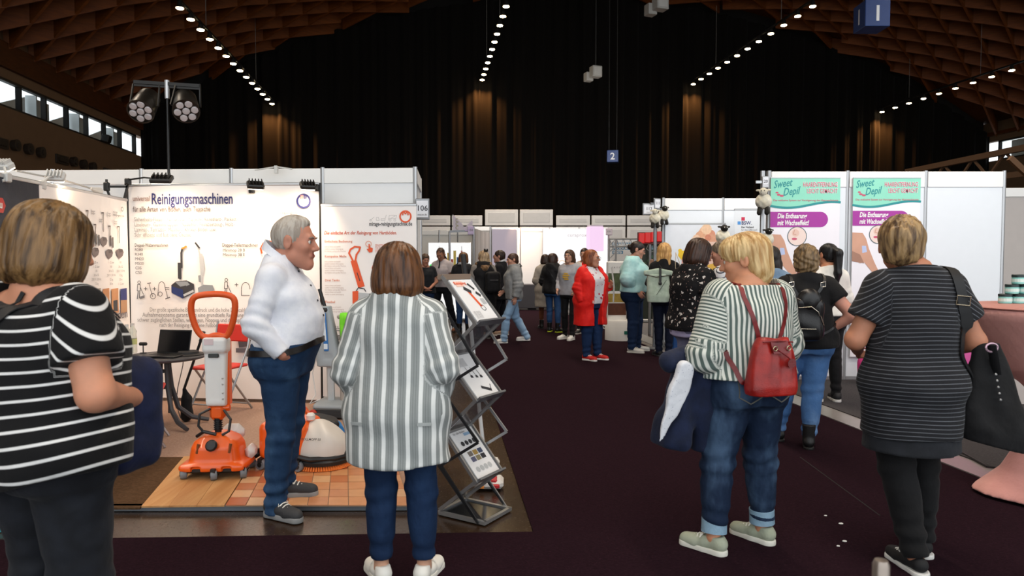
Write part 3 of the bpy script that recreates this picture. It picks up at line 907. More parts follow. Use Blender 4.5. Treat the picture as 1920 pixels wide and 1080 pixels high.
# joint between two carpet lengths
b = mb(); p0, p1 = G(1500, 858), G(1650, 968); b.beam((p0[0], p0[1], .0045), (p1[0], p1[1], .0045), .008, .001)
o = b.build('carpet_seam', mat('#0d090c', .95)); tag(o, kind='structure'); o.name = 'trim_1'

# raised grey exhibition floor of the right hand stand with its metal edge
e0, e1 = up_line(gr, q_r2, 13.5), up_line(gr, q_r2, 2.2)
off = .17
b = mb(); b.slab([e1, (e1[0] + off * 1.5, e1[1]), (e0[0] + off * 1.5, e0[1]), e0], 0, .012)
o = b.build('trim_2', mat('#8f8a88', .35, .3, bump=.2)); tag(o, kind='structure')
b = mb(); b.slab([(e1[0] + off * 1.5, e1[1]), (9.5, 2.2), (9.5, 13.5), (e0[0] + off * 1.5, e0[1])], -.004, .02)
tag(b.build('stand_floor', carpet_mat('#3d3b3d', '#474547', '#5a5859')), 'dark grey stand floor beyond the metal edging strip on the right', 'flooring', kind='structure')
for k, (s0, s1) in enumerate((((1650, 775), (1850, 880)),)):
    p0, p1 = G(*s0), G(*s1); b = mb()
    b.tube([(p0[0], p0[1], .022), ((p0[0] + p1[0]) / 2 + .03, (p0[1] + p1[1]) / 2, .022), (p1[0], p1[1], .022), (p1[0] + .5, p1[1] - .35, .022)], .009, 6)
    tag(b.build('power_cable', mat('#1a1a1b', .6)), 'black power cable lying along the grey stand floor edge', 'cable')

# curtain closing the far end
def curtain_mat():
    t = NT('black stage curtain'); t.set(rough=.9, spec=.1, sheen=.03)
    t.base(t.mixc(t.noise(1.0, t.coord((5, 5, .4)), 3), lin('#080605'), lin('#0e0b08'))); return t.m
nb_ = 620; vs = []; fs = []
for i in range(nb_ + 1):
    bb = BL + (BR - BL) * i / nb_
    a = A_END + .07 * math.sin(bb * 9.3 + .8 * math.sin(bb * 2.1)) + .04 * math.sin(bb * 21 + 2 * math.sin(bb * 1.3)) - (.12 if (bb * .47) % 1 < .03 else 0)
    for z in (0, arcz(bb) + .1): vs.append(hall(a, bb, z))
for i in range(nb_): fs.append((2 * i, 2 * i + 2, 2 * i + 3, 2 * i + 1))
me = bpy.data.meshes.new('curtain'); me.from_pydata([tuple(v) for v in vs], [], fs)
o = link('stage_curtain', me, None, curtain_mat(), True); tag(o, 'black floor-to-roof stage curtain closing off the far end of the hall', 'curtain', kind='structure')
b = mb(); b.slab([hall(A_END + .35, BL)[:2], hall(A_END + .35, BR)[:2], hall(A_END + .6, BR)[:2], hall(A_END + .6, BL)[:2]], 0, 12.6)
tag(b.build('wall_back', mat('#15110e', .9)), kind='structure')

# timber lattice roof
def wood_mat(c1, c2, name='timber', sc=(1, 1, 1)):
    t = NT(name); t.set(rough=.62, spec=.25)
    n = t.noise(1.0, t.coord((2.5 * sc[0], 2.5 * sc[1], 14 * sc[2])), 4, .6)
    t.base(t.mixc(t.ramp(n, .3, .7), lin(c1), lin(c2))); t.bump(n, .25, .01); return t.m
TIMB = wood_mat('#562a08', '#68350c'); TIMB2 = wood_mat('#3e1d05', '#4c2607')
vs = []; fs = []; NS = 48
for i in range(NS + 1):
    bb = BL - .4 + (BR - BL + .8) * i / NS
    for a in (A0, A_END + .6): vs.append(hall(a, bb, arcz(max(BL, min(BR, bb))) + .62))
for i in range(NS): fs.append((2 * i, 2 * i + 1, 2 * i + 3, 2 * i + 2))
me = bpy.data.meshes.new('ceiling'); me.from_pydata([tuple(v) for v in vs], [], fs)
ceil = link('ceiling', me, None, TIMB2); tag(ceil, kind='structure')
def rib(c, sl):
    pts = []
    for i in range(15):
        bb = BL + (BR - BL) * i / 14; a = c + sl * (bb - BC)
        pts.append((a, bb))
    out = []
    for (a, bb) in pts:
        if A0 <= a <= A_END + .3: out.append((a, bb))
    if len(out) < 2: return
    vs = []; fs = []; w = .075; dp = .6
    for a, bb in out:
        z = arcz(bb)
        nrm = math.hypot(1, sl); du, dv = 1 / nrm * w, -sl / nrm * w
        for s_, zz in ((-1, z), (1, z), (1, z + dp), (-1, z + dp)): vs.append(hall(a + du * s_ / 2, bb + dv * s_ / 2, zz))
    n = len(out)
    for i in range(n - 1):
        for k in range(4): fs.append((i * 4 + k, i * 4 + (k + 1) % 4, i * 4 + 4 + (k + 1) % 4, i * 4 + 4 + k))
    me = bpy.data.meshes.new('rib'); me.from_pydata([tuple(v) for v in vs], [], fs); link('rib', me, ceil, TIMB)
for sl in (.72, -.72):
    for i in range(47): rib(-15 + i * 1.165 + (0 if sl > 0 else .0), sl)

# side walls with their band of clerestory windows
def side_wall(name, b0, sgn, zlo, zhi, wc, a_from, n_win):
    out = .25 * sgn
    m = mat(wc, .8, var=.12, scale=3)
    b = mb()
    for z0, z1 in ((0, zlo), (zhi, 7.6)): b.slab([hall(A0, b0)[:2], hall(A_END + .5, b0)[:2], hall(A_END + .5, b0 + out)[:2], hall(A0, b0 + out)[:2]], z0, z1)
    w = b.build(name, m); tag(w, kind='structure')
    b = mb(); b.slab([hall(A0, b0 - .12 * sgn)[:2], hall(A_END, b0 - .12 * sgn)[:2], hall(A_END, b0)[:2], hall(A0, b0)[:2]], zhi + .25, 7.15)
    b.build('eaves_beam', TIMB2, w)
    return w
GLASS = None
def glass_mat():
    t = NT('window glass'); n = t.n; t.n.remove(t.b)
    tr = t.add('ShaderNodeBsdfTransparent'); gl_ = t.add('ShaderNodeBsdfGlossy'); gl_.inputs['Roughness'].default_value = .05
    tr.inputs[0].default_value = (.93, .96, .96, 1)
    mx = t.add('ShaderNodeMixShader'); mx.inputs[0].default_value = .06
    t.l.new(tr.outputs[0], mx.inputs[1]); t.l.new(gl_.outputs[0], mx.inputs[2]); t.l.new(mx.outputs[0], n['Material Output'].inputs[0])
    return t.m
GLASS = glass_mat()
FRAME = mat('#1d1b1a', .5)
def window(i, b0, sgn, a0, a1, z0, z1, blind):
    root = thing(f'window_{i}', None, None, hall((a0 + a1) / 2, b0, z0), HA); root['kind'] = 'structure'
    h, w = z1 - z0, a1 - a0
    b = mb()
    for y in (-w / 2, w / 2): b.box((.1 * sgn, y, h / 2), (.14, .07, h))
    b.box((.1 * sgn, 0, .03), (.14, w, .06)); b.box((.1 * sgn, 0, h - .03), (.14, w, .06))
    b.build('frame', FRAME, root)
    b = mb(); b.box((.14 * sgn, 0, h / 2), (.012, w, h)); b.build('pane', GLASS, root)
    if blind:  # the pale fin standing outside the glass
        b = mb(); b.prism([(-w / 2, 0), (w / 2, 0), (w / 2, h * .95), (-w / 2, h * .35)], 0, .04)
        me_m = Matrix.Rotation(math.pi / 2, 4, 'Z'); o = b.build('outside_fin', mat('#c9cdd0', .8), root); o.matrix_local = Matrix.Translation((.6 * sgn, 0, 0)) @ me_m
    else:
        b = mb(); b.box((.55 * sgn, w * .05, h * .45), (.05, w * .72, h * 1.1)); b.box((.5 * sgn, -w * .4, h / 2), (.3, .06, h * 1.1)); b.build('outside_fin', mat('#b4babd', .8), root)
wl = side_wall('wall_left', BL, -1, 5.5, 6.25, '#6a5038', 0, 0)
for i in range(15): window(i + 1, BL, -1, A_END - .35 - (i + 1) * 1.26, A_END - .35 - i * 1.26, 5.5, 6.25, i % 2)
wr = side_wall('wall_right', BR, 1, 5.9, 6.75, '#5a4632', 0, 0)
for i in range(6): window(i + 21, BR, 1, A_END - .5 - (i + 1) * 1.5, A_END - .5 - i * 1.5, 5.9, 6.75, i % 2)
# pipes and round nozzles of the ventilation duct on the left wall
duct = mat('#2b2119', .6)
for i in range(26):
    a = A_END - 1.0 - i * .62
    if i % 5 == 3:
        b = mb()
        for k in range(5): b.tube([hall(a + .1 * k - .2, BL + .02, 4.52), hall(a + .1 * k - .2, BL + .1, 4.52)], .075, 8)
        b.beam(hall(a - .34, BL + .03, 4.52), hall(a + .34, BL + .03, 4.52), .06, .26)
        b.build('vent_grille', duct, wl)
    elif i % 5 != 4:
        b = mb(); b.tube([hall(a, BL + .0, 4.55), hall(a, BL + .14, 4.55)], [.14, .16], 14); b.tube([hall(a, BL + .14, 4.55), hall(a, BL + .17, 4.55)], .08, 12)
        b.build('air_nozzle', duct, wl)
b = mb(); b.beam(hall(2, BL + .02, 3.6), hall(A_END, BL + .02, 3.6), .05, .05); b.build('wall_rail', duct, wl)
for i, a in enumerate((A_END - 3.2, A_END - 9.9)):
    o = thing('loudspeaker', ('small dark loudspeaker on the sill of the clerestory window, nearer the curtain', 'small dark loudspeaker on the sill of the clerestory window, farther from the curtain')[i], 'loudspeaker', hall(a, BL + .05, 5.5), HA)
    b = mb(); b.box((.08, 0, .13), (.24, .3, .26), Matrix.Rotation(.25, 3, 'Y'), .03); b.build('cabinet', mat('#141414', .5), o)
    b = mb(); b.box((0, 0, .02), (.06, .1, .05)); b.build('bracket', mat('#141414', .5), o)
# lattice girder on the right
g0, g1 = P(1700, 322, 21), P(1955, 270, 16)
o = thing('roof_girder', 'brown lattice steel girder rising to the right above the white partition', 'girder', (0, 0, 0))
b = mb(); b.beam(g0, g1, .12, .14); b.beam(g0 - Vector((0, 0, .5)), g1 - Vector((0, 0, .62)), .12, .14); b.build('chord', mat('#4b3523', .6), o)
b = mb()
for i in range(9):
    t0, t1 = i / 9, (i + 1) / 9
    q0 = g0.lerp(g1, t0); q1 = g0.lerp(g1, t1)
    b.beam(q0 - Vector((0, 0, .02)), q1 - Vector((0, 0, .55)), .05, .05) if i % 2 else b.beam(q0 - Vector((0, 0, .55)), q1 - Vector((0, 0, .02)), .05, .05)
b.build('web_bar', mat('#4b3523', .6), o)
b = mb(); s0, s1 = P(1893, 296, 15.5), P(1935, 335, 15.5); b.beam(s0, s1, .09, .12); b.build('brace', mat('#6b4a2c', .6), o)

# ------------------------------------------------------------------ rows of track lights under the roof
LENS = emit('#ffe2b0', 26, 'halogen lens'); BLK = mat('#131313', .45); GREYM = mat('#8c8a88', .4, .6)
ends = [((510, 194), (337, 14), 14, 27.35), ((904, 149), (949, 11), 11, 28.3), ((1300, 157), (1524, 11), 12, 29.4), ((1654, 209), (1897, 131), 9, 30.5)]
names = ['long row of warm spotlights above the left stands', 'row of warm spotlights hanging over the central aisle', 'steep row of warm spotlights right of the aisle', 'low row of warm spotlights at the far right']
for (e0_, e1_, n, Y0), nm in zip(ends, names):
    p0 = P(*e0_, Y0)
    d1 = ray(*e1_); # where the same height is reached along the second ray
    t = (p0[2] - CAMZ) / d1[2]; p1 = Vector((d1[0] * t, d1[1] * t, p0[2]))
    o = thing('track_light', nm, 'light', p0)
    dv = (p1 - p0); L = dv.length; dn = dv.normalized()
    b = mb(); b.beam(-dn * .25 + Vector((0, 0, .17)), dv + dn * 1.2 + Vector((0, 0, .17)), .07, .05); b.build('rail', BLK, o)
    b = mb()
    for f in (.25, .8): q = dv * f + Vector((0, 0, .2)); b.tube([q, q + Vector((0, 0, 2.2))], .008, 5)
    b.build('suspension_wire', mat('#6b6660', .5), o)
    first = None
    for i in range(n):
        q = dv * (i / (n - 1))
        if first is None:
            b = mb(); b.lathe([(.03, .16), (.05, .13), (.085, .0), (.1, -.01), (.09, -.005)], (0, 0, 0), 12); first = b.build('lamp', BLK, o)
            b = mb(); b.lathe([(.0, -.012), (.088, -.012), (.088, -.03), (.05, -.045), (0.0, -.048)], (0, 0, 0), 12); ln_ = b.build('lens', LENS, first)
            first.location = q
        else:
            c = copy_tree(first, o); c.location = q
    # the last lamp of the row grazes the curtain
    q = p0 - dn * .05; lamp('curtain_graze', 'SPOT', hall(A_END - .42, q[0] * V[0] + q[1] * V[1], p0[2] - .1), 480, (1, .42, .12), hall(A_END - .2, q[0] * V[0] + q[1] * V[1], 0), spot_size=R(124), spot_blend=.9, shadow_soft_size=.03)

# ------------------------------------------------------------------ hanging signs and boxes
def cube_sign(label, px, py, Y, s, digit, rz, py_t):
    c = P(px, py, Y); o = thing('number_sign', label, 'sign', c, rz)
    b = mb(); b.box((0, 0, 0), (s, s, s * 1.05), None, .01); b.build('box', mat('#27427a', .45, var=.1), o)
    w = mat('#e6e8ea', .5)
    text(o, digit, 0, -s * .3, s * .85, w, y=-s / 2 - .004, align='CENTER', bold=.02, name='numeral')
    text(o, digit, 0, -s * .3, s * .85, w, y=-s / 2 - .004, align='CENTER', bold=.02, name='numeral', M=Matrix.Rotation(-math.pi / 2, 4, 'Z'))
    b = mb()
    for x in (-s * .35, s * .35): b.tube([(x, 0, s * .5), (x, 0, arcz(c[0] * V[0] + c[1] * V[1]) - c[2] + .2)], .006, 5)
    b.build('suspension_wire', mat('#3b3835', .5), o)
cube_sign('large blue hanging cube sign with a white numeral one', 1634, 32, 15, .52, '1', R(0), 0)
cube_sign('small dark blue cube sign with a white numeral two before the curtain', 1149, 294, 25.5, .4, '2', R(-10), 0)
for px, py, Y, s, lb in ((1238, 6, 19.5, .38, 'pale grey box hanging at the top edge beside the roof'), (1117, 135, 23.5, .36, 'smaller pale grey box hanging in front of the curtain')):
    c = P(px, py, Y); o = thing('hanging_speaker', lb, 'speaker', c, R(20))
    b = mb(); b.box((0, 0, 0), (s * .95, s * .8, s), None, .015); b.box((-s * .4, .25, -.12), (s * .7, s * .7, s * .8), None, .015); b.build('cabinet', mat('#a9a69f', .6), o)
    b = mb(); b.box((0, -s * .405, 0), (s * .7, .01, s * .75), None, .004); b.build('grille', mat('#bdbab3', .7, bump=.6, bscale=300), o)
    b = mb(); b.tube([(0, 0, s * .5), (0, 0, 12.3 - c[2])], .02, 6); b.build('hanger', mat('#1a1917', .5), o)
# ================================================================== EXHIBITION STANDS
PANELW = mat('#e9ebec', .45, var=.02); ALU = mat('#b9bbbd', .35, .7, var=.03); ALUD = mat('#8d8f92', .35, .7); WHITE = mat('#f0f0ee', .5, var=.02)
PRINTW = mat('#f3efec', .55, var=.02); INK = mat('#33333a', .6); INKB = mat('#262b66', .6); INKG = mat('#7b7a7e', .6); INKO = mat('#e2592c', .55); INKR = mat('#c9302c', .55)
def base_thing(name, label, cat, A_, B_, group=None, z=0.0):
    """thing at A_ whose local x runs towards B_ (front is local -y)"""
    A_, B_ = Vector(A_[:2]), Vector(B_[:2]); d = B_ - A_
    return thing(name, label, cat, (A_.x, A_.y, z), math.atan2(d.y, d.x), group), d.length
def partition(label, A_, B_, H, n, pm=PANELW, header=.16, first=True, last=True, z=0.0, group=None):
    o, L = base_thing('partition_wall', label, 'partition', A_, B_, group, z)
    w = L / n
    pan = post = None
    for i in range(n):
        if pan is None:
            b = mb(); b.box((w / 2, 0, (H - header) / 2 + .02), (w - .04, .018, H - header - .04)); pan = b.build('panel', pm, o)
            b = mb(); b.box((w / 2, 0, H - header / 2), (w - .04, .045, header), None, .004); hd = b.build('header_beam', WHITE, o)
            b = mb(); b.box((w / 2, 0, .02), (w - .04, .04, .04)); ft = b.build('base_rail', ALU, o)
        else:
            for q in (pan, hd, ft): c = q.copy(); COL.objects.link(c); c.parent = o; c.location = (i * w, 0, 0)
    for i in range(n + 1):
        if (i == 0 and not first) or (i == n and not last): continue
        if post is None:
            b = mb(); b.lathe([(.024, 0), (.024, H + .012)], (0, 0, 0), 8); post = b.build('post', ALU, o); post.location = (i * w, 0, 0)
        else: c = post.copy(); COL.objects.link(c); c.parent = o; c.location = (i * w, 0, 0)
    return o, L
def XY(px, Y): v = P(px, HOR, Y); return (v[0], v[1])

# --- left stand: platform, floor samples
PZ = .03
fe0, fe1 = G(-60, 957), G(771, 954)
bk = 7.62
pl_right_b = XY(800, bk)
b = mb(); b.slab([(fe0[0] - .8, fe0[1]), (fe1[0], fe1[1]), pl_right_b, (-6.4, bk), (-6.4, fe0[1])], 0, PZ - .006)
tag(b.build('stand_platform', carpet_mat('#9a7d6c', '#ad9080', '#8a6c5c', .6)), 'low platform of the left stand covered in pinkish beige carpet', 'platform', kind='structure')
b = mb(); b.beam((fe0[0] - .8, fe0[1] - .012, .017), (fe1[0] + .01, fe1[1] - .012, .017), .03, .034)
o = b.build('trim_3', mat('#70767c', .4, .5)); tag(o, kind='structure')
b = mb(); b.beam((fe1[0] + .012, fe1[1], .016), (pl_right_b[0], bk, .016), .024, .03)
o = b.build('trim_4', mat('#70767c', .4, .5)); tag(o, kind='structure')
def GP(px, py): return G(px, py, PZ)
# brown mat
q = [GP(-40, 953), GP(262, 953), GP(345, 858), GP(238, 858), GP(60, 862)]
b = mb(); b.slab([(p[0], p[1]) for p in q], PZ - .008, PZ + .004)
tag(b.build('floor_mat', carpet_mat('#4a3727', '#5a4432', '#38281c')), 'dark brown ribbed mat on the left stand beside the wood boards', 'mat', kind='structure')
# wooden sample boards
oak = wood_mat('#b5804e', '#c99a66', 'oak board', (7, .5, 1)); oak2 = wood_mat('#b07a4a', '#c39461', 'oak board', (7, .5, 1))
wb = thing('wood_floor_sample', 'pale oak floor boards laid under the upright orange scrubber', 'floor boards', (0, 0, PZ))
wb['kind'] = 'structure'
F0, F1, B0, B1 = G(265, 952, PZ), G(421, 950, PZ), G(345, 858, PZ), G(482, 854, PZ)
for i in range(3):
    t0, t1 = i / 3, (i + 1) / 3 - .003
    q = [F0.lerp(F1, t0), F0.lerp(F1, t1), B0.lerp(B1, t1), B0.lerp(B1, t0)]
    b = mb(); b.slab([(p[0], p[1]) for p in q], 0, .010 + .0006 * (i % 2)); b.build('plank', (oak, oak2)[i % 2], wb)
tb = thing('tile_floor_sample', 'patchwork of terracotta and cream floor tiles under the man in the white shirt', 'floor tiles', (0, 0, PZ))
tb['kind'] = 'structure'
F2, B2 = G(769, 950, PZ), G(735, 848, PZ)
tcols = [mat(c, .35, var=.15, scale=14) for c in ('#bd754b', '#c98a5c', '#d3a67c', '#b3623b', '#cb9366', '#c07f55')]
b = mb(); b.slab([(p[0], p[1]) for p in (F1.lerp(F2, .004), F2, B2, B1.lerp(B2, .004))], 0, .006); b.build('grout_bed', mat('#8d7460', .8), tb)
NX, NY = 9, 8
for i in range(NX):
    for j in range(NY):
        def pt(a, c): return F1.lerp(F2, .004 + .996 * a).lerp(B1.lerp(B2, .004 + .996 * a), c)
        g = .02
        q = [pt((i + g) / NX, (j + g) / NY), pt((i + 1 - g) / NX, (j + g) / NY), pt((i + 1 - g) / NX, (j + 1 - g) / NY), pt((i + g) / NX, (j + 1 - g) / NY)]
        b = mb(); b.slab([(p[0], p[1]) for p in q], .004, .010 + rng.random() * .0008)
        k = rng.choice((2, 4, 4, 1)) if (i + j) % 2 else rng.choice((0, 3, 5, 1))
        b.build('tile', tcols[k], tb)

# partition behind the left stand
YW = 7.55
partition('long white partition wall behind the cleaning machine stand', XY(-60, YW + .25), XY(779, YW), 2.49, 5)
b_end = XY(779, YW)
partition('short white side partition at the end of the cleaning machine stand', b_end, (XY(788, 8.6)[0], 8.6), 2.49, 1)

# main banner
def banner(label, A_, B_, z0, z1, pole=True, m=PRINTW, roll=False, z=0.0):
    o, L = base_thing('banner', label, 'banner', A_, B_, None, z)
    h = z1 - z0; n = 24
    vs = []; fs = []
    for i in range(n + 1):
        x = L * i / n
        for k in range(7):
            zz = z0 + h * k / 6
            y = .006 * math.sin(x * 3.1 + k * .4) * (1 - roll)
            vs += [(x, y, zz)]
    for i in range(n):
        for k in range(6): fs.append((i * 7 + k, i * 7 + 7 + k, i * 7 + 8 + k, i * 7 + 1 + k))
    nv = len(vs); vs += [(x, y + .006, zz) for x, y, zz in vs]; fs += [tuple(reversed([q + nv for q in f])) for f in fs]
    me = bpy.data.meshes.new('sheet'); me.from_pydata(vs, [], fs); link('sheet', me, o, m, True)
    if pole:
        b = mb()
        b.box((L / 2, .01, z1 + .01), (L + .01, .03, .03), None, .006)
        b.build('top_rail', ALU, o)
    if roll:
        b = mb(); b.box((L / 2, .02, z0 - .04), (L, .16, .08), None, .02); b.build('base_cassette', ALU, o)
    return o, L, h
A_, B_ = XY(243, 7.3), XY(599, 7.16)
BZ0, BZ1 = .06, 2.27
mbn, L1, h1 = banner('wide white cleaning machine banner with large blue heading, lit by clamp lamps', A_, B_, BZ0, BZ1)
b = mb(); b.tube([(-.012, .01, 0), (-.012, .01, BZ1)], .012, 6); b.tube([(L1 + .012, .01, 0), (L1 + .012, .01, BZ1 + .02)], .014, 6); b.build('frame_pole', BLK, mbn)
sx = L1 / 356; sz = 1 / 181.0       # photograph pixels on this banner
def bx(px): return (px - 243) * sx
def bz(py): return BZ1 - (py - 352) * sz
text(mbn, 'universal', bx(253), bz(380), .075, mat('#a98b80', .6), bold=.015, width=32 * sx, y=-.016)
text(mbn, 'Reinigungsmaschinen', bx(288), bz(386), .16, INKB, bold=.012, width=152 * sx, y=-.016, name='heading')
text(mbn, 'für alle Arten von Böden, auch Teppiche', bx(253), bz(400), .075, mat('#6d5f5d', .6), bold=.014, width=146 * sx, y=-.016)
for i, (s_, w_) in enumerate((('Sicherheits-Fliesen, Terrakotta-, Teppich-, Kunstharz-, Parkett-,', 196), ('Linoleum-, Gumminoppen-, Nadelfilz-, Feinsteinzeug-, Holz-,', 190), ('Laminat-, Terrazzo-, Marmor-, Klinker-Böden usw.', 154), ('Sehr effizient und fast ohne Chemie.', 108))):
    text(mbn, s_, bx(255), bz(418 + i * 9.6), .058, INKG, width=w_ * sx, y=-.016)
text(mbn, 'Doppel-Walzenmaschinen', bx(255), bz(466), .05, INK, bold=.012, width=63 * sx, y=-.016)
for i, s_ in enumerate(('R280', 'R340', 'M420', 'M520', 'C35', 'C50')): text(mbn, s_, bx(255), bz(474 + i * 8.6), .042, INK, y=-.016)
text(mbn, 'Doppel-Tellermaschinen', bx(420), bz(466), .05, INK, bold=.012, width=66 * sx, y=-.016)
for i, s_ in enumerate(('Minimop 28 B', 'Minimop 38 E')): text(mbn, s_, bx(421), bz(475 + i * 8.6), .042, INK, y=-.016)
for i, (s_, x_, w_) in enumerate((('Der große spezifische Bürstendruck und die hohe Drehzahl der', 281, 192), ('Aufnahmesysteme garantieren eine grundtiefe Reinigung, das', 267, 206), ('schwer zugänglichen Stellen, wie Fugen, Noppen und die gepflegten', 257, 215), ('nach der Reinigung trockene Fußböden, die sofort wieder', 299, 172))):
    text(mbn, s_, bx(x_), bz(588 + i * 9.6), .062, INKG, width=w_ * sx, y=-.016)
text(mbn, 'mirage-reinigungstechnik.de', bx(496), bz(405), .05, mat('#8f8a90', .6), bold=.01, width=91 * sx, y=-.016)
text(mbn, 'Kompetenz in Reinigung', bx(513), bz(414), .045, mat('#b08d80', .6), width=73 * sx, y=-.016)
pr = Print(mbn, -.012)
def vehicles(pr, x, z, s, m):
    """row of outlined cleaning machines before the ring logo"""
    w = .05 * s
    pr.line([(x, z), (x + .8 * s, z + .5 * s), (x + 1.4 * s, z + 1.0 * s)], w, m); pr.ring(x + .3 * s, z + .05 * s, .25 * s, w, m, 10)
    pr.line([(x + 2 * s, z), (x + 2.1 * s, z + .9 * s), (x + 2.6 * s, z + .9 * s), (x + 2.9 * s, z)], w, m, True)
    pr.line([(x + 3.4 * s, z), (x + 3.4 * s, z + .5 * s), (x + 4.6 * s, z + .5 * s), (x + 4.6 * s, z)], w, m, True); pr.line([(x + 4.6 * s, z + .4 * s), (x + 5.0 * s, z + 1.6 * s)], w, m)
    pr.line([(x + 5.6 * s, z + .1 * s), (x + 5.9 * s, z + 1.5 * s), (x + 8.0 * s, z + 1.5 * s), (x + 7.8 * s, z + .5 * s), (x + 5.6 * s, z + .5 * s)], w, m); pr.ring(x + 6.1 * s, z + .05 * s, .3 * s, w, m, 12); pr.ring(x + 7.5 * s, z + .05 * s, .3 * s, w, m, 12)
    pr.line([(x + 6.4 * s, z + .6 * s), (x + 7.6 * s, z + 1.3 * s)], w, m)
vehicles(pr, bx(497), bz(396), 7.4 * sx, mat('#a39a98', .6))
pr.ring(bx(572), bz(382), 11.5 * sx, 3.4 * sx, INKB); 
for k in range(4): pr.rect(bx(566.5 + k * 2.9), bz(378), bx(568.6 + k * 2.9), bz(371), INKB if k > 1 else mat('#c98f8a', .6))
NAVY = mat('#23356b', .5); DG = mat('#34353a', .5); LG = mat('#8b9196', .5); LG2 = mat('#b6babd', .5)
# double roller machine, navy
def bp(*pts): return [(bx(x), bz(y)) for x, y in pts]
pr.poly(bp((323, 538), (332, 531), (352, 529), (366, 536), (366, 552), (344, 563), (323, 552)), DG)
pr.poly(bp((323, 540), (345, 547), (345, 563), (324, 553)), NAVY); pr.poly(bp((330, 532), (350, 531), (358, 537), (340, 541)), LG)
pr.line(bp((347, 557), (364, 549)), 4.2 * sx, LG2); pr.poly(bp((352, 530), (358, 537), (351, 540)), LG)
pr.line(bp((340, 526), (340, 506), (343, 504), (343, 478), (345, 470), (352, 466)), 3.6 * sx, DG); pr.line(bp((345, 469), (353, 466)), 3 * sx, mat('#d9892b', .5)); pr.line(bp((339, 498), (339, 524)), 6.5 * sx, DG)
# grey upright machine
pr.poly(bp((373, 543), (384, 537), (401, 538), (404, 546), (397, 559), (374, 552)), LG); pr.disc(bx(393), bz(555), 3.2 * sx, DG, 12)
pr.poly(bp((374, 520), (379, 519), (381, 533), (375, 532)), LG); pr.line(bp((381, 538), (378, 480), (372, 462)), 2.6 * sx, LG2); pr.poly(bp((376, 478), (383, 480), (386, 505), (383, 520), (379, 520)), LG2); pr.line(bp((370, 459), (377, 468)), 3.2 * sx, DG)
# little outlined people and vacuum cleaners
def little_person(x, y):
    w = 1.0 * sx
    pr.ring(bx(x + 7), bz(y), 2.6 * sx, w, INK, 10); pr.line(bp((x + 4, y + 4), (x + 3, y + 16), (x + 9, y + 16), (x + 9, y + 4)), w, INK, True)
    pr.line(bp((x + 5, y + 16), (x + 3, y + 31)), 2 * sx, INKG); pr.line(bp((x + 8, y + 16), (x + 7, y + 30)), w, INK); pr.line(bp((x + 9, y + 9), (x + 15, y + 23)), w, INK); pr.poly(bp((x + 8, y + 27), (x + 17, y + 24), (x + 17, y + 29), (x + 8, y + 32)), INKG)
def little_vac(x, y):
    w = 1.0 * sx
    pr.ring(bx(x + 7), bz(y + 9), 6 * sx, w, INK, 12, 0, 180, 9 * sx); pr.line(bp((x + 1, y + 9), (x - 1, y + 26)), w, INK); pr.ring(bx(x + 4), bz(y + 23), 4 * sx, w, INK, 12); pr.line(bp((x + 13, y + 9), (x + 18, y + 30)), w, INK); pr.line(bp((x + 14, y + 32), (x + 22, y + 29)), w * 1.5, INK)
def plus(x, y): pr.line(bp((x - 3, y), (x + 3, y)), 1.2 * sx, INK); pr.line(bp((x, y - 3), (x, y + 3)), 1.2 * sx, INK)
little_person(255, 533); plus(274, 545); pr.line(bp((281, 536), (287, 560)), sx, INK); pr.line(bp((278, 535), (284, 534)), 1.5 * sx, INK); pr.ring(bx(288), bz(559), 5 * sx, sx, INK, 12); plus(291, 545); little_vac(298, 532)
pr.line(bp((312, 543), (319, 543)), sx, INK); pr.line(bp((312, 546), (319, 546)), sx, INK)
little_person(420, 528); plus(446, 537); pr.ring(bx(463), bz(545), 8 * sx, sx, INK, 14, 0, 180, 12 * sx); pr.line(bp((455, 546), (455, 557), (470, 557)), sx, INK)
pr.line(bp((494, 478), (492, 470), (497, 460), (509, 456), (513, 458), (508, 476)), 3.2 * sx, INKO)
# dark bucket set printed low on the sheet, beside the red chair
pr.poly(bp((446, 630), (468, 628), (466, 652), (449, 655)), mat('#55545c', .6)); pr.rect(bx(470), bz(655), bx(476), bz(640), DG); pr.rect(bx(443), bz(664), bx(478), bz(656), mat('#6c6a72', .6)); pr.line(bp((449, 630), (452, 622), (464, 622), (466, 629)), sx, LG)
pr.done()

# right roll-up banner
A_, B_ = XY(603, 7.14), XY(781, 7.08)
rb, L2, h2 = banner('white roll-up banner with orange floor scrubbers and an orange ring logo', A_, B_, .1, 2.05, True, PRINTW, True)
sx2 = L2 / 178; sz2 = 1 / 184.5
def cx(px): return (px - 603) * sx2
def cz(py): return 2.05 - (py - 387) * sz2
text(rb, 'mirage-reinigungstechnik.de', cx(693), cz(424), .06, INK, bold=.012, width=80 * sx2)
text(rb, 'Die einfache Art der Reinigung von Hartböden.', cx(608), cz(440), .05, mat('#cf5f45', .6), bold=.014, shear=.25, width=136 * sx2)
p2 = Print(rb)
vehicles(p2, cx(694), cz(414), 6.3 * sx2, INKG)
p2.ring(cx(761), cz(407), 10 * sx2, 2.8 * sx2, INKO)
p2.line([(cx(756), cz(404)), (cx(757), cz(397)), (cx(761), cz(402)), (cx(765), cz(397)), (cx(766), cz(404))], 2.2 * sx2, INKO)
def cp(*pts): return [(cx(x), cz(y)) for x, y in pts]
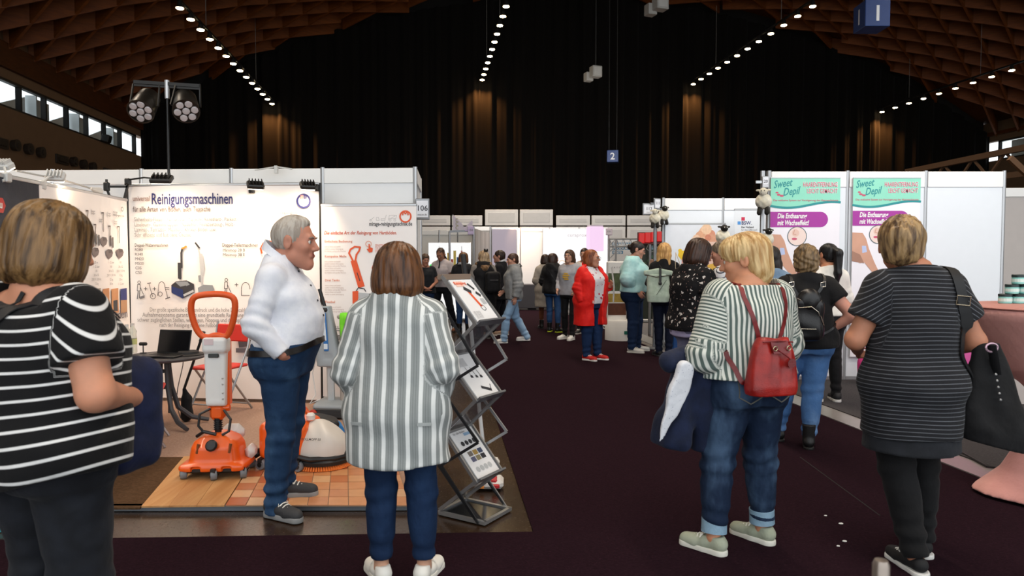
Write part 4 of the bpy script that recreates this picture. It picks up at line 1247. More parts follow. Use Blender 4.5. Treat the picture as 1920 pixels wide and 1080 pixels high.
def printed_scrubber(dx, dy):
    q = lambda *pts: cp(*[(x + dx, y + dy) for x, y in pts])
    p2.line(q((662, 489), (655, 475), (658, 468), (666, 463), (676, 464), (674, 471), (669, 478), (667, 489)), 3.2 * sx2, INKO)
    p2.poly(q((658, 490), (669, 488), (684, 537), (672, 541)), INKO); p2.line(q((670, 512), (675, 527)), 1.6 * sx2, INK)
    p2.line(q((668, 546), (672, 540), (683, 542), (686, 547)), 1.6 * sx2, INK)
    p2.poly(q((661, 547), (672, 546), (672, 560), (668, 570), (661, 570)), INKO); p2.poly(q((672, 549), (705, 552), (716, 563), (712, 570), (672, 568)), LG2); p2.rect(*q((692, 553))[0], *q((697, 551))[0], INK)
    p2.poly(q((668, 569), (684, 571), (684, 574), (668, 574)), INK)
printed_scrubber(0, 0); printed_scrubber(44, 28)
p2.ring(cx(692), cz(458), 5.2 * sx2, 1.2 * sx2, mat('#e8a48c', .6)); p2.poly(cp((692, 458), (694, 458), (695, 464), (700, 466), (699, 473), (693, 474), (688, 467), (692, 467)), INKO)
for i, s_ in enumerate(('SENSITIVE', 'TOUCH', 'SYSTEM')): text(rb, s_, cx(704), cz(463 + i * 5.3), .035, mat('#d9795f', .6), width=(18, 12, 14)[i] * sx2)
for y, hd, n in ((451, 'Einfachste Bedienung', 3), (479, 'Kompakte Maße', 6), (524, 'Drei Tanks', 5), (565, 'Flexibel', 3)):
    text(rb, hd, cx(609), cz(y + 4), .034, mat('#d88a72', .6), bold=.01)
    for k in range(n): text(rb, ('leicht zu führen und handlich', 'sauber in einem Arbeitsgang', 'für kleine und große Flächen')[k % 3], cx(609), cz(y + 13 + k * 4.2), .019, mat('#b9a8a4', .6), width=(30 + 5 * ((k * 7) % 3)) * sx2)
p2.rect(cx(620), cz(622), cx(650), cz(620), LG); text(rb, 'ROLLMOPP', cx(616), cz(618), .045, INK, bold=.01)
for k in range(3): p2.rect(cx(618), cz(632 + k * 3), cx(652), cz(630 + k * 3), DG if k % 2 == 0 else LG)
p2.rect(cx(622), cz(656), cx(640), cz(645), DG)
for k in range(6): text(rb, ('Zubehör für alle Böden', 'Walzen, Tücher, Pads')[k % 2], cx(612), cz(668 + k * 9), .045, INKG, width=70 * sx2)
p2.done()

# left side banners running towards the camera
W7 = Vector((*XY(241, 7.12), 0)); W5 = Vector((*XY(0, 5.0), 0)); wd = (W7 - W5).normalized()
split = W5.lerp(W7, (5.53 - 5.0) / 2.12)
A_ = W5 - wd * 1.2
db, L3, h3 = banner('dark blue grey banner with a red hexagon badge at the left edge', A_, split, .08, 2.10, True, fabric('#30343d', '#4b4e57', .7, 0, .05, nscale=2.2), False)
p3 = Print(db, -.012); s3 = (split - A_.copy()).length
hx = (Vector((*XY(2, 5.02), 0)) - A_).length - .02; hz = P(2, 385, 5.02)[2]
def hexa(r): return [(hx + r * 1.05 * math.cos(R(60 * k)), hz + r * math.sin(R(60 * k))) for k in range(6)]
p3.poly(hexa(.062), INKR); p3.done()
text(db, 'u', hx + .002, hz - .02, .075, WHITE, y=-.016, bold=.03, align='CENTER')
pw = Print(db, -.012)
for k, (y0, y1) in enumerate(((438, 441), (470, 478), (496, 500))): pw.rect(hx + .0, P(2, y1, 5.05)[2], hx + .06, P(2, y0, 5.05)[2], WHITE)
pw.done()
wbn, L4, h4 = banner('white banner with rows of vacuum nozzles and a strip of photos', split + wd * .004, W7, .08, 2.10, True, PRINTW, False)
p4 = Print(wbn, -.012)
def wx(px):  # local x of an image column on this banner
    r = (px - 960) / FOC; a = split; t = (a.x - r * a.y) / (r * wd.y - wd.x); return t
def wz(px, py): t = wx(px); Y = (split + wd * t).y; return P(px, py, Y)[2]
def wp(*pts): return [(wx(x), wz(x, y)) for x, y in pts]
BR_ = mat('#6d6263', .5); BR2 = mat('#4c4446', .5)
for (x, y) in ((165, 450), (193, 453), (177, 473), (203, 476), (223, 475), (140, 470)):
    p4.poly(wp((x - 7, y - 5), (x - 2, y - 9), (x + 5, y - 8), (x + 7, y - 2), (x + 5, y + 5), (x - 1, y + 10), (x - 6, y + 3)), BR_); p4.poly(wp((x - 2, y - 9), (x + 5, y - 8), (x + 6, y - 3), (x - 1, y - 1)), BR2)
for (x, y, L_) in ((133, 391, 20), (163, 395, 35), (192, 399, 35), (177, 421, 40), (204, 424, 36), (221, 425, 30)):
    p4.line(wp((x - 2, y), (x + 2, y), (x + 1, y + 9), (x + 1, y + L_)), .012, BR2)
for (x, y) in ((179, 440), (206, 443), (184, 442), (210, 446)): p4.line(wp((x, y), (x, y + 17)), .025, BR2)
p4.ring(wx(229), wz(229, 392), .02, .006, BR2, 12); p4.rect(wx(94), wz(94, 390), wx(118), wz(94, 380), LG2); p4.rect(wx(95), wz(95, 389), wx(117), wz(95, 382), PRINTW)
pics = ['#575089', '#93897a', '#b58a63', '#7d7f86', '#a89f94', '#c58a5c', '#c78f62', '#2b3576', '#c9a57e']
xs = [109, 122, 138, 155, 171, 187, 203, 220, 236]
for i in range(8):
    x0, x1 = xs[i] + 2, xs[i + 1] - 2
    mm = mat(pics[i], .5, var=.25, scale=6)
    p4.poly(wp((x0, 588), (x1, 586), (x1, 540), (x0, 542)), mm)
    if i in (1, 2, 4, 5, 6): p4.poly(wp((x0 + 3, 583), (x1 - 2, 583), (x1 - 2, 562), (x0 + 3, 564)), DG)
    if i == 7: p4.poly(wp((x0, 588), (x1, 586), (x1, 562), (x0, 563)), mat('#b98d68', .5))
p4.done()
for i, (x, y) in enumerate(((177, 494), (205, 494), (223, 494))):
    for k in range(6): text(wbn, ('30 m', '1 - 2 Liter', '18 l', '38 x 32', '230 V / 50 Hz', '12 kg')[(k + i) % 6], wx(x), wz(x, y + k * 8), .032, INKG, align='CENTER', y=-.016)
for (x, y) in ((140, 393), (170, 397), (200, 401), (184, 412), (212, 416)):
    for k in range(2): text(wbn, 'Sauger', wx(x), wz(x, y + k * 4), .028, INKG, y=-.016)
text(wbn, 'mirage', wx(211), wz(211, 399), .035, INKG, y=-.016); text(wbn, 'reinigungstechnik', wx(211), wz(211, 404), .03, INK, y=-.016, width=.24)
text(wbn, 'für alle Böden', wx(150), wz(150, 610), .12, mat('#7c7174', .6), bold=.01, y=-.016, width=wx(234) - wx(150))

# clamp lamps over the banners
LAMPG = emit('#fff0d8', 9, 'floodlight glass')
def clamp_lamp(label, base, armto, m=BLK, aim=None, power=60, size=.16, rot=0, kind='flood', group=None):
    o = thing('clamp_lamp', label, 'lamp', base)
    base = Vector(base); e = Vector(armto) - base
    b = mb(); b.box((0, 0, 0), (.05, .06, .07), None, .008); b.tube([(0, -.02, -.02), (0, -.05, -.03)], .012, 6); b.build('clamp', m, o)
    b = mb(); b.tube([(0, 0, .02), e * .5 + Vector((0, 0, .03)), e], .009, 6); b.build('arm', m, o)
    aim = Vector(aim) - Vector(armto) if aim is not None else Vector((0, 0, -1))
    M = aim.to_track_quat('-Z', 'Y').to_matrix()
    b = mb(); b.box((0, 0, .0), (size, size * .62, .05), None, .012)
    for k in range(5): b.box((-size * .36 + k * size * .18, 0, .035), (.008, size * .5, .03))
    hd = b.build('lamp_head', m, o); hd.matrix_local = Matrix.Translation(e) @ M.to_4x4()
    b = mb(); b.box((0, 0, -.026), (size * .86, size * .5, .006)); b.build('glass', LAMPG, hd)
    lp = lamp('clamp_lamp_light', 'SPOT', Vector(armto) + aim.normalized() * .05, power, (1, .72, .48), Vector(armto) + aim, spot_size=R(125), spot_blend=.9, shadow_soft_size=.06)
    return o
ytop = 7.2
c1, h1_ = P(240, 341, 7.2), P(302, 337, 6.9)
clamp_lamp('black clamp lamp with a long arm left above the wide banner', c1, P(303, 336, 6.85), BLK, P(330, 470, 7.25), 26, .2)
clamp_lamp('black clamp lamp above the middle of the wide banner', P(472, 356, 7.18), P(479, 347, 6.85), BLK, P(470, 450, 7.2), 24, .16)
clamp_lamp('black clamp lamp above the right end of the wide banner', P(594, 352, 7.15), P(577, 348, 6.85), BLK, P(560, 450, 7.2), 22, .15)
WHT = mat('#c9c9c6', .45)
clamp_lamp('white clamp lamp with a square glass over the side banners', P(78, 347, 5.6), P(104, 331, 5.75), WHT, P(150, 430, 6.3), 22, .14)
clamp_lamp('round white clamp lamp at the far left over the dark banner', P(12, 333, 5.1), P(6, 312, 5.25), WHT, P(60, 430, 5.5), 16, .14)
o = thing('lamp_bracket', 'black bracket arm sticking out left of the wide banner', 'bracket', P(200, 350, 7.2))
b = mb(); b.box((0, 0, 0), (.05, .05, .09), None, .008); b.beam((0, 0, 0), P(240, 350, 7.2) - P(200, 350, 7.2), .02, .022); b.beam((0, 0, -.02), (.04, 0, -.13), .018, .018); b.tube([(.0, 0, .04), (0, 0, .075)], .012, 6); b.beam((.22, 0, .03), (.17, 0, -.16), .02, .02); b.build('arm', BLK, o)
o = thing('lamp_rod', 'thin white lamp arm leaning over the white side banner', 'lamp', P(120, 338, 6.0))
b = mb(); b.tube([P(30, 320, 5.4) - P(120, 338, 6.0), (0, 0, 0), P(176, 355, 6.7) - P(120, 338, 6.0)], .008, 6); b.build('arm', WHT, o)
b = mb(); b.tube([P(170, 353, 6.6) - P(120, 338, 6.0), P(186, 359, 6.75) - P(120, 338, 6.0)], [.012, .04], 10); b.build('lamp_head', WHT, o)
o = thing('wall_lamp_arm', 'white lamp arm lying along the top of the back partition', 'lamp', P(518, 318, 7.5))
b = mb(); b.tube([P(478, 319, 7.5) - P(518, 318, 7.5), (0, 0, .03), P(548, 317, 7.5) - P(518, 318, 7.5)], .008, 6); b.box((0, 0, 0), (.03, .05, .08)); b.build('arm', WHT, o)

# stand light with two LED cans
o = thing('light_stand', 'black tripod light stand with two seven-lens spotlights on a crossbar', 'stage light', (P(316, 300, 7.42)[0], 7.42, PZ))
topz = P(316, 156, 7.42)[2] - PZ
b = mb(); b.tube([(0, 0, .1), (0, 0, topz * .62)], .02, 10); b.tube([(0, 0, topz * .55), (0, 0, topz)], .014, 10); b.tube([(0, 0, topz * .6), (0, 0, topz * .64)], .028, 10); b.build('pole', BLK, o)
b = mb()
for k in range(3):
    a = R(-90 + 120 * k * .5 - 60 + 30); b.tube([(0, 0, .5), (.0 + .3 * math.cos(a), -.12 * abs(math.sin(a)), .0)], .012, 6)
b.build('tripod_leg', BLK, o)
bw = .345
b = mb(); b.beam((-bw, 0, topz + .012), (bw, 0, topz - .03), .035, .035); b.beam((-bw, 0, topz - .02), (bw, 0, topz - .06), .02, .02); b.build('crossbar', BLK, o)
b = mb(); b.tube([(0, -.0, topz - .16), (0, 0, topz + .03)], .024, 10); b.build('socket', mat('#c9cacb', .3, .6), o)
LENSW = mat('#b9b2b2', .2)
for sgn, az, tz in ((-1, R(10), 0), (1, R(24), 0)):
    cx_ = -.215 if sgn < 0 else .22
    ctr = Vector((cx_, -.06, topz - .25))
    dirv = Vector((.12 if sgn < 0 else .5, -1, -.85)).normalized(); M = dirv.to_track_quat('Z', 'Y').to_matrix()
    b = mb(); b.lathe([(.09, -.22), (.11, -.18), (.125, .0), (.13, .1), (.135, .125), (.12, .127), (.118, .11)], ctr, 20, M)
    can = b.build('spotlight_can', mat('#15130f', .35), o, True)
    for k in range(7):
        r = 0 if k == 6 else .083; q = ctr + M @ Vector((r * math.cos(R(60 * k + 15)), r * math.sin(R(60 * k + 15)), .112))
        b = mb(); b.lathe([(.037, 0), (.037, .012), (.03, .02), (.0, .022)], q, 14, M); b.build('lens', LENSW, can, True)
    b = mb()
    for s_ in (-1, 1): q = ctr + M @ Vector((.14 * s_, 0, 0)); b.beam(q, (q.x, 0, topz - .01), .012, .025)
    b.build('yoke', BLK, o)

# stand number boards
def num_sign(label, px0, py0, px1, py1, Y, s_, rz, sub=True, m=ALUD, face='#e8eaf0', ink=INK, br_=(-.07,), pole_=False):
    p0, p1 = P(px0, py1, Y), P(px1, py0, Y); w, h = p1[0] - p0[0], p1[2] - p0[2]
    o = thing('stand_number_sign', label, 'sign', (p0[0], Y, p0[2]), R(rz))
    b = mb(); b.box((w / 2, .015, h / 2), (w, .03, h), None, .006); b.build('frame', m, o)
    b = mb(); b.box((w / 2, -.002, h / 2), (w * .82, .006, h * .78)); b.build('card', mat(face, .5), o)
    text(o, s_, w / 2, h * .42, h * .36, ink, y=-.007, align='CENTER', bold=.012)
    if sub: text(o, 'messe.de', w / 2, h * .2, h * .12, ink, y=-.007, align='CENTER')
    b = mb(); b.box((br_[0] / 2 + (w if br_[0] > 0 else 0), .02, h / 2), (abs(br_[0]), .02, .03)) if not pole_ else b.tube([(w / 2, .03, h), (w / 2, .03, -p0[2] + .0)], .02, 8); b.build('bracket', m, o)
    return o
num_sign('stand number board 106 on the end post of the left partition', 779, 372, 805, 412, 7.45, '106', -4)

# --- counter with green cloth
cz_ = P(650, 590, 6.55)[2]
o = thing('counter', 'grey demonstration counter in front of the roll-up banner', 'counter', (*XY(634, 6.55), PZ), R(-3))
w = .66; b = mb(); b.box((w / 2, .2, (cz_ - PZ) / 2), (w, .4, cz_ - PZ - .05), None, .02); b.build('body', mat('#a79d94', .5), o)
b = mb(); b.box((w / 2, .2, cz_ - PZ - .02), (w + .03, .44, .04), None, .012); b.build('worktop', mat('#b3aaa1', .4), o)
for k in (0.18, .42): b = mb(); b.box((k, -.004, (cz_ - PZ) / 2), (.02, .012, cz_ - .2)); b.build('panel_joint', mat('#857c75', .6), o)
o = thing('cleaning_cloth', 'bright green microfibre cloth draped over the grey counter edge', 'cloth', (*XY(646, 6.50), cz_))
GC = fabric('#6fd42c', '#86e23f', .9)
vs = []; fs = []; nx, nz = 9, 14
for i in range(nx + 1):
    for j in range(nz + 1):
        u, v = i / nx - .5, j / nz
        y = .09 - v * .4 if v < .25 else -.012 - .006 * math.sin(u * 22 + v * 5); z = .012 if v < .25 else .01 - (v - .25) * .43 * (1 - .18 * (u + .5))
        vs.append((u * (.085 - .02 * v + .02 * math.sin(v * 4)) + .0, y, z))
for i in range(nx):
    for j in range(nz): a = i * (nz + 1) + j; fs.append((a, a + nz + 1, a + nz + 2, a + 1))
me = bpy.data.meshes.new('cloth'); me.from_pydata(vs, [], fs); c = link('cloth_sheet', me, o, GC, True)
md = c.modifiers.new('thick', 'SOLIDIFY'); md.thickness = .006
o = thing('handheld_tool', 'dark hand tool lying on the grey counter', 'tool', (*XY(676, 6.72), cz_))
b = mb(); b.tube([(-.06, 0, .02), (.0, 0, .022), (.09, .02, .018)], [.02, .016, .012], 8); b.build('grip', DG, o); b = mb(); b.box((.1, .02, .016), (.05, .05, .03), None, .01); b.build('head', DG, o)
# ================================================================== THINGS ON THE LEFT STAND
ORG = mat('#ee6014', .35, var=.04, coat=.3); BLKP = mat('#17181a', .45); WGREY = mat('#e3e4e2', .35); GRY = mat('#8f979c', .4)
def sdfpart(name, f, lo, hi, h, m, parent, it=2): return sdf_obj(name, f, lo, hi, h, m, parent, None, None, it)
def scrubber_wheel(parent, p, rz=0, r=.034):
    w = mb(); M = Matrix.Rotation(math.pi / 2, 3, 'Y'); M = Matrix.Rotation(rz, 3, 'Z') @ M
    w.lathe([(r * .5, -.02), (r * .9, -.02), (r, -.014), (r, .014), (r * .9, .02), (r * .5, .02)], p, 14, M)
    o = w.build('caster', mat('#767b80', .5), parent, True)
    h = mb(); h.lathe([(r * .45, -.024), (r * .45, .024)], p, 10, M); h.box((p[0], p[1], p[2] + .03), (.03, .05, .03)); h.build('hub', BLKP, o)
# -- upright scrubber dryer
bx_, by_ = XY(404, 4.75)
s1 = thing('floor_scrubber', 'upright orange and white scrubber with a loop handle standing on oak boards', 'scrubber', (bx_, by_, PZ + .011), R(4))
def skirt(p):
    t = np.clip((p[:, 2] - .06) / .2, 0, 1)
    w = np.interp(p[:, 2], [.05, .085, .105, .2, .25, .29], [.2, .197, .172, .158, .135, .09]).astype(F); dpt = np.interp(p[:, 2], [.05, .09, .2, .29], [.15, .14, .13, .07]).astype(F)
    q = ((np.abs(p[:, 0]) / w) ** 5 + (np.abs(p[:, 1]) / dpt) ** 4) ** .22
    d = (q - 1) * .1
    d = np.maximum(d, np.maximum(.055 - p[:, 2], p[:, 2] - .285 + .05 * np.abs(p[:, 0] / .14) ** 2))
    fl = rbox(p, (0, 0, .075), (.43, .31, .04), .018); d = sm(d, fl, .03)
    for x in (-.1, .1): d = np.maximum(d, -rbox(p, (x, -.16, .06), (.06, .05, .05), .006))
    d = smx(d, -rbox(p, (0, -.165, .225), (.3, .03, .012), .004), .006)
    return d
sdfpart('scrub_deck', skirt, (-.24, -.19, .03), (.24, .19, .32), .0065, ORG, s1)
b = mb(); b.box((0, 0, .055), (.40, .28, .035), None, .01); b.box((-.2, -.06, .06), (.03, .1, .03), None, .01); b.box((.2, -.06, .06), (.03, .1, .03), None, .01); b.build('squeegee_frame', BLKP, s1)
b = mb(); b.lathe([(.036, 0), (.04, .01), (.03, .022), (.018, .024)], (0, -.13, .22), 16, Matrix.Rotation(R(65), 3, 'X')); b.build('filler_cap', BLKP, s1, True)
for x in (-.1, .11): b = mb(); b.beam((x, -.128, .17), (x + .01, -.118, .23), .018, .012); b.build('latch', mat('#7b4a2c', .4), s1)
for x, y in ((-.19, -.12), (.2, -.12), (.02, -.16), (-.18, .12), (.19, .12)): scrubber_wheel(s1, (x, y, .032), R(20))
b = mb(); b.box((.2, .06, .13), (.07, .12, .1), None, .03); b.box((.06, .12, .25), (.16, .1, .12), None, .04); b.build('water_tank', mat('#d9d9d6', .3), s1, True)
b = mb(); b.tube([(0, .0, .27), (.0, .0, .42)], .022, 12)
for k in range(7): b.tube([(0, 0, .30 + k * .015), (0, 0, .306 + k * .015)], .03, 12)
b.build('joint_bellows', BLKP, s1, True)
b = mb(); b.box((.0, .0, .42), (.1, .07, .1), None, .02); b.tube([(-.06, 0, .45), (.08, 0, .45)], .022, 10); b.build('joint_yoke', ORG, s1, True)
b = mb()
b.tube([(-.04, -.03, .45), (-.1, -.06, .42), (-.11, -.06, .34), (-.07, -.06, .29)], .009, 8); b.tube([(.05, -.03, .44), (.1, -.05, .38), (.09, -.06, .3), (.05, -.08, .28)], .009, 8); b.tube([(-.12, -.06, .27), (-.06, -.1, .31), (.02, -.1, .29)], .012, 8)
b.build('hose', BLKP, s1, True)
def column(p):
    t = np.clip((p[:, 2] - .46) / .46, 0, 1)
    d = rbox(p, (0, 0, .7), (.15, .1, .47), .025)
    d = np.maximum(d, np.abs(p[:, 0]) - (.064 + .012 * t))
    d = sm(d, rbox(p, (0, -.012, .885), (.165, .115, .11), .028), .015)
    d = smx(d, -rbox(p, (0, -.058, .66), (.075, .016, .3), .01), .006)
    return d
sdfpart('water_column', column, (-.11, -.09, .44), (.11, .09, .97), .006, WGREY, s1)
b = mb(); b.box((.068, .03, .69), (.02, .07, .45), None, .008); b.box((0, .05, .7), (.12, .03, .46), None, .01); b.build('column_spine', ORG, s1)
b = mb(); b.box((-.005, -.056, .815), (.07, .01, .026), None, .004); b.build('display', mat('#2a2e2c', .2), s1)
b = mb(); b.box((-.03, -.071, .91), (.06, .004, .04)); b.build('control_label', mat('#d9c4c6', .4), s1)
for z in (.52, .56, .62, .66): 
    b = mb(); b.ball((.05, -.052, z), .006, 8, 5); b.build('screw', mat('#b4b5b3', .4), s1)
loop = []
for (x, z) in ((-.06, .93), (-.115, .97), (-.148, 1.1), (-.14, 1.19), (-.1, 1.225), (.02, 1.235), (.12, 1.225), (.15, 1.185), (.135, 1.08), (.1, .975), (.07, .935), (.0, .955)): loop.append(Vector((x, -.03 - (z - .95) * .15, z)))
def smooth_loop(pts, it=2):
    for _ in range(it):
        o = []
        for i in range(len(pts)): a, c = pts[i], pts[(i + 1) % len(pts)]; o += [a.lerp(c, .25), a.lerp(c, .75)]
        pts = o
    return pts
b = mb(); b.tube(smooth_loop(loop), .021, 10, closed=True); b.build('loop_handle', mat('#e25a22', .45), s1, True)
# -- second scrubber behind the man
bx_, by_ = XY(566, 4.95)
s2 = thing('floor_scrubber', 'orange scrubber with pale grey domed tank and orange disc brush behind the man', 'scrubber', (bx_, by_, PZ + .011), R(-6))
def rear(p):
    d = rbox(p, (-.105, .02, .19), (.35, .34, .27), .05)
    d = smx(d, (p[:, 0] * .45 + p[:, 2] * .86 - .31).astype(F), .03)
    return np.maximum(d, -p[:, 2] + .06)
sdfpart('body_shell', rear, (-.32, -.2, .04), (.1, .24, .36), .008, ORG, s2)
def dome(p):
    t = np.clip((p[:, 2] - .08) / .3, 0, 1)
    d = ell(p * A3(1, 1, 1), (.13, .0, .1), (.2, .17, .23)); 
    d = smx(d, (p[:, 2] * .8 + p[:, 0] * .6 - .345).astype(F), .03)
    return np.maximum(d, np.maximum(.085 - p[:, 2], .03 - p[:, 0]))
sdfpart('tank_dome', dome, (-.06, -.2, .06), (.36, .2, .36), .008, mat('#d3cdc6', .35), s2)
b = mb(); b.lathe([(.03, 0), (.032, .03), (.02, .045)], (.06, -.02, .33), 12); b.build('tank_cap', mat('#e5e0da', .4), s2, True)
b = mb(); b.lathe([(.15, .03), (.205, .035), (.21, .06), (.19, .085), (.1, .1)], (.13, 0, 0), 26, None, 1, .88); b.build('brush_housing', BLKP, s2, True)
b = mb()
for k in range(70):
    a = 2 * math.pi * k / 70; c, s_ = math.cos(a), math.sin(a); b.tube([(.13 + .18 * c, .16 * s_, .04), (.13 + .205 * c, .18 * s_, .002)], [.006, .009], 5)
br = b.build('brush_bristles', mat('#e07427', .7), s2); br['kind'] = 'stuff'
b = mb(); b.tube([(-.02, -.15, .1), (.12, -.19, .09), (.27, -.12, .085), (.345, 0, .085), (.27, .12, .085)], .018, 8); b.box((-.3, -.1, .1), (.05, .09, .06), None, .02); b.box((.33, -.02, .1), (.05, .08, .04), None, .015); b.build('bumper', BLKP, s2, True)
for x, y in ((-.25, -.15), (.03, -.17), (-.25, .15)): scrubber_wheel(s2, (x, y, .036), R(80), .038)
text(s2, 'ROLLMOPP 50', .05, 0, .022, BLKP, y=0, bold=.01, name='maker_plate_text', M=Matrix.Translation((0, -.169, .218)) @ Matrix.Rotation(R(-24), 4, 'X'))
b = mb(); b.tube([(-.2, .02, .3), (-.24, .04, .7), (-.2, .03, 1.0)], .02, 8); b.build('handle_post', ORG, s2, True)
b = mb(); b.tube([(-.2, .03, 1.0), (-.16, .02, 1.03), (-.02, 0, 1.055), (.04, 0, 1.06)], .022, 8); b.build('handle_bar', ORG, s2, True)
# -- grey upright machine
bx_, by_ = XY(628, 6.55)
s3_ = thing('upright_cleaner', 'grey upright cleaner with a blue striped display and square floor head', 'cleaner', (bx_, by_, PZ), R(-5))
def fhead(p):
    d = rbox(p, (.0, .02, .085), (.38, .3, .13), .03); return smx(d, (p[:, 2] - .155 + (p[:, 1] + .0) * -.25).astype(F) , .02)
sdfpart('floor_head', fhead, (-.22, -.16, 0), (.22, .2, .2), .009, GRY, s3_)
b = mb(); b.box((0, -.125, .055), (.36, .03, .09), None, .012)
for k in range(9): b.box((0, -.143, .02 + k * .008), (.33, .006, .003))
b.build('roller_guard', mat('#3a3c3e', .5), s3_)
b = mb(); b.lathe([(.02, 0), (.035, .004), (.035, .02), (.02, .024)], (-.17, -.14, .055), 14, Matrix.Rotation(R(90), 3, 'X')); b.build('side_knob', mat('#c23c22', .4), s3_, True)
b = mb(); b.box((-.06, .02, .36), (.065, .06, .46), Matrix.Rotation(R(3), 3, 'X'), .015); b.build('stem', mat('#b7bcbe', .4), s3_)
def bodyu(p):
    t = np.clip((p[:, 2] - .5) / .55, 0, 1); w = np.interp(p[:, 2], [.46, .56, .68, .95, 1.05], [.1, .115, .1, .055, .04]).astype(F)
    q = np.sqrt(((p[:, 0] + .075 + .02 * t) / w) ** 4 + ((p[:, 1] - .02) / (.075 - .025 * t)) ** 4 + 1e-9) ** .5
    d = (q - 1) * .05; d = np.maximum(d, np.maximum(.47 - p[:, 2], p[:, 2] - 1.04))
    return smx(d, -rbox(p, (-.06, -.075, .57), (.1, .05, .07), .02), .01)
sdfpart('handle_body', bodyu, (-.25, -.1, .45), (.08, .13, 1.07), .008, mat('#9aa3a8', .4), s3_)
b = mb(); b.box((-.085, -.052, .8), (.045, .012, .36), Matrix.Rotation(R(-4), 3, 'Y'), .005); pnl = b.build('display_strip', mat('#2d6fb3', .3), s3_)
b = mb(); b.box((-.088, -.06, .84), (.024, .006, .24), Matrix.Rotation(R(-4), 3, 'Y')); b.box((-.076, -.06, .665), (.036, .006, .05)); b.build('display_window', mat('#dbe6ee', .3), pnl)
b = mb(); b.tube([(-.11, .02, 1.03), (-.13, .02, 1.1), (-.16, .02, 1.2)], .018, 8); b.lathe([(.02, 0), (.028, .02), (.02, .04)], (-.09, -.02, .985), 10); b.build('grip', BLKP, s3_, True)
b = mb(); b.tube([(-.2, .05, .6), (-.24, .03, .4), (-.2, .0, .2), (-.24, -.05, .12), (-.15, -.03, .16)], .006, 6); b.build('cable', mat('#d4d2cf', .5), s3_)
# -- black brush machine with blue bristles
o = thing('brush_machine', 'low black brush machine with a blue roller beside the grey cleaner', 'cleaner', (*XY(600, 5.75), PZ), R(20))
def bmf(p): return smx(rbox(p, (0, 0, .11), (.27, .24, .17), .04), (p[:, 2] + p[:, 0] * .35 - .185).astype(F), .02)
sdfpart('housing', bmf, (-.16, -.15, .0), (.17, .15, .22), .008, BLKP, o)
b = mb(); M = Matrix.Rotation(R(90), 3, 'X'); b.lathe([(.03, -.1), (.055, -.1), (.055, .1), (.03, .1)], (.12, 0, .058), 18, M); b.build('roller', mat('#2f7fc4', .8, bump=.8), o)
b = mb(); b.tube([(-.1, 0, .19), (-.14, 0, .26)], .02, 8); b.build('handle_stub', ORG, o)

# -- round table with laptop, bottles, hat
tz = P(300, 668, 6.1)[2]
tbx, tby = XY(303, 6.15)
tb_ = thing('round_table', 'round dark grey folding table with curved legs carrying a laptop', 'table', (tbx, tby, PZ))
TG = mat('#3b3a3e', .45, bump=.1)
b = mb(); th = tz - PZ; b.lathe([(.0, -.03), (.32, -.03), (.345, -.022), (.35, -.008), (.345, 0), (.0, 0)], (0, 0, th), 40); b.build('tabletop', TG, tb_, True)
b = mb()
for x in (-.05, .05): b.tube([(x, 0, .12), (x, 0, th - .03)], .018, 8)
b.box((0, 0, th * .55), (.13, .03, .03)); b.box((0, 0, th * .78), (.13, .03, .03)); b.build('centre_post', TG, tb_)
for a in (-35, 30, 150, 215):
    c, s_ = math.cos(R(a)), math.sin(R(a)); b = mb(); b.tube([(.04 * c, .04 * s_, th - .06), (.06 * c, .06 * s_, .35), (.11 * c, .11 * s_, .16), (.22 * c, .22 * s_, .06), (.36 * c, .36 * s_, .018)], [.018, .02, .022, .022, .018], 8); b.build('leg', TG, tb_, True)
tt = tz
lp = thing('laptop', 'open black laptop on the round table', 'laptop', (*XY(305, 6.08), tt), R(-8))
b = mb(); b.box((0, 0, .009), (.31, .22, .016), None, .004); lb = b.build('base', mat('#18191b', .4), lp)
b = mb()
for r_ in range(4): b.box((0, .06 - r_ * .025, .018), (.26, .018, .002))
b.box((0, -.07, .018), (.09, .05, .001)); b.build('keyboard', mat('#0c0c0d', .5), lb)
b = mb(); b.box((0, .145, .115), (.31, .008, .215), Matrix.Rotation(R(-14), 3, 'X'), .003); ld = b.build('lid', mat('#0f1012', .35), lp)
b = mb(); b.box((0, .139, .116), (.285, .004, .185), Matrix.Rotation(R(-14), 3, 'X')); b.build('screen', mat('#0a0a0c', .15), ld)
def bottle(x, label, Y):
    o = thing('water_bottle', label, 'bottle', (*XY(x, Y), tt), 0, 'water bottles on the round table')
    t = NT('clear plastic'); t.set(rough=.05, trans=.9, ior=1.2); t.base(lin('#e6efe9'))
    b = mb(); b.lathe([(.03, 0), (.034, .01), (.034, .14), (.03, .17), (.033, .2), (.014, .24), (.014, .255)], (0, 0, 0), 16); b.build('body', t.m, o, True)
    b = mb(); b.lathe([(.016, .25), (.016, .272), (.0, .274)], (0, 0, 0), 12); b.build('cap', mat('#ded9d2', .5), o)
    b = mb(); b.lathe([(.0348, .08), (.0348, .13)], (0, 0, 0), 16); b.build('paper_band', mat('#cfd08a', .5), o)
bottle(235, 'clear water bottle nearer the white side banner on the round table', 6.2); bottle(246, 'clear water bottle nearer the laptop on the round table', 6.32)
o = thing('hat', 'flat black hat lying on the right of the round table', 'hat', (*XY(350, 6.2), tt))
b = mb(); b.lathe([(.13, .0), (.135, .006), (.09, .014), (.085, .03), (.075, .036), (0, .04)], (0, 0, 0), 24); b.build('brim', mat('#171618', .7), o, True)
b = mb(); b.lathe([(.087, .014), (.086, .026)], (0, 0, 0), 24); b.build('band', mat('#b9b19f', .7), o)
o = thing('phone', 'dark phone lying at the left edge of the round table', 'phone', (*XY(262, 5.98), tt), R(20))
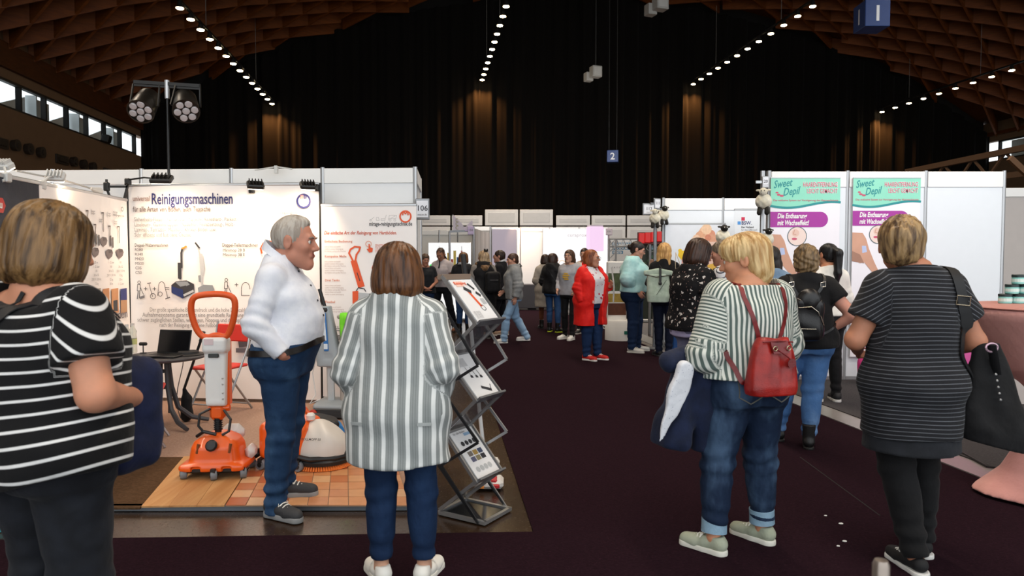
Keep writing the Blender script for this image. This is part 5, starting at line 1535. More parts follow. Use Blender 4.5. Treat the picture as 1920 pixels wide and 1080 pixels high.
b = mb(); b.box((0, 0, .005), (.14, .075, .009), None, .004); bb_ = b.build('case', mat('#222226', .3), o); b = mb(); b.box((0, 0, .0105), (.125, .065, .001)); b.build('screen', mat('#0d0d10', .1), bb_)
o = thing('notepaper', 'white notepaper on the left side of the round table', 'paper', (*XY(246, 6.03), tt), R(10))
b = mb(); b.box((0, 0, .002), (.12, .16, .003)); b.build('sheet', PRINTW, o); b = mb(); b.box((-.02, .02, .0038), (.06, .002, .0004)); b.box((-.02, 0, .0038), (.06, .002, .0004)); b.build('writing_lines', INKG, o)
o = thing('webcam', 'small black webcam clipped on the table beside the laptop', 'camera', (*XY(265, 6.3), tt))
b = mb(); b.tube([(0, 0, 0), (.0, 0, .075)], .005, 6); b.lathe([(.03, 0), (.03, .006), (.01, .008)], (0, 0, 0), 12); b.build('stand', BLKP, o); b = mb(); b.box((0, 0, .085), (.07, .03, .03), None, .008); b.build('camera_body', BLKP, o)
# -- red folding chairs
def folding_chair(label, x, y, rz, group='red folding chairs'):
    o = thing('folding_chair', label, 'chair', (x, y, PZ), rz, group)
    RED = mat('#c5281d', .5); MT = mat('#a8a9ab', .3, .8)
    b = mb(); b.box((0, 0, .44), (.38, .37, .028), None, .01); b.build('seat', RED, o)
    b = mb(); b.box((0, .2, .75), (.38, .022, .17), Matrix.Rotation(R(-10), 3, 'X'), .01); b.build('backrest', RED, o)
    for sx_ in (-1, 1):
        b = mb(); b.tube([(sx_ * .2, -.2, .0), (sx_ * .2, .17, .62), (sx_ * .2, .225, .86)], .011, 8); b.build('leg', MT, o, True)
        b = mb(); b.tube([(sx_ * .18, .24, .0), (sx_ * .18, -.13, .43)], .011, 8); b.build('leg', MT, o, True)
    b = mb(); b.tube([(-.2, .2, .69), (.2, .2, .69)], .008, 6); b.tube([(-.2, -.15, .09), (.2, -.15, .09)], .008, 6); b.tube([(-.18, .2, .05), (.18, .2, .05)], .008, 6); b.build('stretcher', MT, o)
    return o
folding_chair('red folding chair between the round table and the upright orange scrubber', *XY(408, 6.75), R(-18))
folding_chair('red folding chair in front of the round table, partly behind the striped woman', *XY(254, 5.55), R(112))
o = thing('broom', 'black dust broom leaning beside the table with its head in a cloth bag', 'broom', (*XY(345, 6.35), PZ))
q0, q1 = P(345, 730, 6.35) - Vector((*XY(345, 6.35), PZ)), P(376, 640, 6.3) - Vector((*XY(345, 6.35), PZ))
b = mb(); b.tube([q0, q1], .012, 8); b.tube([q1, q1 + (q1 - q0) * .2], .016, 8); b.build('handle', BLKP, o)
def bag(p): return sm(rc(p, (0, 0, .05), (.0, 0, .2), .055, .045), rc(p, (0, 0, .2), tuple(q0), .04, .016), .03) + folds(p, .004, 1.5)
sdfpart('cloth_bag', bag, (-.1, -.1, -.02), (.12, .1, .4), .008, fabric('#151517'), o)
o = thing('power_cable', 'thin grey cable hanging down from the round table', 'cable', (*XY(335, 6.4), PZ)); b = mb(); b.tube([(.03, 0, tt - PZ - .03), (.02, 0, .5), (-.03, 0, .3), (-.05, 0, .15), (-.02, .02, .01), (.1, .05, .006)], .004, 6); b.build('cord', mat('#5d5a58', .6), o)
# -- turquoise doormat at the left
q = [G(-60, 998), G(38, 998), G(42, 968), G(-60, 968)]
def shag():
    t = NT('shaggy mat'); t.set(rough=.95); n = t.noise(60, None, 3); t.base(t.mixc(n, lin('#0f6c7c'), lin('#2fb0bd'))); t.bump(n, 1, .02); return t.m
o = thing('doormat', 'turquoise shaggy doormat on the dark floor at the left edge', 'mat', (q[0][0], q[0][1], 0))
vs = []; fs = []; nx, ny = 46, 12; w, d = q[1][0] - q[0][0], q[2][1] - q[1][1]
for i in range(nx + 1):
    for j in range(ny + 1): e = min(i, j, nx - i, ny - j); vs.append((w * i / nx, d * j / ny, (.03 + rng.random() * .018) if e else 0))
for i in range(nx):
    for j in range(ny): a = i * (ny + 1) + j; fs.append((a, a + ny + 1, a + ny + 2, a + 1))
me = bpy.data.meshes.new('pile'); me.from_pydata(vs, [], fs); link('pile', me, o, shag(), True)
o = thing('wood_offcut', 'brown wood offcut standing on the left stand floor behind the striped woman', 'wood', G(8, 905, PZ), R(20))
b = mb(); b.box((-.25, .1, .045), (.5, .1, .03), Matrix.Rotation(R(-6), 3, 'Y'), .005); b.build('board', wood_mat('#6b452c', '#80583a'), o); b = mb(); b.tube([(-.3, .1, .1), (.08, .15, .075)], .02, 8); b.build('grey_tube', GRY, o)

# -- zig-zag brochure stand
N0 = G(908, 985); N1 = G(824, 965); D0 = G(949, 962)
qd = Vector((N1[0] - N0[0], N1[1] - N0[1], 0)); QL = qd.length; qd.normalize()
wv = Vector((D0[0] - N0[0], D0[1] - N0[1], 0)); WL = .265; wv.normalize()
zs_ = thing('brochure_stand', 'folding zig-zag aluminium brochure stand with three tilted trays', 'literature stand', (N0[0], N0[1], 0))
def ons(px, py):   # point in the near vertical plane of the stand
    d = ray(px, py); nrm = Vector((-qd.y, qd.x, 0)); o0 = Vector((N0[0], N0[1], 0)); t = (o0.dot(nrm)) / (d[0] * nrm.x + d[1] * nrm.y)
    p = Vector((d[0] * t, d[1] * t, CAMZ + d[2] * t)); return (p - o0).dot(qd), p.z
ALS = mat('#b4b6b8', .3, .75); ALK = mat('#3e4044', .35, .6)
def lp_(t, z, w=0.0): return qd * t + wv * w + Vector((0, 0, z))
base_r, base_l = (0.0, .02), (QL, .02)
trays = [((834, 523), (893, 608)), ((832, 668), (893, 752)), ((836, 812), (888, 903))]
T = [(ons(*a), ons(*c)) for a, c in trays]
xr = sum(t[1][0] for t in T) / 3; xl = max(t[0][0] for t in T) 
T = [((xl, a[1]), (xr, c[1])) for a, c in T]
b = mb(); b.beam(lp_(-.01, .014), lp_(QL, .014), .022, .02); b.beam(lp_(-.01, .014, WL), lp_(QL, .014, WL), .022, .02); b.beam(lp_(0, .014), lp_(0, .014, WL), .022, .02); b.beam(lp_(QL, .014), lp_(QL, .014, WL), .022, .02); b.build('base_frame', ALS, zs_)
b = mb(); b.slab([lp_(.02, 0, .02)[:2], lp_(QL - .02, 0, .02)[:2], lp_(QL - .02, 0, WL - .02)[:2], lp_(.02, 0, WL - .02)[:2]], .008, .014); b.build('base_plate', mat('#26282b', .15), zs_)
PAPER = mat('#e9eaec', .45)
acr = NT('smoky acrylic'); acr.set(rough=.12, spec=.6); acr.base(lin('#5a5c61')); acr.b.inputs['Alpha'].default_value = .75
zig = []
for i, (a, c) in enumerate(T):
    pa, pc = lp_(*a), lp_(*c); dl = (pc - pa); ln_ = dl.length; dn = dl.normalized(); nz = wv.cross(dn).normalized()
    if nz.z < 0: nz = -nz
    Mx = Matrix((dn, wv, nz)).transposed()
    def pp(u, w, n_): return pa + dn * u + wv * w + nz * n_
    b = mb()
    for w in (0, WL): b.add([pp(u, w + dw, n_) for n_ in (-.008, .012) for u, dw in ((-.02, -.006), (ln_ + .01, -.006), (ln_ + .01, .006), (-.02, .006))], [(0, 1, 2, 3), (7, 6, 5, 4), (0, 4, 5, 1), (1, 5, 6, 2), (2, 6, 7, 3), (3, 7, 4, 0)])
    tr = b.build('tray_rail', ALS, zs_)
    b = mb(); b.add([pp(u, w, n_) for n_ in (-.008, -.002) for u, w in ((0, 0), (ln_, 0), (ln_, WL), (0, WL))], [(0, 3, 2, 1), (4, 5, 6, 7), (0, 1, 5, 4), (1, 2, 6, 5), (2, 3, 7, 6), (3, 0, 4, 7)]); b.build('tray_plate', mat('#9a9da1', .3, .5), tr)
    # lip at the lower edge
    b = mb(); b.add([pp(u, w, n_) for n_ in (-.01, .04) for u, w in ((ln_, 0), (ln_ + .012, 0), (ln_ + .012, WL), (ln_, WL))], [(0, 3, 2, 1), (4, 5, 6, 7), (0, 1, 5, 4), (1, 2, 6, 5), (2, 3, 7, 6), (3, 0, 4, 7)]); b.build('tray_lip', mat('#8b8e93', .3, .6), tr)
    # the sheets on the tray
    br = thing('brochure', ('brochure with an orange scrubber picture on the top tray', 'brochure with small machine pictures on the middle tray', 'brochure with a block of photos on the lowest tray')[i], 'brochure', zs_.location + pa + nz * 0.002, 0, 'brochures in the stand')
    Ml = Matrix.Translation(Vector(zs_.location) + pa + nz * .003) @ Matrix((dn, wv, nz)).transposed().to_4x4()
    br.matrix_world = Ml; br.location = Ml.to_translation(); br.rotation_euler = Ml.to_euler()
    b = mb(); b.box((ln_ * .52, WL / 2, .004), (ln_ * .92, WL * .84, .008)); b.build('sheet', PAPER, br)
    # print lies in the local xy plane: use a print helper turned flat (x across the width, z up the page)
    turn = Matrix.Translation((ln_ * .98, WL * .08, .0085)) @ Matrix(((0, 0, -1, 0), (1, 0, 0, 0), (0, -1, 0, 0), (0, 0, 0, 1)))
    pg = bpy.data.objects.new('printed_page', None); COL.objects.link(pg); pg.parent = br; pg.matrix_local = turn
    W_, H_ = WL * .84, ln_ * .92; q = Print(pg, -.0006)
    if i == 0:
        q.line([(W_ * .5, H_ * .72), (W_ * .62, H_ * .35)], .022, INKO); q.line([(W_ * .42, H_ * .78), (W_ * .58, H_ * .7)], .03, DG); q.line([(W_ * .7, H_ * .88), (W_ * .82, H_ * .76)], .02, DG); q.line([(W_ * .82, H_ * .66), (W_ * .9, H_ * .6)], .025, DG); q.ring(W_ * .66, H_ * .3, .02, .004, DG, 12); q.rect(W_ * .15, H_ * .83, W_ * .5, H_ * .96, mat('#f0c9bb', .5)); q.rect(W_ * .78, H_ * .38, W_ * .95, H_ * .52, LG2)
        text(pg, 'Reinigung', W_ * .1, H_ * .88, .03, INKO, y=-.002, bold=.02)
        for k in range(7): text(pg, 'sauber und schnell', W_ * .08, H_ * (.22 - .025 * k), .009, INKG, y=-.002)
    elif i == 1:
        for (u, v) in ((.3, .5), (.5, .48), (.68, .46)): q.poly([(W_ * u, H_ * v), (W_ * (u + .1), H_ * (v + .01)), (W_ * (u + .1), H_ * (v - .06)), (W_ * u, H_ * (v - .05))], DG); q.line([(W_ * (u + .05), H_ * v), (W_ * (u + .02), H_ * (v + .2))], .004, DG)
        q.line([(W_ * .45, H_ * .2), (W_ * .75, H_ * .1)], .02, DG); q.line([(W_ * .75, H_ * .1), (W_ * .85, H_ * .22)], .006, DG)
        for k in range(8): text(pg, 'Bodenreinigung einfach', W_ * .08, H_ * (.9 - .025 * k), .01, INKG, y=-.002)
    else:
        for k, cc in enumerate(('#5b5d77', '#8a8060', '#2b2c33', '#77706a', '#a88a4c', '#3f4a66')): q.rect(W_ * (.2 + .22 * (k % 3)), H_ * (.32 + .12 * (k // 3)), W_ * (.39 + .22 * (k % 3)), H_ * (.42 + .12 * (k // 3)), mat(cc, .5))
        for k in range(4): q.disc(W_ * (.25 + .17 * k), H_ * .72, .016, DG, 12); 
        for k in range(4): q.disc(W_ * (.22 + .18 * k), H_ * .16, .018, LG2, 14)
        q.rect(W_ * .5, H_ * .86, W_ * .8, H_ * .92, mat('#8fb0d0', .5)); text(pg, 'für alle Böden', W_ * .1, H_ * .93, .02, INKG, y=-.002)
    q.done()
# bars between the trays
b_ = []
for i in range(3):
    lo_ = T[i + 1][0] if i < 2 else (QL, .03)
    for w in (0.0, WL):
        b = mb(); b.beam(lp_(*T[i][1], w), lp_(*lo_, w), .01, .02, wv.cross(Vector((0, 0, 1)))); b.build('zigzag_bar', ALS, zs_)
    pa, pc = lp_(*T[i][1]), lp_(*lo_)
    b = mb(); b.add([pa + wv * .01, pc + wv * .01, pc + wv * (WL - .01), pa + wv * (WL - .01)], [(0, 1, 2, 3)]); b.build('acrylic_sheet', acr.m, zs_)
zl = [t[0][1] for t in T] + [.03]; zr_ = [t[1][1] for t in T]
mids = [((T[i][1][1] + T[i][0][1]) / 2) for i in range(3)]
for w, off in ((-.016, 0), (WL + .016, 0)):
    for i in range(3):
        zt = zl[i] - .13; zb = zr_[i] - .16
        b = mb(); b.beam(lp_(xl + .01, zt - .06 if i else zt, w), lp_(xr - .03, zb - .07, w), .008, .016, (0, 0, 1)); b.build('scissor_bar', ALK if w < 0 else ALS, zs_)
        if i < 2: b = mb(); b.beam(lp_(xr - .03, zb - .07, w), lp_(xl + .01, zl[i + 1] - .19, w), .008, .016, (0, 0, 1)); b.build('scissor_bar', ALK if w < 0 else ALS, zs_)
        else: b = mb(); b.beam(lp_(xl + .03, zt - .06, w), lp_(.05, .03, w), .008, .016); b.build('scissor_bar', ALK, zs_)
b = mb(); b.beam(lp_(xl + .02, T[0][0][1] + .01, 0), lp_(xl + .02, T[0][0][1] + .01, WL), .05, .03); b.build('top_handle', mat('#8d7a6b', .4), zs_)
# -- long handled mop behind the stand
mp0, mp1 = G(915, 922), P(868, 476, 4.6)
o = thing('floor_mop', 'long white handled mop with a black grip standing in a red and white base', 'mop', mp0)
tp = Vector(mp1) - Vector(mp0); foot = Vector((-.01, .08, .05)); dn = (tp - foot)
b = mb(); b.tube([foot, foot + dn * .88], .013, 12); b.build('handle', mat('#d9dcde', .35), o)
b = mb(); b.tube([foot + dn * .84, foot + dn * .995, foot + dn * 1.0], [.018, .018, .012], 12); b.build('grip', mat('#1b1b1c', .6), o)
b = mb(); b.box((-.0, .08, .04), (.2, .15, .06), None, .02); b.box((.03, .16, .1), (.06, .07, .16), Matrix.Rotation(R(14), 3, 'Y'), .02); b.box((-.05, .14, .09), (.08, .06, .08), Matrix.Rotation(R(-30), 3, 'Y'), .02); b.build('base', mat('#d9d6d2', .45), o)
b = mb(); b.box((-.0, .055, .07), (.12, .09, .03), Matrix.Rotation(R(8), 3, 'Y'), .01); b.box((.05, .0, .035), (.05, .02, .03), None, .008); b.build('red_insert', mat('#b8232a', .5), o)
b = mb(); b.box((-.04, -.002, .03), (.03, .014, .02), None, .004); b.build('orange_button', mat('#e08a3a', .5), o)
# -- paper scraps and the post tip
for i, (x, y) in enumerate(((1548, 967), (1577, 982), (1584, 1015), (1572, 1024))):
    p = G(x, y, .004); b = mb(); s_ = (.008, .012, .011, .008)[i]
    b.slab([(s_ * math.cos(R(a)) * (1 + .2 * (a % 7 > 3)), s_ * math.sin(R(a)) * .8) for a in range(0, 360, 60)], 0, .003)
    o = b.build('paper_scrap', WHITE); o.location = p
    tag(o, ('tiny white paper scrap on the carpet, farthest from the camera', 'largest white paper scrap on the carpet', 'white paper scrap on the carpet next to the one nearest the camera', 'tiny white paper scrap on the carpet, nearest to the camera')[i], 'paper scrap', 'paper scraps on the carpet')
pt = P(1652, 1064, 1.55)
o = thing('barrier_post', 'blurred metal post tip at the bottom edge on the right', 'post', (pt[0], 1.55, 0))
hh = P(1652, 1050, 1.55)[2]
b = mb(); b.lathe([(.12, 0), (.12, .012), (.02, .03), (.0185, .05), (.0185, hh - .01), (.014, hh), (0, hh + .003)], (0, 0, 0), 20); b.build('tube', mat('#9a8f86', .3, .7), o, True)
b = mb(); b.lathe([(.0192, hh - .12), (.0192, hh - .2)], (0, 0, 0), 20); b.build('brass_ring', mat('#b98a54', .35, .7), o, True)
# ================================================================== RIGHT STAND AND THE FAR STANDS
YR = 8.65; SZ = .02
A_, B_ = XY(1440, YR), XY(1878, YR)
HR_ = P(1660, 322, YR)[2]
rw, LR = partition('white partition wall with two hair removal banners on the right', A_, B_, HR_ - SZ, 3, mat('#e4e9ee', .45, var=.02), .19, z=SZ)
partition('short white side partition at the left end of the hair removal stand', (A_[0] + .29, YR + .75), (A_[0] - .0, YR + .03), HR_ - SZ, 1, z=SZ)
o = thing('corner_post', 'grey corner post with two soft toy sheep at the hair removal stand', 'post', (*XY(1428, 8.42), 0)); b = mb(); b.lathe([(.028, SZ), (.028, HR_ - .02)], (0, 0, 0), 8); b.build('post', ALU, o); b = mb(); b.lathe([(.09, SZ), (.09, SZ + .012), (.03, SZ + .02)], (0, 0, 0), 14); b.build('foot_plate', ALU, o)
b2 = XY(1990, 9.4); partition('grey partition wall at the right edge beyond the hair removal stand', (B_[0] + .1, 9.7), (B_[0] + 2.2, 9.5), HR_ - SZ - .1, 2, mat('#b5aeaa', .5), .12, z=SZ)
def hair_banner(label, x0, x1):
    o, L, h = banner(label, (P(x0, HOR, YR - .05)[0], YR - .05), (P(x1, HOR, YR - .05)[0], YR - .05), P(0, 668, YR)[2], P(0, 335, YR)[2], False, mat('#f1eef4', .5, var=.02), True)
    for c in list(o.children):
        if c.name.startswith('base_cassette'): bpy.data.objects.remove(c)
    z1 = P(0, 335, YR)[2]; z0 = P(0, 668, YR)[2]; W = L; p = Print(o); k = W / 131.0
    MINT = mat('#8fdcc2', .5); TEAL = mat('#1f8f92', .5); PUR = mat('#a62f9b', .5); SKN = mat('#cf9d84', .5, var=.12, scale=5); PINK = mat('#c9526f', .5)
    Z = lambda py: z1 - (py - 335) * k
    top = [(0, z1), (W, z1)]; wave = [(W * t, Z(383) + 5.5 * k * math.cos(math.pi * (1.55 * t + .62)) + 0) for t in np.linspace(1, 0, 25)]
    p.poly(top[::-1] + [] if False else [(0, z1)] + wave[::-1] + [(W, z1)], MINT)
    p.line([(x, z - 2.0 * k) for x, z in wave], 4.2 * k, TEAL)
    p.rect(0, Z(427), W * .72, Z(398), PUR); p.disc(W * .72, Z(412.5), 14.5 * k, PUR)
    xo = x0
    p.disc(51 * k, Z(444), 18.5 * k, mat('#5b6a70', .5)); p.disc(51 * k, Z(444), 17 * k, mat('#efd9d0', .5)); p.disc(48 * k, Z(438), 7 * k, mat('#e6c3b4', .5)); p.disc(46 * k, Z(449), 5 * k, PINK, 14, 2.4 * k)
    p.line([(46 * k, Z(432)), (44 * k, Z(440)), (49 * k, Z(441))], 1.5 * k, mat('#d09c88', .5))
    p.poly([(0, Z(440)), (20 * k, Z(441)), (27 * k, Z(452)), (33 * k, Z(472)), (44 * k, Z(498)), (56 * k, Z(522)), (44 * k, Z(522)), (24 * k, Z(498)), (16 * k, Z(500)), (0, Z(492))], SKN)
    p.poly([(0, Z(476)), (16 * k, Z(483)), (24 * k, Z(500)), (0, Z(496))], mat('#a57a66', .5))
    p.poly([(19 * k, Z(466)), (27 * k, Z(466)), (29 * k, Z(478)), (20 * k, Z(480))], mat('#b8c5e8', .5))
    p.rect(W * .72, z0, W, z0 + 9 * k, WHITE); p.rect(W * .35, z0 + 5 * k, W, z0 + 45 * k, mat('#7fcaa8', .5))
    p.disc(15 * k, Z(366), 3.5 * k, PINK, 10, 2 * k); p.disc(21 * k, Z(368), 4 * k, PINK, 10, 2 * k); p.disc(12 * k, Z(362), 3 * k, PINK, 10, 1.6 * k)
    p.done()
    b = mb(); b.box((W / 2, .004, z1 + .004), (W, .02, .012)); b.build('top_rail', ALU, o)
    text(o, 'Sweet', 5 * k, Z(354), 20 * k, TEAL, bold=.012, shear=.45, rot=.14, width=37 * k); text(o, 'Depil', 23 * k, Z(368), 20 * k, TEAL, bold=.012, shear=.45, rot=.12, width=34 * k)
    for s_, y in (('HAARENTFERNUNG', 351), ('LEICHT GEMACHT', 363)):
        ww = 64 if y == 351 else 57; text(o, s_, W - 5 * k, Z(y), 12 * k, WHITE, bold=.05, align='RIGHT', width=(ww + 1.2) * k, y=-.0045); text(o, s_, W - 5.5 * k, Z(y), 12 * k, PINK, bold=.004, align='RIGHT', width=ww * k, y=-.006)
    text(o, 'Das exklusive System zur Verzögerung des Haarwachstums', 5 * k, Z(378), 5 * k, PINK, bold=.01, width=122 * k)
    text(o, 'Die Enthaarung', 13 * k, Z(410), 13 * k, WHITE, bold=.03, shear=.2, width=56 * k); text(o, 'mit Wachseffekt!', 13 * k, Z(423), 13 * k, WHITE, bold=.03, shear=.2, width=60 * k)
hair_banner('mint and purple hair removal banner behind the woman in black', 1443, 1573)
hair_banner('mint and purple hair removal banner behind the woman in the long dark tunic', 1597, 1723)
# pink covered table and the high table
def cloth_mat(c, c2): return fabric(c, c2, .8, .2, .15, 200, nscale=3)
tx0, tx1 = XY(1760, 6.6)[0], XY(1905, 6.6)[0]
ztp = P(1800, 622, 6.6)[2]
def box_cloth(p):
    c = ((tx0 + tx1) / 2, 6.95, ztp / 2); d = rbox(p, c, (tx1 - tx0, .75, ztp), .02)
    t = np.clip((ztp - p[:, 2]) / ztp, 0, 1)
    return np.maximum(d - t * .03 * np.sin(17 * p[:, 0] + 2 * np.sin(5 * p[:, 0])) * (1) - .012 * t, .03 - p[:, 2] + 0 * t)
o = thing('covered_table', 'low table under a bright pink cloth behind the high table', 'table', (0, 0, SZ))
sdf_obj('tablecloth', box_cloth, (tx0 - .1, 6.45, 0), (tx1 + .1, 7.45, ztp + .05), .022, cloth_mat('#d9559b', '#e56fae'), o, None, None, 1)
pz = ztp + SZ
stk = thing('paper_stack', 'stack of white leaflets on the pink covered table', 'leaflets', (*XY(1822, 6.75), pz))
for k in range(7): b = mb(); b.box((.004 * ((k * 5) % 3), .003 * ((k * 7) % 4), .008 + k * .016), (.3, .21, .013)); b.build('leaflet', WHITE if k % 2 else mat('#dcd7e6', .5), stk)
# magenta bag under the table
o = thing('gift_bag', 'small magenta bag standing on the floor against the white partition wall', 'bag', (*XY(1625, 8.3), SZ)); o.scale = (1.0, 1.0, 1.45)
def gb(p): return rbox(p, (0, 0, .12), (.15, .1, .22), .03) + folds(p, .006, 2)
sdfpart('bag_body', gb, (-.11, -.09, -.02), (.11, .09, .27), .01, fabric('#c22a72', '#d94589'), o); b = mb(); b.tube([(-.04, 0, .22), (-.03, 0, .3), (.03, 0, .3), (.04, 0, .22)], .006, 6); b.build('handle', mat('#d94589', .6), o)
# high table in pink stretch cover
hx0 = P(1960, HOR, 4.3); hz1 = P(1840, 578, 4.3)[2] - SZ
ht = thing('high_table', 'round high table in a pale pink stretch cover at the right edge', 'table', (P(1990, HOR, 4.35)[0], 4.35, SZ))
rt = ht.location.x - P(1829, HOR, 4.35)[0]
def stretch(p):
    z = p[:, 2]; r = np.interp(z, [0, .03, .15, .35, .56, .62, .70, .80, hz1 - .06, hz1], [rt * .78, rt * .74, rt * .52, rt * .34, rt * .235, rt * .235, rt * .36, rt * .62, rt * .985, rt]).astype(F)
    th = np.arctan2(p[:, 1], p[:, 0]); low = np.clip(1 - z / .5, 0, 1)
    r = r * (1 + .1 * low * np.cos(4 * th + .9)); rad = np.sqrt(p[:, 0] ** 2 + p[:, 1] ** 2)
    return np.maximum((rad - r) * .7, np.maximum(z - hz1, .0 - z))
cl = sdf_obj('stretch_cover', stretch, (-rt - .1, -rt - .1, -.02), (rt + .1, rt + .1, hz1 + .03), .016, cloth_mat('#c98d86', '#d79d95'), ht, None, None, 2)
b = mb(); b.lathe([(0, 0), (rt * .99, 0), (rt, .006), (rt * .99, .012), (0, .012)], (0, 0, hz1), 48); b.build('tabletop', mat('#c9897f', .5), ht, True)
def bow(p):
    a = np.abs(p); d = ell(p, (-.26, 0, 0), (.03, .03, .04)) + 9
    d = rc(p, (-.27, -.16, .0), (-.2, -.2, .02), .05, .035); d = sm(d, rc(p, (-.2, -.2, .02), (-.1, -.26, .03), .03, .06), .03); d = sm(d, rc(p, (-.2, -.2, .0), (-.16, -.22, -.16), .02, .04), .02)
    return d + folds(p, .006, 2.2)
sdf_obj('sash_bow', bow, (-.4, -.4, -.25), (.05, -.05, .14), .012, fabric('#b5124f', '#c92464', .5), ht, None, Matrix.Translation((rt * .08, .0, .62)), 1)
b = mb(); b.lathe([(rt * .25, -.03), (rt * .262, 0), (rt * .25, .03)], (0, 0, .6), 30); b.build('sash', fabric('#b5124f', '#c92464', .5), ht, True)
# cream jars piled as a pyramid
jm = mat('#8fd6cf', .3); jl = mat('#1c2f31', .35)
def jar(x, y, z, label):
    o = thing('cream_jar', label, 'jar', (x, y, z), 0, 'pyramid of cream jars')
    b = mb(); b.lathe([(.036, 0), (.04, .004), (.04, .042), (.036, .046)], (0, 0, 0), 16); b.build('pot', jm, o, True)
    b = mb(); b.lathe([(.041, .046), (.041, .06), (.038, .063), (0, .063)], (0, 0, 0), 16); b.build('lid', jl, o, True)
    b = mb(); b.lathe([(.0405, .014), (.0405, .034)], (0, 0, 0), 16); b.build('paper_band', mat('#d7efe9', .4), o)
jx, jy = P(1908, HOR, 4.6)[0], 4.6; jz = hz1 + SZ + .012
rows_ = [('bottom', 5, 0), ('middle', 4, 1), ('second highest', 3, 2)]
for nm, n, k in rows_:
    for i in range(n):
        jar(jx - .075 + .043 * k + i * .086, jy, jz + .0635 * k, f"turquoise cream jar, {('leftmost', 'second from the left', 'third from the left', 'fourth from the left', 'rightmost')[i]} in the {nm} row of the pyramid")
wbx = thing('display_box', 'low pale cardboard box behind the cream jars', 'box', (*XY(1893, 7.3), P(0, 590, 7.3)[2] - .2))
b = mb(); b.box((0, 0, .16), (.28, .3, .34), None, .01); b.build('carton', mat('#ded6cc', .6), wbx); b = mb(); b.box((0, -.152, .2), (.2, .004, .12)); b.build('paper_sticker', WHITE, wbx)
b = mb(); b.box((0, 0, (P(0, 590, 7.3)[2] - .22) / 2 - P(0, 590, 7.3)[2] + .2), (.3, .32, P(0, 590, 7.3)[2] - .24)); b.build('plinth', mat('#b9b2ac', .6), wbx)

# --- next stand: white wall with the curly hair poster, BSW roll-up
YB = 11.9
A_, B_ = XY(1243, YB), XY(1436, YB)
partition('white partition wall with a poster of a curly haired child', A_, (A_[0] + 2.02, YB), P(0, 372, YB)[2], 2, mat('#e4e9ef', .45, var=.02), .2)
ps, Lp, hp = banner('poster of a person with curly pink blond hair and a yellow sweet', (P(1247, HOR, YB - .04)[0], YB - .04), (P(1360, HOR, YB - .04)[0], YB - .04), P(0, 640, YB)[2], P(0, 421, YB)[2], True, mat('#dfe3ea', .5, var=.05), True)
k = Lp / 113; z1 = P(0, 421, YB)[2]; pz_ = Print(ps); Z = lambda py: z1 - (py - 421) * k; X = lambda px: (px - 1247) * k
for (x, y, r, c) in ((1322, 437, 13, '#e2b493'), (1313, 443, 10, '#dca582'), (1332, 440, 9, '#d69478'), (1305, 447, 7, '#e8c3a6'), (1336, 448, 9, '#d89d80'), (1324, 430, 10, '#eac4a2'), (1317, 453, 9, '#e3b899'), (1327, 446, 6, '#cc8468'), (1300, 450, 5, '#efd0b5')): pz_.disc(X(x), Z(y), r * k, mat(c, .5, var=.2, scale=30), 11)
pz_.poly([(X(1296), Z(455)), (X(1345), Z(453)), (X(1352), Z(500)), (X(1340), Z(545)), (X(1306), Z(545)), (X(1295), Z(490))], mat('#e7c2b2', .5))
YEL = mat('#eac02f', .4, var=.15, scale=12)
pz_.poly([(X(1273), Z(470)), (X(1291), Z(470)), (X(1293), Z(482)), (X(1286), Z(488)), (X(1277), Z(487)), (X(1271), Z(479))], YEL); pz_.disc(X(1275), Z(470), 3.6 * k, YEL); pz_.disc(X(1290), Z(469.5), 3.6 * k, YEL)
for x in (1279, 1285, 1290, 1296): pz_.line([(X(x), Z(500)), (X(x + 1), Z(486))], 3 * k, mat('#d9958a', .5))
pz_.poly([(X(1277), Z(520)), (X(1300), Z(520)), (X(1298), Z(496)), (X(1278), Z(498))], mat('#dda297', .5)); pz_.poly([(X(1322), Z(512)), (X(1345), Z(512)), (X(1345), Z(492)), (X(1322), Z(498))], mat('#e3b44c', .5)); pz_.done()
bs, Lb, hb_ = banner('pale grey roll-up banner with the letters BSW', (P(1376, HOR, YB - .5)[0], YB - .5), (P(1440, HOR, YB - .5)[0], YB - .5), .1, P(0, 394, YB - .5)[2], True, mat('#d9dde2', .5, var=.02), True)
k = Lb / 64; z1 = P(0, 394, YB - .5)[2]; q = Print(bs); Z = lambda py: z1 - (py - 394) * k; X = lambda px: (px - 1376) * k
q.rect(X(1389), Z(413.5), X(1395.5), Z(407), mat('#c2264b', .5)); q.rect(X(1382), Z(421), X(1388), Z(415), mat('#4d8fd0', .5)); q.done()
text(bs, 'BSW.', X(1389), Z(421), 9.5 * k, INKB, bold=.01, width=19 * k); text(bs, 'Der Verband', X(1389), Z(427), 4.4 * k, INK, bold=.02); text(bs, 'für den Offenstall', X(1389), Z(432), 4.2 * k, INKG)
lamp('added_wall_spot', 'SPOT', (4.0, 9.9, 4.2), 150, (1, .98, .95), (3.7, 11.9, 1.7), spot_size=R(80), spot_blend=.8, shadow_soft_size=.25)  # added to brighten the poster wall; no lamp fixture stands there
lamp('added_wall_spot', 'SPOT', (4.9, 6.2, 4.4), 130, (1, .98, .96), (4.7, 8.6, 1.6), spot_size=R(85), spot_blend=.8, shadow_soft_size=.25)  # also added, an unseen source brightening the hair removal stand wall
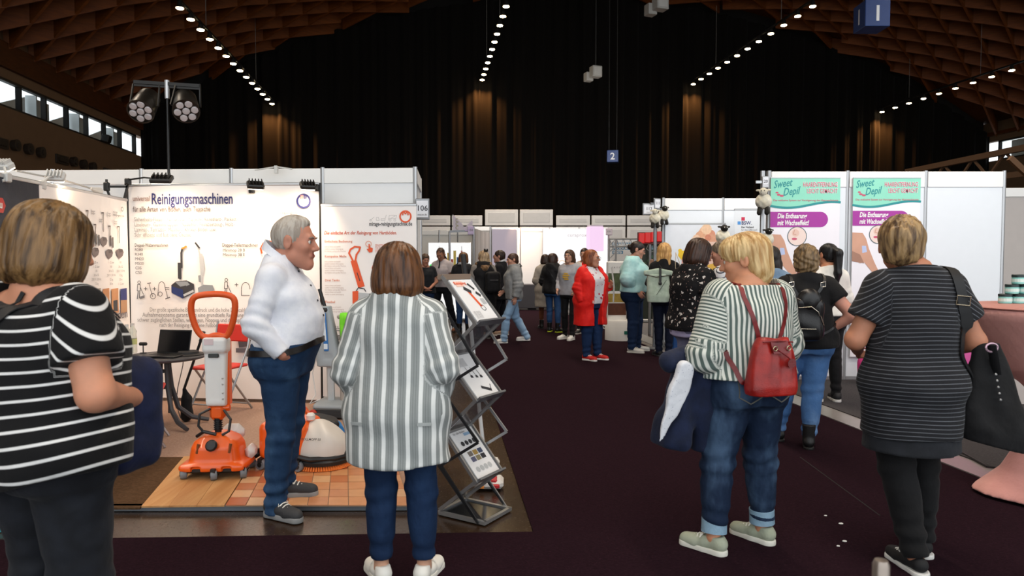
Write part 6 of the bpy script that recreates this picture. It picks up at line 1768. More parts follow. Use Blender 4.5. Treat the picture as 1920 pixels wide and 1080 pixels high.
# poles with soft toys
def toy(label, p, dark=False, rz=0.0, s=1.0):
    """round woolly soft toy: body, head, ears, horns-free, four dark feet"""
    o = thing('soft_toy', label, 'soft toy', p, rz, 'woolly soft toys hung on the posts'); o.scale = (s, s, s)
    WO = fabric('#ded9c8', '#c9c2ac', .95, .3, .8, 90); DK = fabric('#1c1a17', '#2b2823', .9)
    sdf_obj('woolly_body', lambda q: ell(q, (0, 0, .1), (.1, .085, .1)) + .006 * np.sin(70 * q[:, 0]) * np.sin(70 * q[:, 2]) * np.sin(65 * q[:, 1]), (-.13, -.11, -.02), (.13, .11, .23), .011, WO, o, None, None, 1)
    sdf_obj('head', lambda q: sm(ell(q, (0, -.05, .215), (.05, .055, .05)), sm(ell(q, (-.065, -.03, .235), (.03, .012, .016)), ell(q, (.065, -.03, .235), (.03, .012, .016)), .01), .01), (-.11, -.13, .14), (.11, .04, .29), .009, DK if dark else WO, o, None, None, 1)
    sdf_obj('feet', lambda q: np.minimum(rc(q, (-.04, -.02, .03), (-.045, -.04, -.045), .026, .032), rc(q, (.04, -.02, .03), (.045, -.04, -.045), .026, .032)), (-.15, -.13, -.1), (.15, .04, .17), .011, DK, o, None, None, 1)
    for x in (-.018, .018): b = mb(); b.ball((x, -.1, .225), .007, 8, 5); b.build('eye', mat('#0a0a0a' if not dark else '#e8e8e0', .3), o)
toy('white soft toy sheep with dark feet on the post of stand 112', P(1228, 409, 11.74) - Vector((0, .0, .1)), False, R(-10), .95)
toy('dark faced soft toy sheep hanging beside the white one at stand 112', P(1244, 403, 11.78) - Vector((0, .0, .1)), True, R(15), .95)
toy('soft toy sheep high on the corner post of the hair removal stand', P(1426, 378, 8.42) - Vector((0, .1, .1)), False, R(-25), .95)
toy('dark faced soft toy sheep low on the corner post of the hair removal stand', P(1433, 446, 8.42) - Vector((0, .09, .1)), True, R(10), .8)
toy('dark faced soft toy sheep peeping above the man in the striped shirt', P(1352, 446, 11.2) - Vector((0, .1, .1)), True, R(5), 1.15)
o = thing('grey_pole', 'grey pole carrying the soft toy sheep above the striped shirt', 'pole', (*XY(1352, 11.22), 0)); b = mb(); b.tube([(0, 0, .02), (0, 0, P(0, 444, 11.2)[2])], .03, 10); b.build('tube', ALUD, o); b = mb(); b.lathe([(.2, 0), (.2, .02), (.03, .03)], (0, 0, 0), 20); b.build('foot_plate', ALUD, o)
o = thing('grey_pole', 'tall grey pole carrying two soft toy sheep at stand 112', 'pole', (*XY(1228, 11.84), 0)); b = mb(); b.tube([(0, 0, .02), (0, 0, P(0, 403, 11.84)[2])], .03, 10); b.build('tube', ALUD, o); b = mb(); b.lathe([(.2, 0), (.2, .02), (.03, .03)], (0, 0, 0), 20); b.build('foot_plate', ALUD, o)
num_sign('stand number board 112 beside the soft toy sheep', 1205, 381, 1229, 403, 11.86, '112', 2, br_=(.15,))
num_sign('edge-on stand number board behind the board 112', 1227, 371, 1243, 392, 11.85, '111', 30, False)
num_sign('small stand number plate on the corner post of the hair removal stand', 1429, 330, 1442, 352, 8.37, '20', 0, True, ALU)
# stand with truss frame, blue notice, dark poster and red sign
YT = 14.6
o = thing('truss_frame', 'open grey truss frame around the blue notice stand', 'truss', (*XY(1142, YT), 0))
w_ = XY(1212, YT)[0] - XY(1142, YT)[0]; zt = P(0, 448, YT)[2]
b = mb()
for x in (0, .14): b.tube([(x, 0, 0), (x, 0, zt)], .02, 6)
for k in range(14): b.tube([(0, 0, zt * k / 14), (.14, 0, zt * (k + 1) / 14)], .01, 5); 
b.build('truss_leg', ALU, o)
b = mb()
for z in (zt, zt - .16): b.tube([(0, 0, z), (w_, .3, z + .02)], .02, 6)
for k in range(10): b.tube([(w_ * k / 10, .3 * k / 10, zt - (.16 if k % 2 else 0)), (w_ * (k + 1) / 10, .3 * (k + 1) / 10, zt - (0 if k % 2 else .16))], .01, 5)
b.build('truss_beam', ALU, o)
nt_, Ln, hn = banner('blue notice board with white German lettering inside the truss frame', (P(1146, HOR, YT + .6)[0], YT + .6), (P(1192, HOR, YT + .6)[0], YT + .6), 1.15, P(0, 449, YT + .6)[2], True, mat('#e8e6e3', .5), True)
k = Ln / 46; z1 = P(0, 449, YT + .6)[2]; q = Print(nt_)
for i in range(3): q.rect(2 * k, z1 - (12 + i * 7.5) * k, (44, 44, 22)[i] * k, z1 - (6 + i * 7.5) * k, mat('#2f7ba6', .5))
q.done()
for i, s_ in enumerate(('EDELBRAND', 'PRODUKTE', 'WIR BIETEN')): text(nt_, s_, 3 * k, z1 - (11.2 + i * 7.5) * k, 6 * k, WHITE, bold=.03, width=(38, 36, 17)[i] * k)
dp, Ld, hd_ = banner('dark green poster with a bright hexagon', (P(1196, HOR, YT - .3)[0], YT - .3), (P(1242, HOR, YT - .4)[0], YT - .4), .3, P(0, 456, YT - .3)[2], True, mat('#2b332b', .5, var=.5, scale=3), True)
k = Ld / 46; z1 = P(0, 456, YT - .3)[2]; q = Print(dp)
hexp = lambda cx_, cz_, r: [(cx_ + r * math.cos(R(60 * i + 10)), cz_ + r * .8 * math.sin(R(60 * i + 10))) for i in range(6)]
q.poly(hexp(26 * k, z1 - 9 * k, 11 * k), mat('#b7bfb1', .5)); q.poly(hexp(26 * k, z1 - 9 * k, 9.5 * k), mat('#38443c', .5)); q.poly(hexp(28 * k, z1 - 8 * k, 5.5 * k), mat('#8cc4d8', .5))
for (x, y, r, c) in ((10, 40, 7, '#3f5a36'), (24, 34, 6, '#4d6b3d'), (36, 42, 8, '#34502f'), (30, 26, 5, '#3b6143'), (14, 56, 8, '#6a5a38'), (34, 60, 9, '#4a3a26')): q.poly([(x * k + r * k * math.cos(R(a)) * (1 + .3 * math.sin(3 * a)), z1 - y * k + r * k * .7 * math.sin(R(a))) for a in range(0, 360, 40)], mat(c, .5))
q.done()
o = thing('red_sign', 'red illuminated sign boxes above the dark green poster', 'sign', P(1197, 456, YT - .5)); 
rs = (P(1243, 0, YT - .5)[0] - P(1197, 0, YT - .5)[0]) / 4
for i in range(4): b = mb(); b.box((rs * (i + .5), 0, .1 + i * .012), (rs * .92, .1, .2), None, .01); b.build('light_box', emit('#d81c1c', .5, 'red sign'), o)
b = mb(); b.box((rs * 2, .02, .1), (rs * 4 + .03, .06, .24)); b.build('frame', mat('#5c1a17', .5), o); b = mb(); b.tube([(rs * 2, .04, 0), (rs * 2, .04, -P(1197, 456, YT - .5)[2])], .03, 8); b.build('support', ALUD, o)
# rounded white counter with plant pictures
o = thing('display_column', 'tall white display column with plant photographs behind the red jacket', 'display', (*XY(1156, 13.2), 0))
zt = P(0, 490, 13.2)[2]; b = mb(); b.box((0, 0, zt / 2 + .02), (.36, .2, zt - .04), None, .02); b.build('column', WHITE, o)
b = mb(); b.lathe([(.28, 0), (.28, .34), (.26, .38), (.0, .38)], (.06, -.05, 0), 24); b.build('round_base', WHITE, o, True)
b = mb(); b.box((.15, -.32, .16), (.1, .02, .06)); b.build('green_plate', mat('#1f6e5d', .4), o)
q = Print(o, -.104); zz = lambda py: P(0, py, 13.2)[2]
q.rect(-.17, zz(545), .17, zz(512), mat('#4c5a3a', .5, var=.7, scale=16)); q.rect(-.17, zz(566), .17, zz(550), mat('#a98f3e', .5, var=.5, scale=14)); q.rect(-.17, zz(590), .17, zz(568), mat('#5d3524', .5, var=.6, scale=12)); q.done()
text(o, 'S A I S O N', -.1, zz(503), .045, INKG, y=-.106)
b = mb(); b.slab([G(1130, 612)[:2], G(1140, 604)[:2], G(1245, 645)[:2], G(1238, 655)[:2]], 0, .03); o = b.build('trim_5', ALU); tag(o, kind='structure')
# shelves with products far right of the truss
o = thing('blue_crate', 'blue crate low beside the woman with the mint backpack', 'crate', (*XY(1278, 11.5), 0), 0)
b = mb(); b.box((0, 0, .28), (.34, .3, .52), None, .02); b.build('shell', mat('#1f4f8f', .45), o); b = mb(); b.box((0, -.152, .36), (.2, .006, .1)); b.build('sticker', WHITE, o)

# --- the far end of the aisle: white stand, rows of grey hall dividers
YE = 21.6
def far_wall(label, px0, px1, Y, ptop, n, m, header=.12): return partition(label, XY(px0, Y), XY(px1, Y), P(0, ptop, Y)[2], n, m, header)
far_wall('white partition wall closing the far end of the aisle', 921, 1140, YE, 427, 4, PANELW)
o = thing('screen_wall', 'bright white illuminated screen at the far end of the aisle', 'light wall', (*XY(1017, YE - .1), .55))
w_ = XY(1139, YE)[0] - XY(1017, YE)[0]; h_ = P(0, 429, YE)[2] - .55
b = mb(); b.box((w_ / 2, 0, h_ / 2), (w_, .08, h_), None, .01); b.build('frame', ALU, o); b = mb(); b.box((w_ / 2, -.045, h_ / 2), (w_ * .985, .01, h_ * .985)); b.build('lit_face', emit('#fdfcff', .68, 'backlit screen'), o)
text(o, 'curaprox', w_ * .38, h_ * .87, .16, mat('#b9aeb0', .5), y=-.054); 
q = Print(o, -.052); q.line([(w_ * .16, h_ * .42), (w_ * .22, h_ * .37), (w_ * .32, h_ * .4)], .02, mat('#d7b98a', .5)); q.ring(w_ * .3, h_ * .44, .1, .02, mat('#e3c79c', .5), 12); q.done()
o = thing('back_lit_panel', 'pinkish white fabric panel left of the bright far screen', 'panel', (*XY(923, YE - .08), .55)); w1 = XY(968, YE)[0] - XY(923, YE)[0]; b = mb(); b.box((w1 / 2, 0, h_ / 2), (w1, .05, h_ * .98), None, .01); b.build('sheet', emit('#e4d3e2', .3, 'soft lit fabric'), o); b = mb(); b.box((w1 / 2, .03, h_ / 2), (w1 + .03, .03, h_)); b.build('frame', ALU, o)
lamp('far_stand_spot', 'SPOT', (XY(990, YE)[0] - .6, YE - .9, 2.75), 60, (1, .62, .38), (XY(990, YE)[0], YE, 1.9), spot_size=R(70), spot_blend=.5, shadow_soft_size=.05)
lamp('far_stand_light', 'AREA', (XY(1020, 19.5)[0], 19.0, 4.2), 45, (1, .97, .95), (XY(1020, YE)[0], YE, 1.0), shape='RECTANGLE', size=4.5, size_y=.5)
o = thing('plinth', 'dark grey plinth below the white screens at the far end of the aisle', 'plinth', (*XY(985, YE - .5), 0)); w1 = XY(1062, YE)[0] - XY(922, YE)[0]
b = mb(); b.box((w1 / 2 - 1.1, 0, .42), (w1, .5, .72), None, .015); b.build('box', mat('#3b393d', .6), o)
for x in (-.6, .2, 1.0): b = mb(); b.box((x, 0, .04), (.25, .3, .06)); b.build('foot', BLK, o)
# hanging pink illuminated box
p0, p1 = P(1102, 471, 19.5), P(1129, 425, 19.5)
o = thing('light_box', 'tall pink illuminated box sign above the woman in the red jacket', 'sign', ((p0[0] + p1[0]) / 2, 19.5, p0[2])); h_ = p1[2] - p0[2]; w_ = p1[0] - p0[0]
b = mb(); b.box((0, 0, h_ / 2), (w_, w_ * .9, h_), Matrix.Rotation(R(12), 3, 'Z'), .02); b.build('lit_box', emit('#f0cdec', .7, 'pink light box'), o); b = mb(); b.box((0, 0, h_ + .02), (w_ * .9, w_ * .8, .04), Matrix.Rotation(R(12), 3, 'Z')); b.build('top_cap', mat('#d8c9d8', .5), o)
b = mb(); b.tube([(0, .0, 0), (0, 0, -p0[2])], .03, 8); b.build('pole', ALU, o)
far_wall('ribbed grey side partition left of the far white stand', 889, 919, 20.9, 425, 1, mat('#b0aaa4', .5))
o = thing('folding_wall', 'grey folding wall of narrow panels left of the far white stand', 'partition', (*XY(890, 17.6), 0)); zf = P(0, 428, 17.6)[2]
e0 = Vector((*XY(890, 17.6), 0)); e1 = Vector((*XY(917, 20.7), 0))
for k in range(7):
    q0 = e0.lerp(e1, k / 7) - e0; q1 = e0.lerp(e1, (k + 1) / 7) - e0
    b = mb(); b.beam((q0.x, q0.y, zf / 2), (q1.x * .96 + q0.x * .04, q1.y * .96 + q0.y * .04, zf / 2), .05, zf - .02); b.build('panel', mat(('#a59f99', '#b7b2ac')[k % 2], .5), o)
# far left stands
YL = 17.2
far_wall('white partition behind the backlit posters at the far left of the aisle', 789, 893, YL + 1.2, 432, 3, mat('#d9d8d3', .5))
o = thing('lit_poster_wall', 'backlit poster wall with colourful bottles behind the man in the polo shirt', 'poster', (*XY(803, YL), .02)); w_ = XY(884, YL)[0] - XY(803, YL)[0]; zt = P(0, 456, YL)[2]; zb = P(0, 640, YL)[2]
b = mb(); b.box((w_ / 2, 0, zt / 2), (w_, .08, zt), None, .01); b.build('frame', ALU, o); b = mb(); b.box((w_ / 2, -.045, zt / 2 + .02), (w_ * .98, .01, zt - .06)); b.build('lit_face', emit('#fbfbfa', .65, 'backlit poster'), o)
q = Print(o, -.052); kx = w_ / 81; zz = lambda py: P(0, py, YL)[2] - .02; X = lambda px: (px - 803) * kx
for x, y0, y1, ww, c in ((829, 472, 505, 4, '#e8a02d'), (834, 476, 508, 4, '#d9812c'), (842, 474, 510, 6, '#e9b73c'), (848, 486, 512, 4, '#c6432f'), (853, 470, 512, 5, '#e8cf6a'), (858, 482, 512, 3, '#3d6ba8'), (862, 478, 512, 3, '#2f7fb8'), (849, 505, 513, 8, '#2c62a0'), (866, 470, 505, 3, '#d8473a')): q.rect(X(x - ww / 2), zz(y1), X(x + ww / 2), zz(y0), mat(c, .5))
for x in (824, 845, 866): q.rect(X(x) - .006, .1, X(x) + .006, zt - .1, LG2)
q.done()
o = thing('stand_gantry', 'aluminium frame with an upper cross bar over the far left stand', 'frame', (*XY(843, YL - .8), 0)); zt = P(0, 434, YL - .8)[2]; w_ = XY(888, YL - .8)[0] - XY(843, YL - .8)[0]
b = mb(); b.tube([(0, 0, 0), (0, 0, zt)], .025, 8); b.tube([(w_, 0, 0), (w_, 0, zt + .1)], .03, 8); b.build('post', ALU, o); b = mb(); b.beam((0, 0, zt), (w_, 0, zt + .02), .05, .05); b.build('cross_bar', ALUD, o)
o = thing('wing_sign', 'pale lilac butterfly wing sign above the far left stand', 'sign', P(849, 434, YL - .8)); kx = w_ / 45
b = mb(); b.prism([(0, 0), (0, 32 * kx), (8 * kx, 24 * kx), (16 * kx, 16 * kx), (21 * kx, 8 * kx), (25 * kx, 9 * kx), (30 * kx, 16 * kx), (37 * kx, 21 * kx), (37 * kx, 8 * kx), (35 * kx, 0)], -.02, .02); b.build('wing_board', mat('#d3cad6', .5), o)
q = Print(o, -.024); 
for zc in (7, 14, 21): q.ring(9 * kx, zc * kx, 3 * kx, 1 * kx, mat('#a8a27a', .5), 10, 60, 300)
q.done()
num_sign('lilac stand number plate on the far left frame', 877, 424, 888, 440, YL - .9, '133', 0, False, mat('#cbb8dd', .5), '#d6c4e6')
num_sign('pink stand number plate right of the pink light box', 1136, 428, 1148, 441, 19, '131', 0, False, mat('#dcc8d4', .5), '#eadde4', pole_=True)
# grey hall dividers in front of the curtain
YD = 25.3
for lb, px0, px1, pt, n in (('row of grey hall divider panels left of the raised pair', 786, 906, 404, 2), ('raised pair of pale grey hall divider panels', 908, 1038, 393, 2), ('row of grey hall divider panels right of the raised pair', 1041, 1240, 404, 3)):
    o, L = base_thing('hall_divider', lb, 'divider', XY(px0, YD), XY(px1, YD)); zt = P(0, pt, YD)[2]; w = L / n; zm = P(0, 424, YD)[2]
    for i in range(n):
        for z0, z1_ in ((zm + .02, zt), (0, zm - .02)):
            b = mb(); b.box((w * (i + .5), 0, (z0 + z1_) / 2), (w - .06, .08, z1_ - z0), None, .01); pq = b.build('panel', mat('#c3c1bd', .5), o)
            b = mb(); b.box((w * (i + .5), -.045, (z0 + z1_) / 2), (w - .3, .012, z1_ - z0 - .22), None, .006); b.build('inset', mat('#b3b1ae', .5), pq)
lamp('far_hall_light', 'AREA', (1.5, 20.5, 5.2), 130, (1, .95, .9), (1.5, 25, 2.6), shape='RECTANGLE', size=9, size_y=.6)
# small things on the left of the aisle: green glowing product behind the man in the polo shirt
o = thing('green_lamp', 'small glowing green lamp behind the man in the polo shirt', 'lamp', (*XY(811, 16.3), 0)); b = mb(); b.lathe([(.05, 0), (.05, 1.05), (.02, 1.06)], (0, 0, 0), 10); b.build('stand', WHITE, o); b = mb(); b.lathe([(.07, 1.06), (.1, 1.2), (.06, 1.4), (.0, 1.42)], (0, 0, 0), 12); b.build('shade', emit('#3ddc63', .8), o, True)
# ================================================================== PEOPLE
def stripe_mat(c1, c2, duty, soft=.04, name='striped cloth', c3=None, rough=.85, bump=.3):
    t = NT(name); t.set(rough=rough, spec=.25, sheen=.05)
    f = t.math('FRACT', t.attr('pat')); w = t.math('ABSOLUTE', t.math('SUBTRACT', f, .5))
    k = t.ramp(w, duty / 2 + soft, duty / 2 - soft)
    base = lin(c1)
    if c3: base = t.mixc(t.ramp(t.math('ABSOLUTE', t.math('SUBTRACT', t.math('FRACT', t.math('MULTIPLY', t.attr('pat'), 5.0)), .5)), .12, .2), lin(c3), lin(c1))
    t.base(t.mixc(k, base, lin(c2))); t.creases(t.noise(240, None, 2), bump, 6, .009)
    return t.m
def denim(c, c2='#6d8bb0', wear=.45, name='denim'):
    key = ('d', c, c2, wear)
    if key in _mats: return _mats[key]
    t = NT(name); t.set(rough=.85, spec=.2)
    n = t.noise(5, t.coord((1, 1, .45)), 4, .6); tw = t.noise(1, t.coord((420, 420, 60)), 1)
    t.base(t.mixc(t.math('MULTIPLY', t.ramp(n, .42, .72), wear), t.mixc(t.math('MULTIPLY', tw, .5), lin(c), tuple(x * 1.5 for x in lin(c))), lin(c2)))
    t.creases(tw, .3, 8, .012)
    _mats[key] = t.m; return t.m
def blots(base, cols, scale, th, name='flowered cloth'):
    t = NT(name); t.set(rough=.8, spec=.2)
    out = lin(base)
    for i, (c, sc, tt) in enumerate(cols):
        v = t.add('ShaderNodeTexVoronoi'); v.inputs['Scale'].default_value = scale * sc
        nz_ = t.add('ShaderNodeTexNoise'); nz_.inputs['Scale'].default_value = scale * sc * 2.2
        mp = t.coord((1, 1, 1)); t.l.new(mp, nz_.inputs['Vector'])
        av = t.add('ShaderNodeVectorMath', operation='ADD'); t.l.new(mp, av.inputs[0])
        sv = t.add('ShaderNodeVectorMath', operation='SCALE'); t.l.new(nz_.outputs['Color'], sv.inputs[0]); sv.inputs['Scale'].default_value = .9 / (scale * sc)
        t.l.new(sv.outputs[0], av.inputs[1]); t.l.new(av.outputs[0], v.inputs['Vector'])
        out = t.mixc(t.ramp(v.outputs['Distance'], tt + .04, tt), out, lin(c))
    t.base(out); t.creases(t.noise(220, None, 2), .3)
    return t.m
def leather(c, c2, rough=.35):
    key = ('l', c, c2, rough)
    if key in _mats: return _mats[key]
    t = NT('leather'); t.set(rough=rough, spec=.5)
    n = t.noise(9, None, 4, .6); t.base(t.mixc(t.ramp(n, .3, .7), lin(c), lin(c2))); t.bump(t.noise(160, None, 3), .35, .003)
    _mats[key] = t.m; return t.m
def worn(p, name, label, cat, c):
    M = Matrix.Translation(p.root.location) @ Matrix.Rotation(p.root.rotation_euler.z, 4, 'Z')
    return thing(name, label, cat, M @ Vector(c), p.root.rotation_euler.z)
def collar(p, m, r=.075, h=.045, gap=60, tilt=.3, lift=0.0, name='collar', flare=.012, th=.005):
    k = p.k; vs = []; n = 30; c = p.nb
    b = mb(); rows = []
    for i in range(n + 1):
        a = R(90 + gap / 2 + (360 - gap) * i / n)
        x, y = math.cos(a), math.sin(a)
        zb = c[2] + (.012 + lift) * k - y * tilt * .06 * k
        for rr, zz in ((r * .86, zb + h * k), (r * .9 + .002, zb + h * k + .003), (r + flare, zb + h * .1 * k - (.02 * k if y > .3 else 0)), (r * .95, zb - .004)):
            vs.append((c[0] + x * rr * k * 1.02, c[1] + y * rr * k * 1.05, zz))
    fs = []
    for i in range(n):
        for q in range(4): fs.append((i * 4 + q, i * 4 + 4 + q, i * 4 + 4 + (q + 1) % 4, i * 4 + (q + 1) % 4))
    fs += [(0, 1, 2, 3), tuple(n * 4 + q for q in (3, 2, 1, 0))]
    b.add(vs, fs); return p.part(name, b, m)
def patt_h(p, period, droop=.0, wob=.004, sag=None, sides='LR', x0=1.02, zl=None):
    def f(v):
        t = v[:, 2] + droop * (v[:, 0] / .25) ** 2 + wob * np.sin(13 * v[:, 0] + 9 * v[:, 2]) + (sag(v) if sag else 0)
        for q, sg in (('L', -1), ('R', 1)):
            if q not in sides: continue
            S, E = p.S[q], p.E[q]; d = (E - S) / np.linalg.norm(E - S); d = d + A3(sg * .9, 0, 0); d /= np.linalg.norm(d)
            m = (v[:, 0] * sg > abs(S[0]) * x0) & (v[:, 2] < S[2] + .1) & (rc(v.astype(F), S, E, .0, .0) < .125 * p.k) & (v[:, 2] > (E[2] - .02 if zl is None else zl))
            tt = S[2] + (v[:, 0] - S[0]) * sg * (-d[2]) + (v[:, 2] - S[2]) * d[0] * sg
            t = np.where(m, tt + .01, t)
        return t / period
    return f
def patt_v(p, period, sleeve='along', mult=1.0):
    ar = np.array(p.rows); a = ar[2:8, 1].mean(); b_ = ar[2:8, 2].mean()
    def f(v):
        cy = np.interp(v[:, 2], p.pr[0], p.pr[3])
        th = np.arctan2(v[:, 0] / a, -(v[:, 1] - cy) / b_); s_ = th * (a + b_) / 2
        s_ = np.where(np.abs(th) < 1.0, v[:, 0] * (1 / a * (a + b_) / 2 * .92), s_)
        for q, sg in (('L', -1), ('R', 1)):
            S, E, W = p.S[q], p.E[q], p.W[q]
            d = (E - S) / np.linalg.norm(E - S); d2 = (W - E) / np.linalg.norm(W - E)
            ta = ln(np.cross(v - S, d).astype(F)); m = (v[:, 0] * sg > abs(S[0]) * (.99 if sleeve == 'along' else .96))
            al = (v - S) @ d; m = m & (np.minimum(rc(v.astype(F), S, E, 0, 0), rc(v.astype(F), E, W, 0, 0)) < .108 * p.k)
            low = al > np.linalg.norm(E - S) * .98
            u1 = np.array([d[1], -d[0], 0]); u1 = np.cross(d, [0, 1, 0]); u1 /= np.linalg.norm(u1); u2 = np.cross(d, u1)
            w1 = np.cross(d2, [1, 0, 0]); w1 /= np.linalg.norm(w1); w2 = np.cross(d2, w1)
            ang = np.arctan2((v - S) @ u1, (v - S) @ u2) * .07; ang2 = np.arctan2((v - E) @ w1, (v - E) @ w2) * .06
            fa = np.where((v - E) @ d2 > .02, ang2, ang) if sleeve == 'along' else np.where((v - E) @ d2 > .05, ang2, al)
            s_ = np.where(m & (al > .0), fa, s_)
        return s_ / period
    return f

# -- 1 woman in the black and white striped top, left foreground
p = Person('woman with a brown bob in a black top with white stripes, at the left edge', 84, 2.28, 384, -24, (-2, -12), dict(R=((.31, -.03, 1.1), (.12, .26, 1.02)), L=((-.31, -.03, 1.1), (-.12, .26, 1.02))),
           dict(L=(-.11, .03, 8), R=(.13, 0, -8)), fat=.62, wide=1.0, skin='#c88d70', h=.008, limb=1.2, hs=1.08, headoff=(.0, .01))
p.hair('bob', '#33210f', '#80603a', h=.006, vol=1.08)
S1 = stripe_mat('#0a0a0c', '#dcdcda', .19, .03)
p.top('striped_top', S1, .80, .02, .045, sleeve=.62, sr=(.086, .094, .05), neck=(1.40, -.3, .16), amp=.005, pat=patt_h(p, .0435, -.03, .005, lambda v: .03 * np.exp(-((v[:, 2] - .8) / .12) ** 2) * np.sin(6 * v[:, 0]), 'R', 1.25, 1.15), hemtilt=.22, chest=.02)
p.trousers(fabric('#13151a', '#1b1e25', .8), .04, (.098, .078, .066), .96, .005)
p.shoes('plimsoll', mat('#17181a', .7), mat('#d8d6d0', .6))
k = p.k
p.strap([(-.13 * k, -.09 * k, 1.36 * k), (-.04 * k, -.13 * k, 1.31 * k), (.05 * k, -.12 * k, 1.42 * k)], .014, mat('#0d0d0f', .7), 'neck_strap', n=20)
p.strap([(-.15 * k, -.08 * k, 1.33 * k), (-.06 * k, -.14 * k, 1.29 * k), (.02 * k, -.13 * k, 1.36 * k)], .014, mat('#0d0d0f', .7), 'neck_strap', n=20)
bag = worn(p, 'shoulder_bag', 'dark navy shoulder bag in front of the woman in the striped top', 'bag', (.09 * k, .21 * k, .80 * k))
sdfpart('bag_body', lambda q: rbox(q, (0, 0, .17), (.17, .24, .40), .07) + folds(q, .006, 1.4), (-.14, -.2, -.06), (.14, .2, .42), .011, fabric('#141a33', '#1c2342', .8), bag)
p.strap([(.13 * k, .1 * k, 1.3 * k), (.14 * k, -.02 * k, 1.43 * k), (.06 * k, -.14 * k, 1.36 * k), (-.08 * k, -.18 * k, 1.22 * k), (-.2 * k, -.1 * k, 1.08 * k)], .045, mat('#101014', .6), 'strap', bag, sub=(.09 * k, .21 * k, .80 * k), n=40)

# -- 2 man in the white shirt
p = Person('grey haired man in a white shirt and jeans beside the orange scrubber', 533, 4.15, 404, -90, (-3, -3), dict(R=((.262, -.085, 1.10), (.232, .055, .93), (-.6, .3, -.75)), L=((-.25, -.07, 1.1), (-.245, .05, .93), (.42, .35, -.8))),
           dict(R=(.115, -.03, -28), L=(-.13, -.06, 4, .035)), fat=.34, belly=.36, wide=1.0, lean=-.02, skin='#b9806a', h=.007, limb=1.05, hs=1.1, hz=1.09, headoff=(0, .05), lip='#9a5148')
p.hair('crop', '#8d8175', '#b5aea4', h=.005); p.face('#7d7167', '#2c3033')
WS = fabric('#d9dce6', '#e6e8ee', .75, bump=.2)
p.top('shirt', WS, .966, .010, .008, sleeve=1.97, sr=(.072, .062, .046), neck=(1.47, .5, .075), amp=.007, seed=1.0)
collar(p, WS, .079, .05, 26, 1.0, .015)
DJ = denim('#1c3350', '#476789', .5)
p.trousers(DJ, .02, (.1, .068, .056), .985, .006, ease=.01, stack=.009)
k = p.k
ring = [(.30 * math.cos(a), .02 + .34 * math.sin(a), (.948 + .006 * math.sin(a)) * k) for a in np.linspace(-math.pi, math.pi, 41)]
p.strap(ring, .036, leather('#17120f', '#1f1814'), 'belt', n=64, f=p.legf, off=.007)
for z in (1.38, 1.30, 1.215, 1.13): 
    q = np.array([[0.0, .3, z * k]], F)
    for _ in range(8): q[:, 1] -= p.tops[0](q) * .8
    b = mb(); b.ball((0, float(q[0, 1]), z * k), .0075, 8, 6); p.part('button', b, mat('#23252c', .4))
p.shoes('trainer', mat('#303134', .7, bump=.4), mat('#8b8c8c', .6))

# -- 3 woman in the striped blazer
p = Person('woman with a chestnut bob in a long grey and white striped blazer, seen from behind', 745, 3.16, 459, -3, (3, -4), dict(R=((.25, -.06, 1.11), (.2, .12, .93)), L=((-.255, -.05, 1.09), (-.21, .09, .90))),
           dict(L=(-.10, .04, 32), R=(.115, .06, -14)), fat=.3, skin='#c79a80', h=.007, hs=1.06, limb=1.05)
p.hair('bob', '#2c170b', '#6d4526', h=.005, vol=1.1)
BLZ = stripe_mat('#8f9493', '#dcdfdd', .34, .05, 'striped linen', '#7b8180')
p.top('blazer', BLZ, .645, .03, .065, sleeve=1.86, sr=(.082, .078, .062), neck=(1.475, .1, .072), amp=.006, pat=patt_v(p, .042), hemwave=.006, seed=.6)
collar(p, stripe_mat('#8f9493', '#dcdfdd', .34, .05, 'striped linen'), .082, .035, 50, .6, .01, flare=.018).data.attributes.new('pat', 'FLOAT', 'POINT')
p.trousers(denim('#152743', '#2f4a70', .45), .13, (.088, .07, .056), 1.0, .004, stack=.004)
p.shoes('trainer', mat('#e6e3da', .6), mat('#dcd9d0', .6))
k = p.k
for sg in (-1, 1):
    b = mb(); 
    q = np.array([[sg * .13 * k, -.4, .86 * k], [sg * .19 * k, -.4, .855 * k]], F)
    for _ in range(14): q[:, 1] += np.clip(p.tops[0](q), -.03, .03) * .7
    ribbon(np.linspace(q[0], q[1], 8) - A3(0, .003, 0), np.repeat(A3(0, -1, 0)[None], 8, 0), .014, .003, fabric('#9da2a1'), 'pocket_welt', p.root)

# -- 4 woman with the red backpack
p = Person('blond short haired woman in a green striped blouse with a red leather backpack', 1402, 3.6, 438, 16, (46, -9), dict(L=((-.285, -.02, 1.07), (-.24, .21, 1.02)), R=((.27, .02, 1.1), (.16, .22, 1.05))),
           dict(L=(-.20, -.02, 30), R=(.135, .03, 24)), fat=.36, skin='#c88d6d', h=.0065, hs=1.12, limb=1.0, knee=dict(L=(-.16, .02, .47), R=(.115, .03, .47)))
p.hair('pixie', '#a57c48', '#d9bd8a', h=.005, vol=.98); p.face('#9a7448')
GS = stripe_mat('#566560', '#d6d9d0', .5, .06, 'green striped cotton')
p.top('blouse', GS, .955, .035, .05, sleeve=1.55, sr=(.105, .1, .062), neck=(1.425, .05, .155), amp=.006, pat=patt_v(p, .0178, 'across'), hemwave=.012, chest=.02, hemtilt=.02, seed=2.0)
JE = denim('#132137', '#4d6683', .75)
p.trousers(JE, .12, (.106, .078, .062), 1.04, .008, stack=.006)
p.cuffs(denim('#7d99ad', '#9bb2bf', .5), .112, .19, .066)
p.shoes('trainer', fabric('#9aa08c', '#a9ae9b', .8), mat('#d9d7cc', .6))
k = p.k
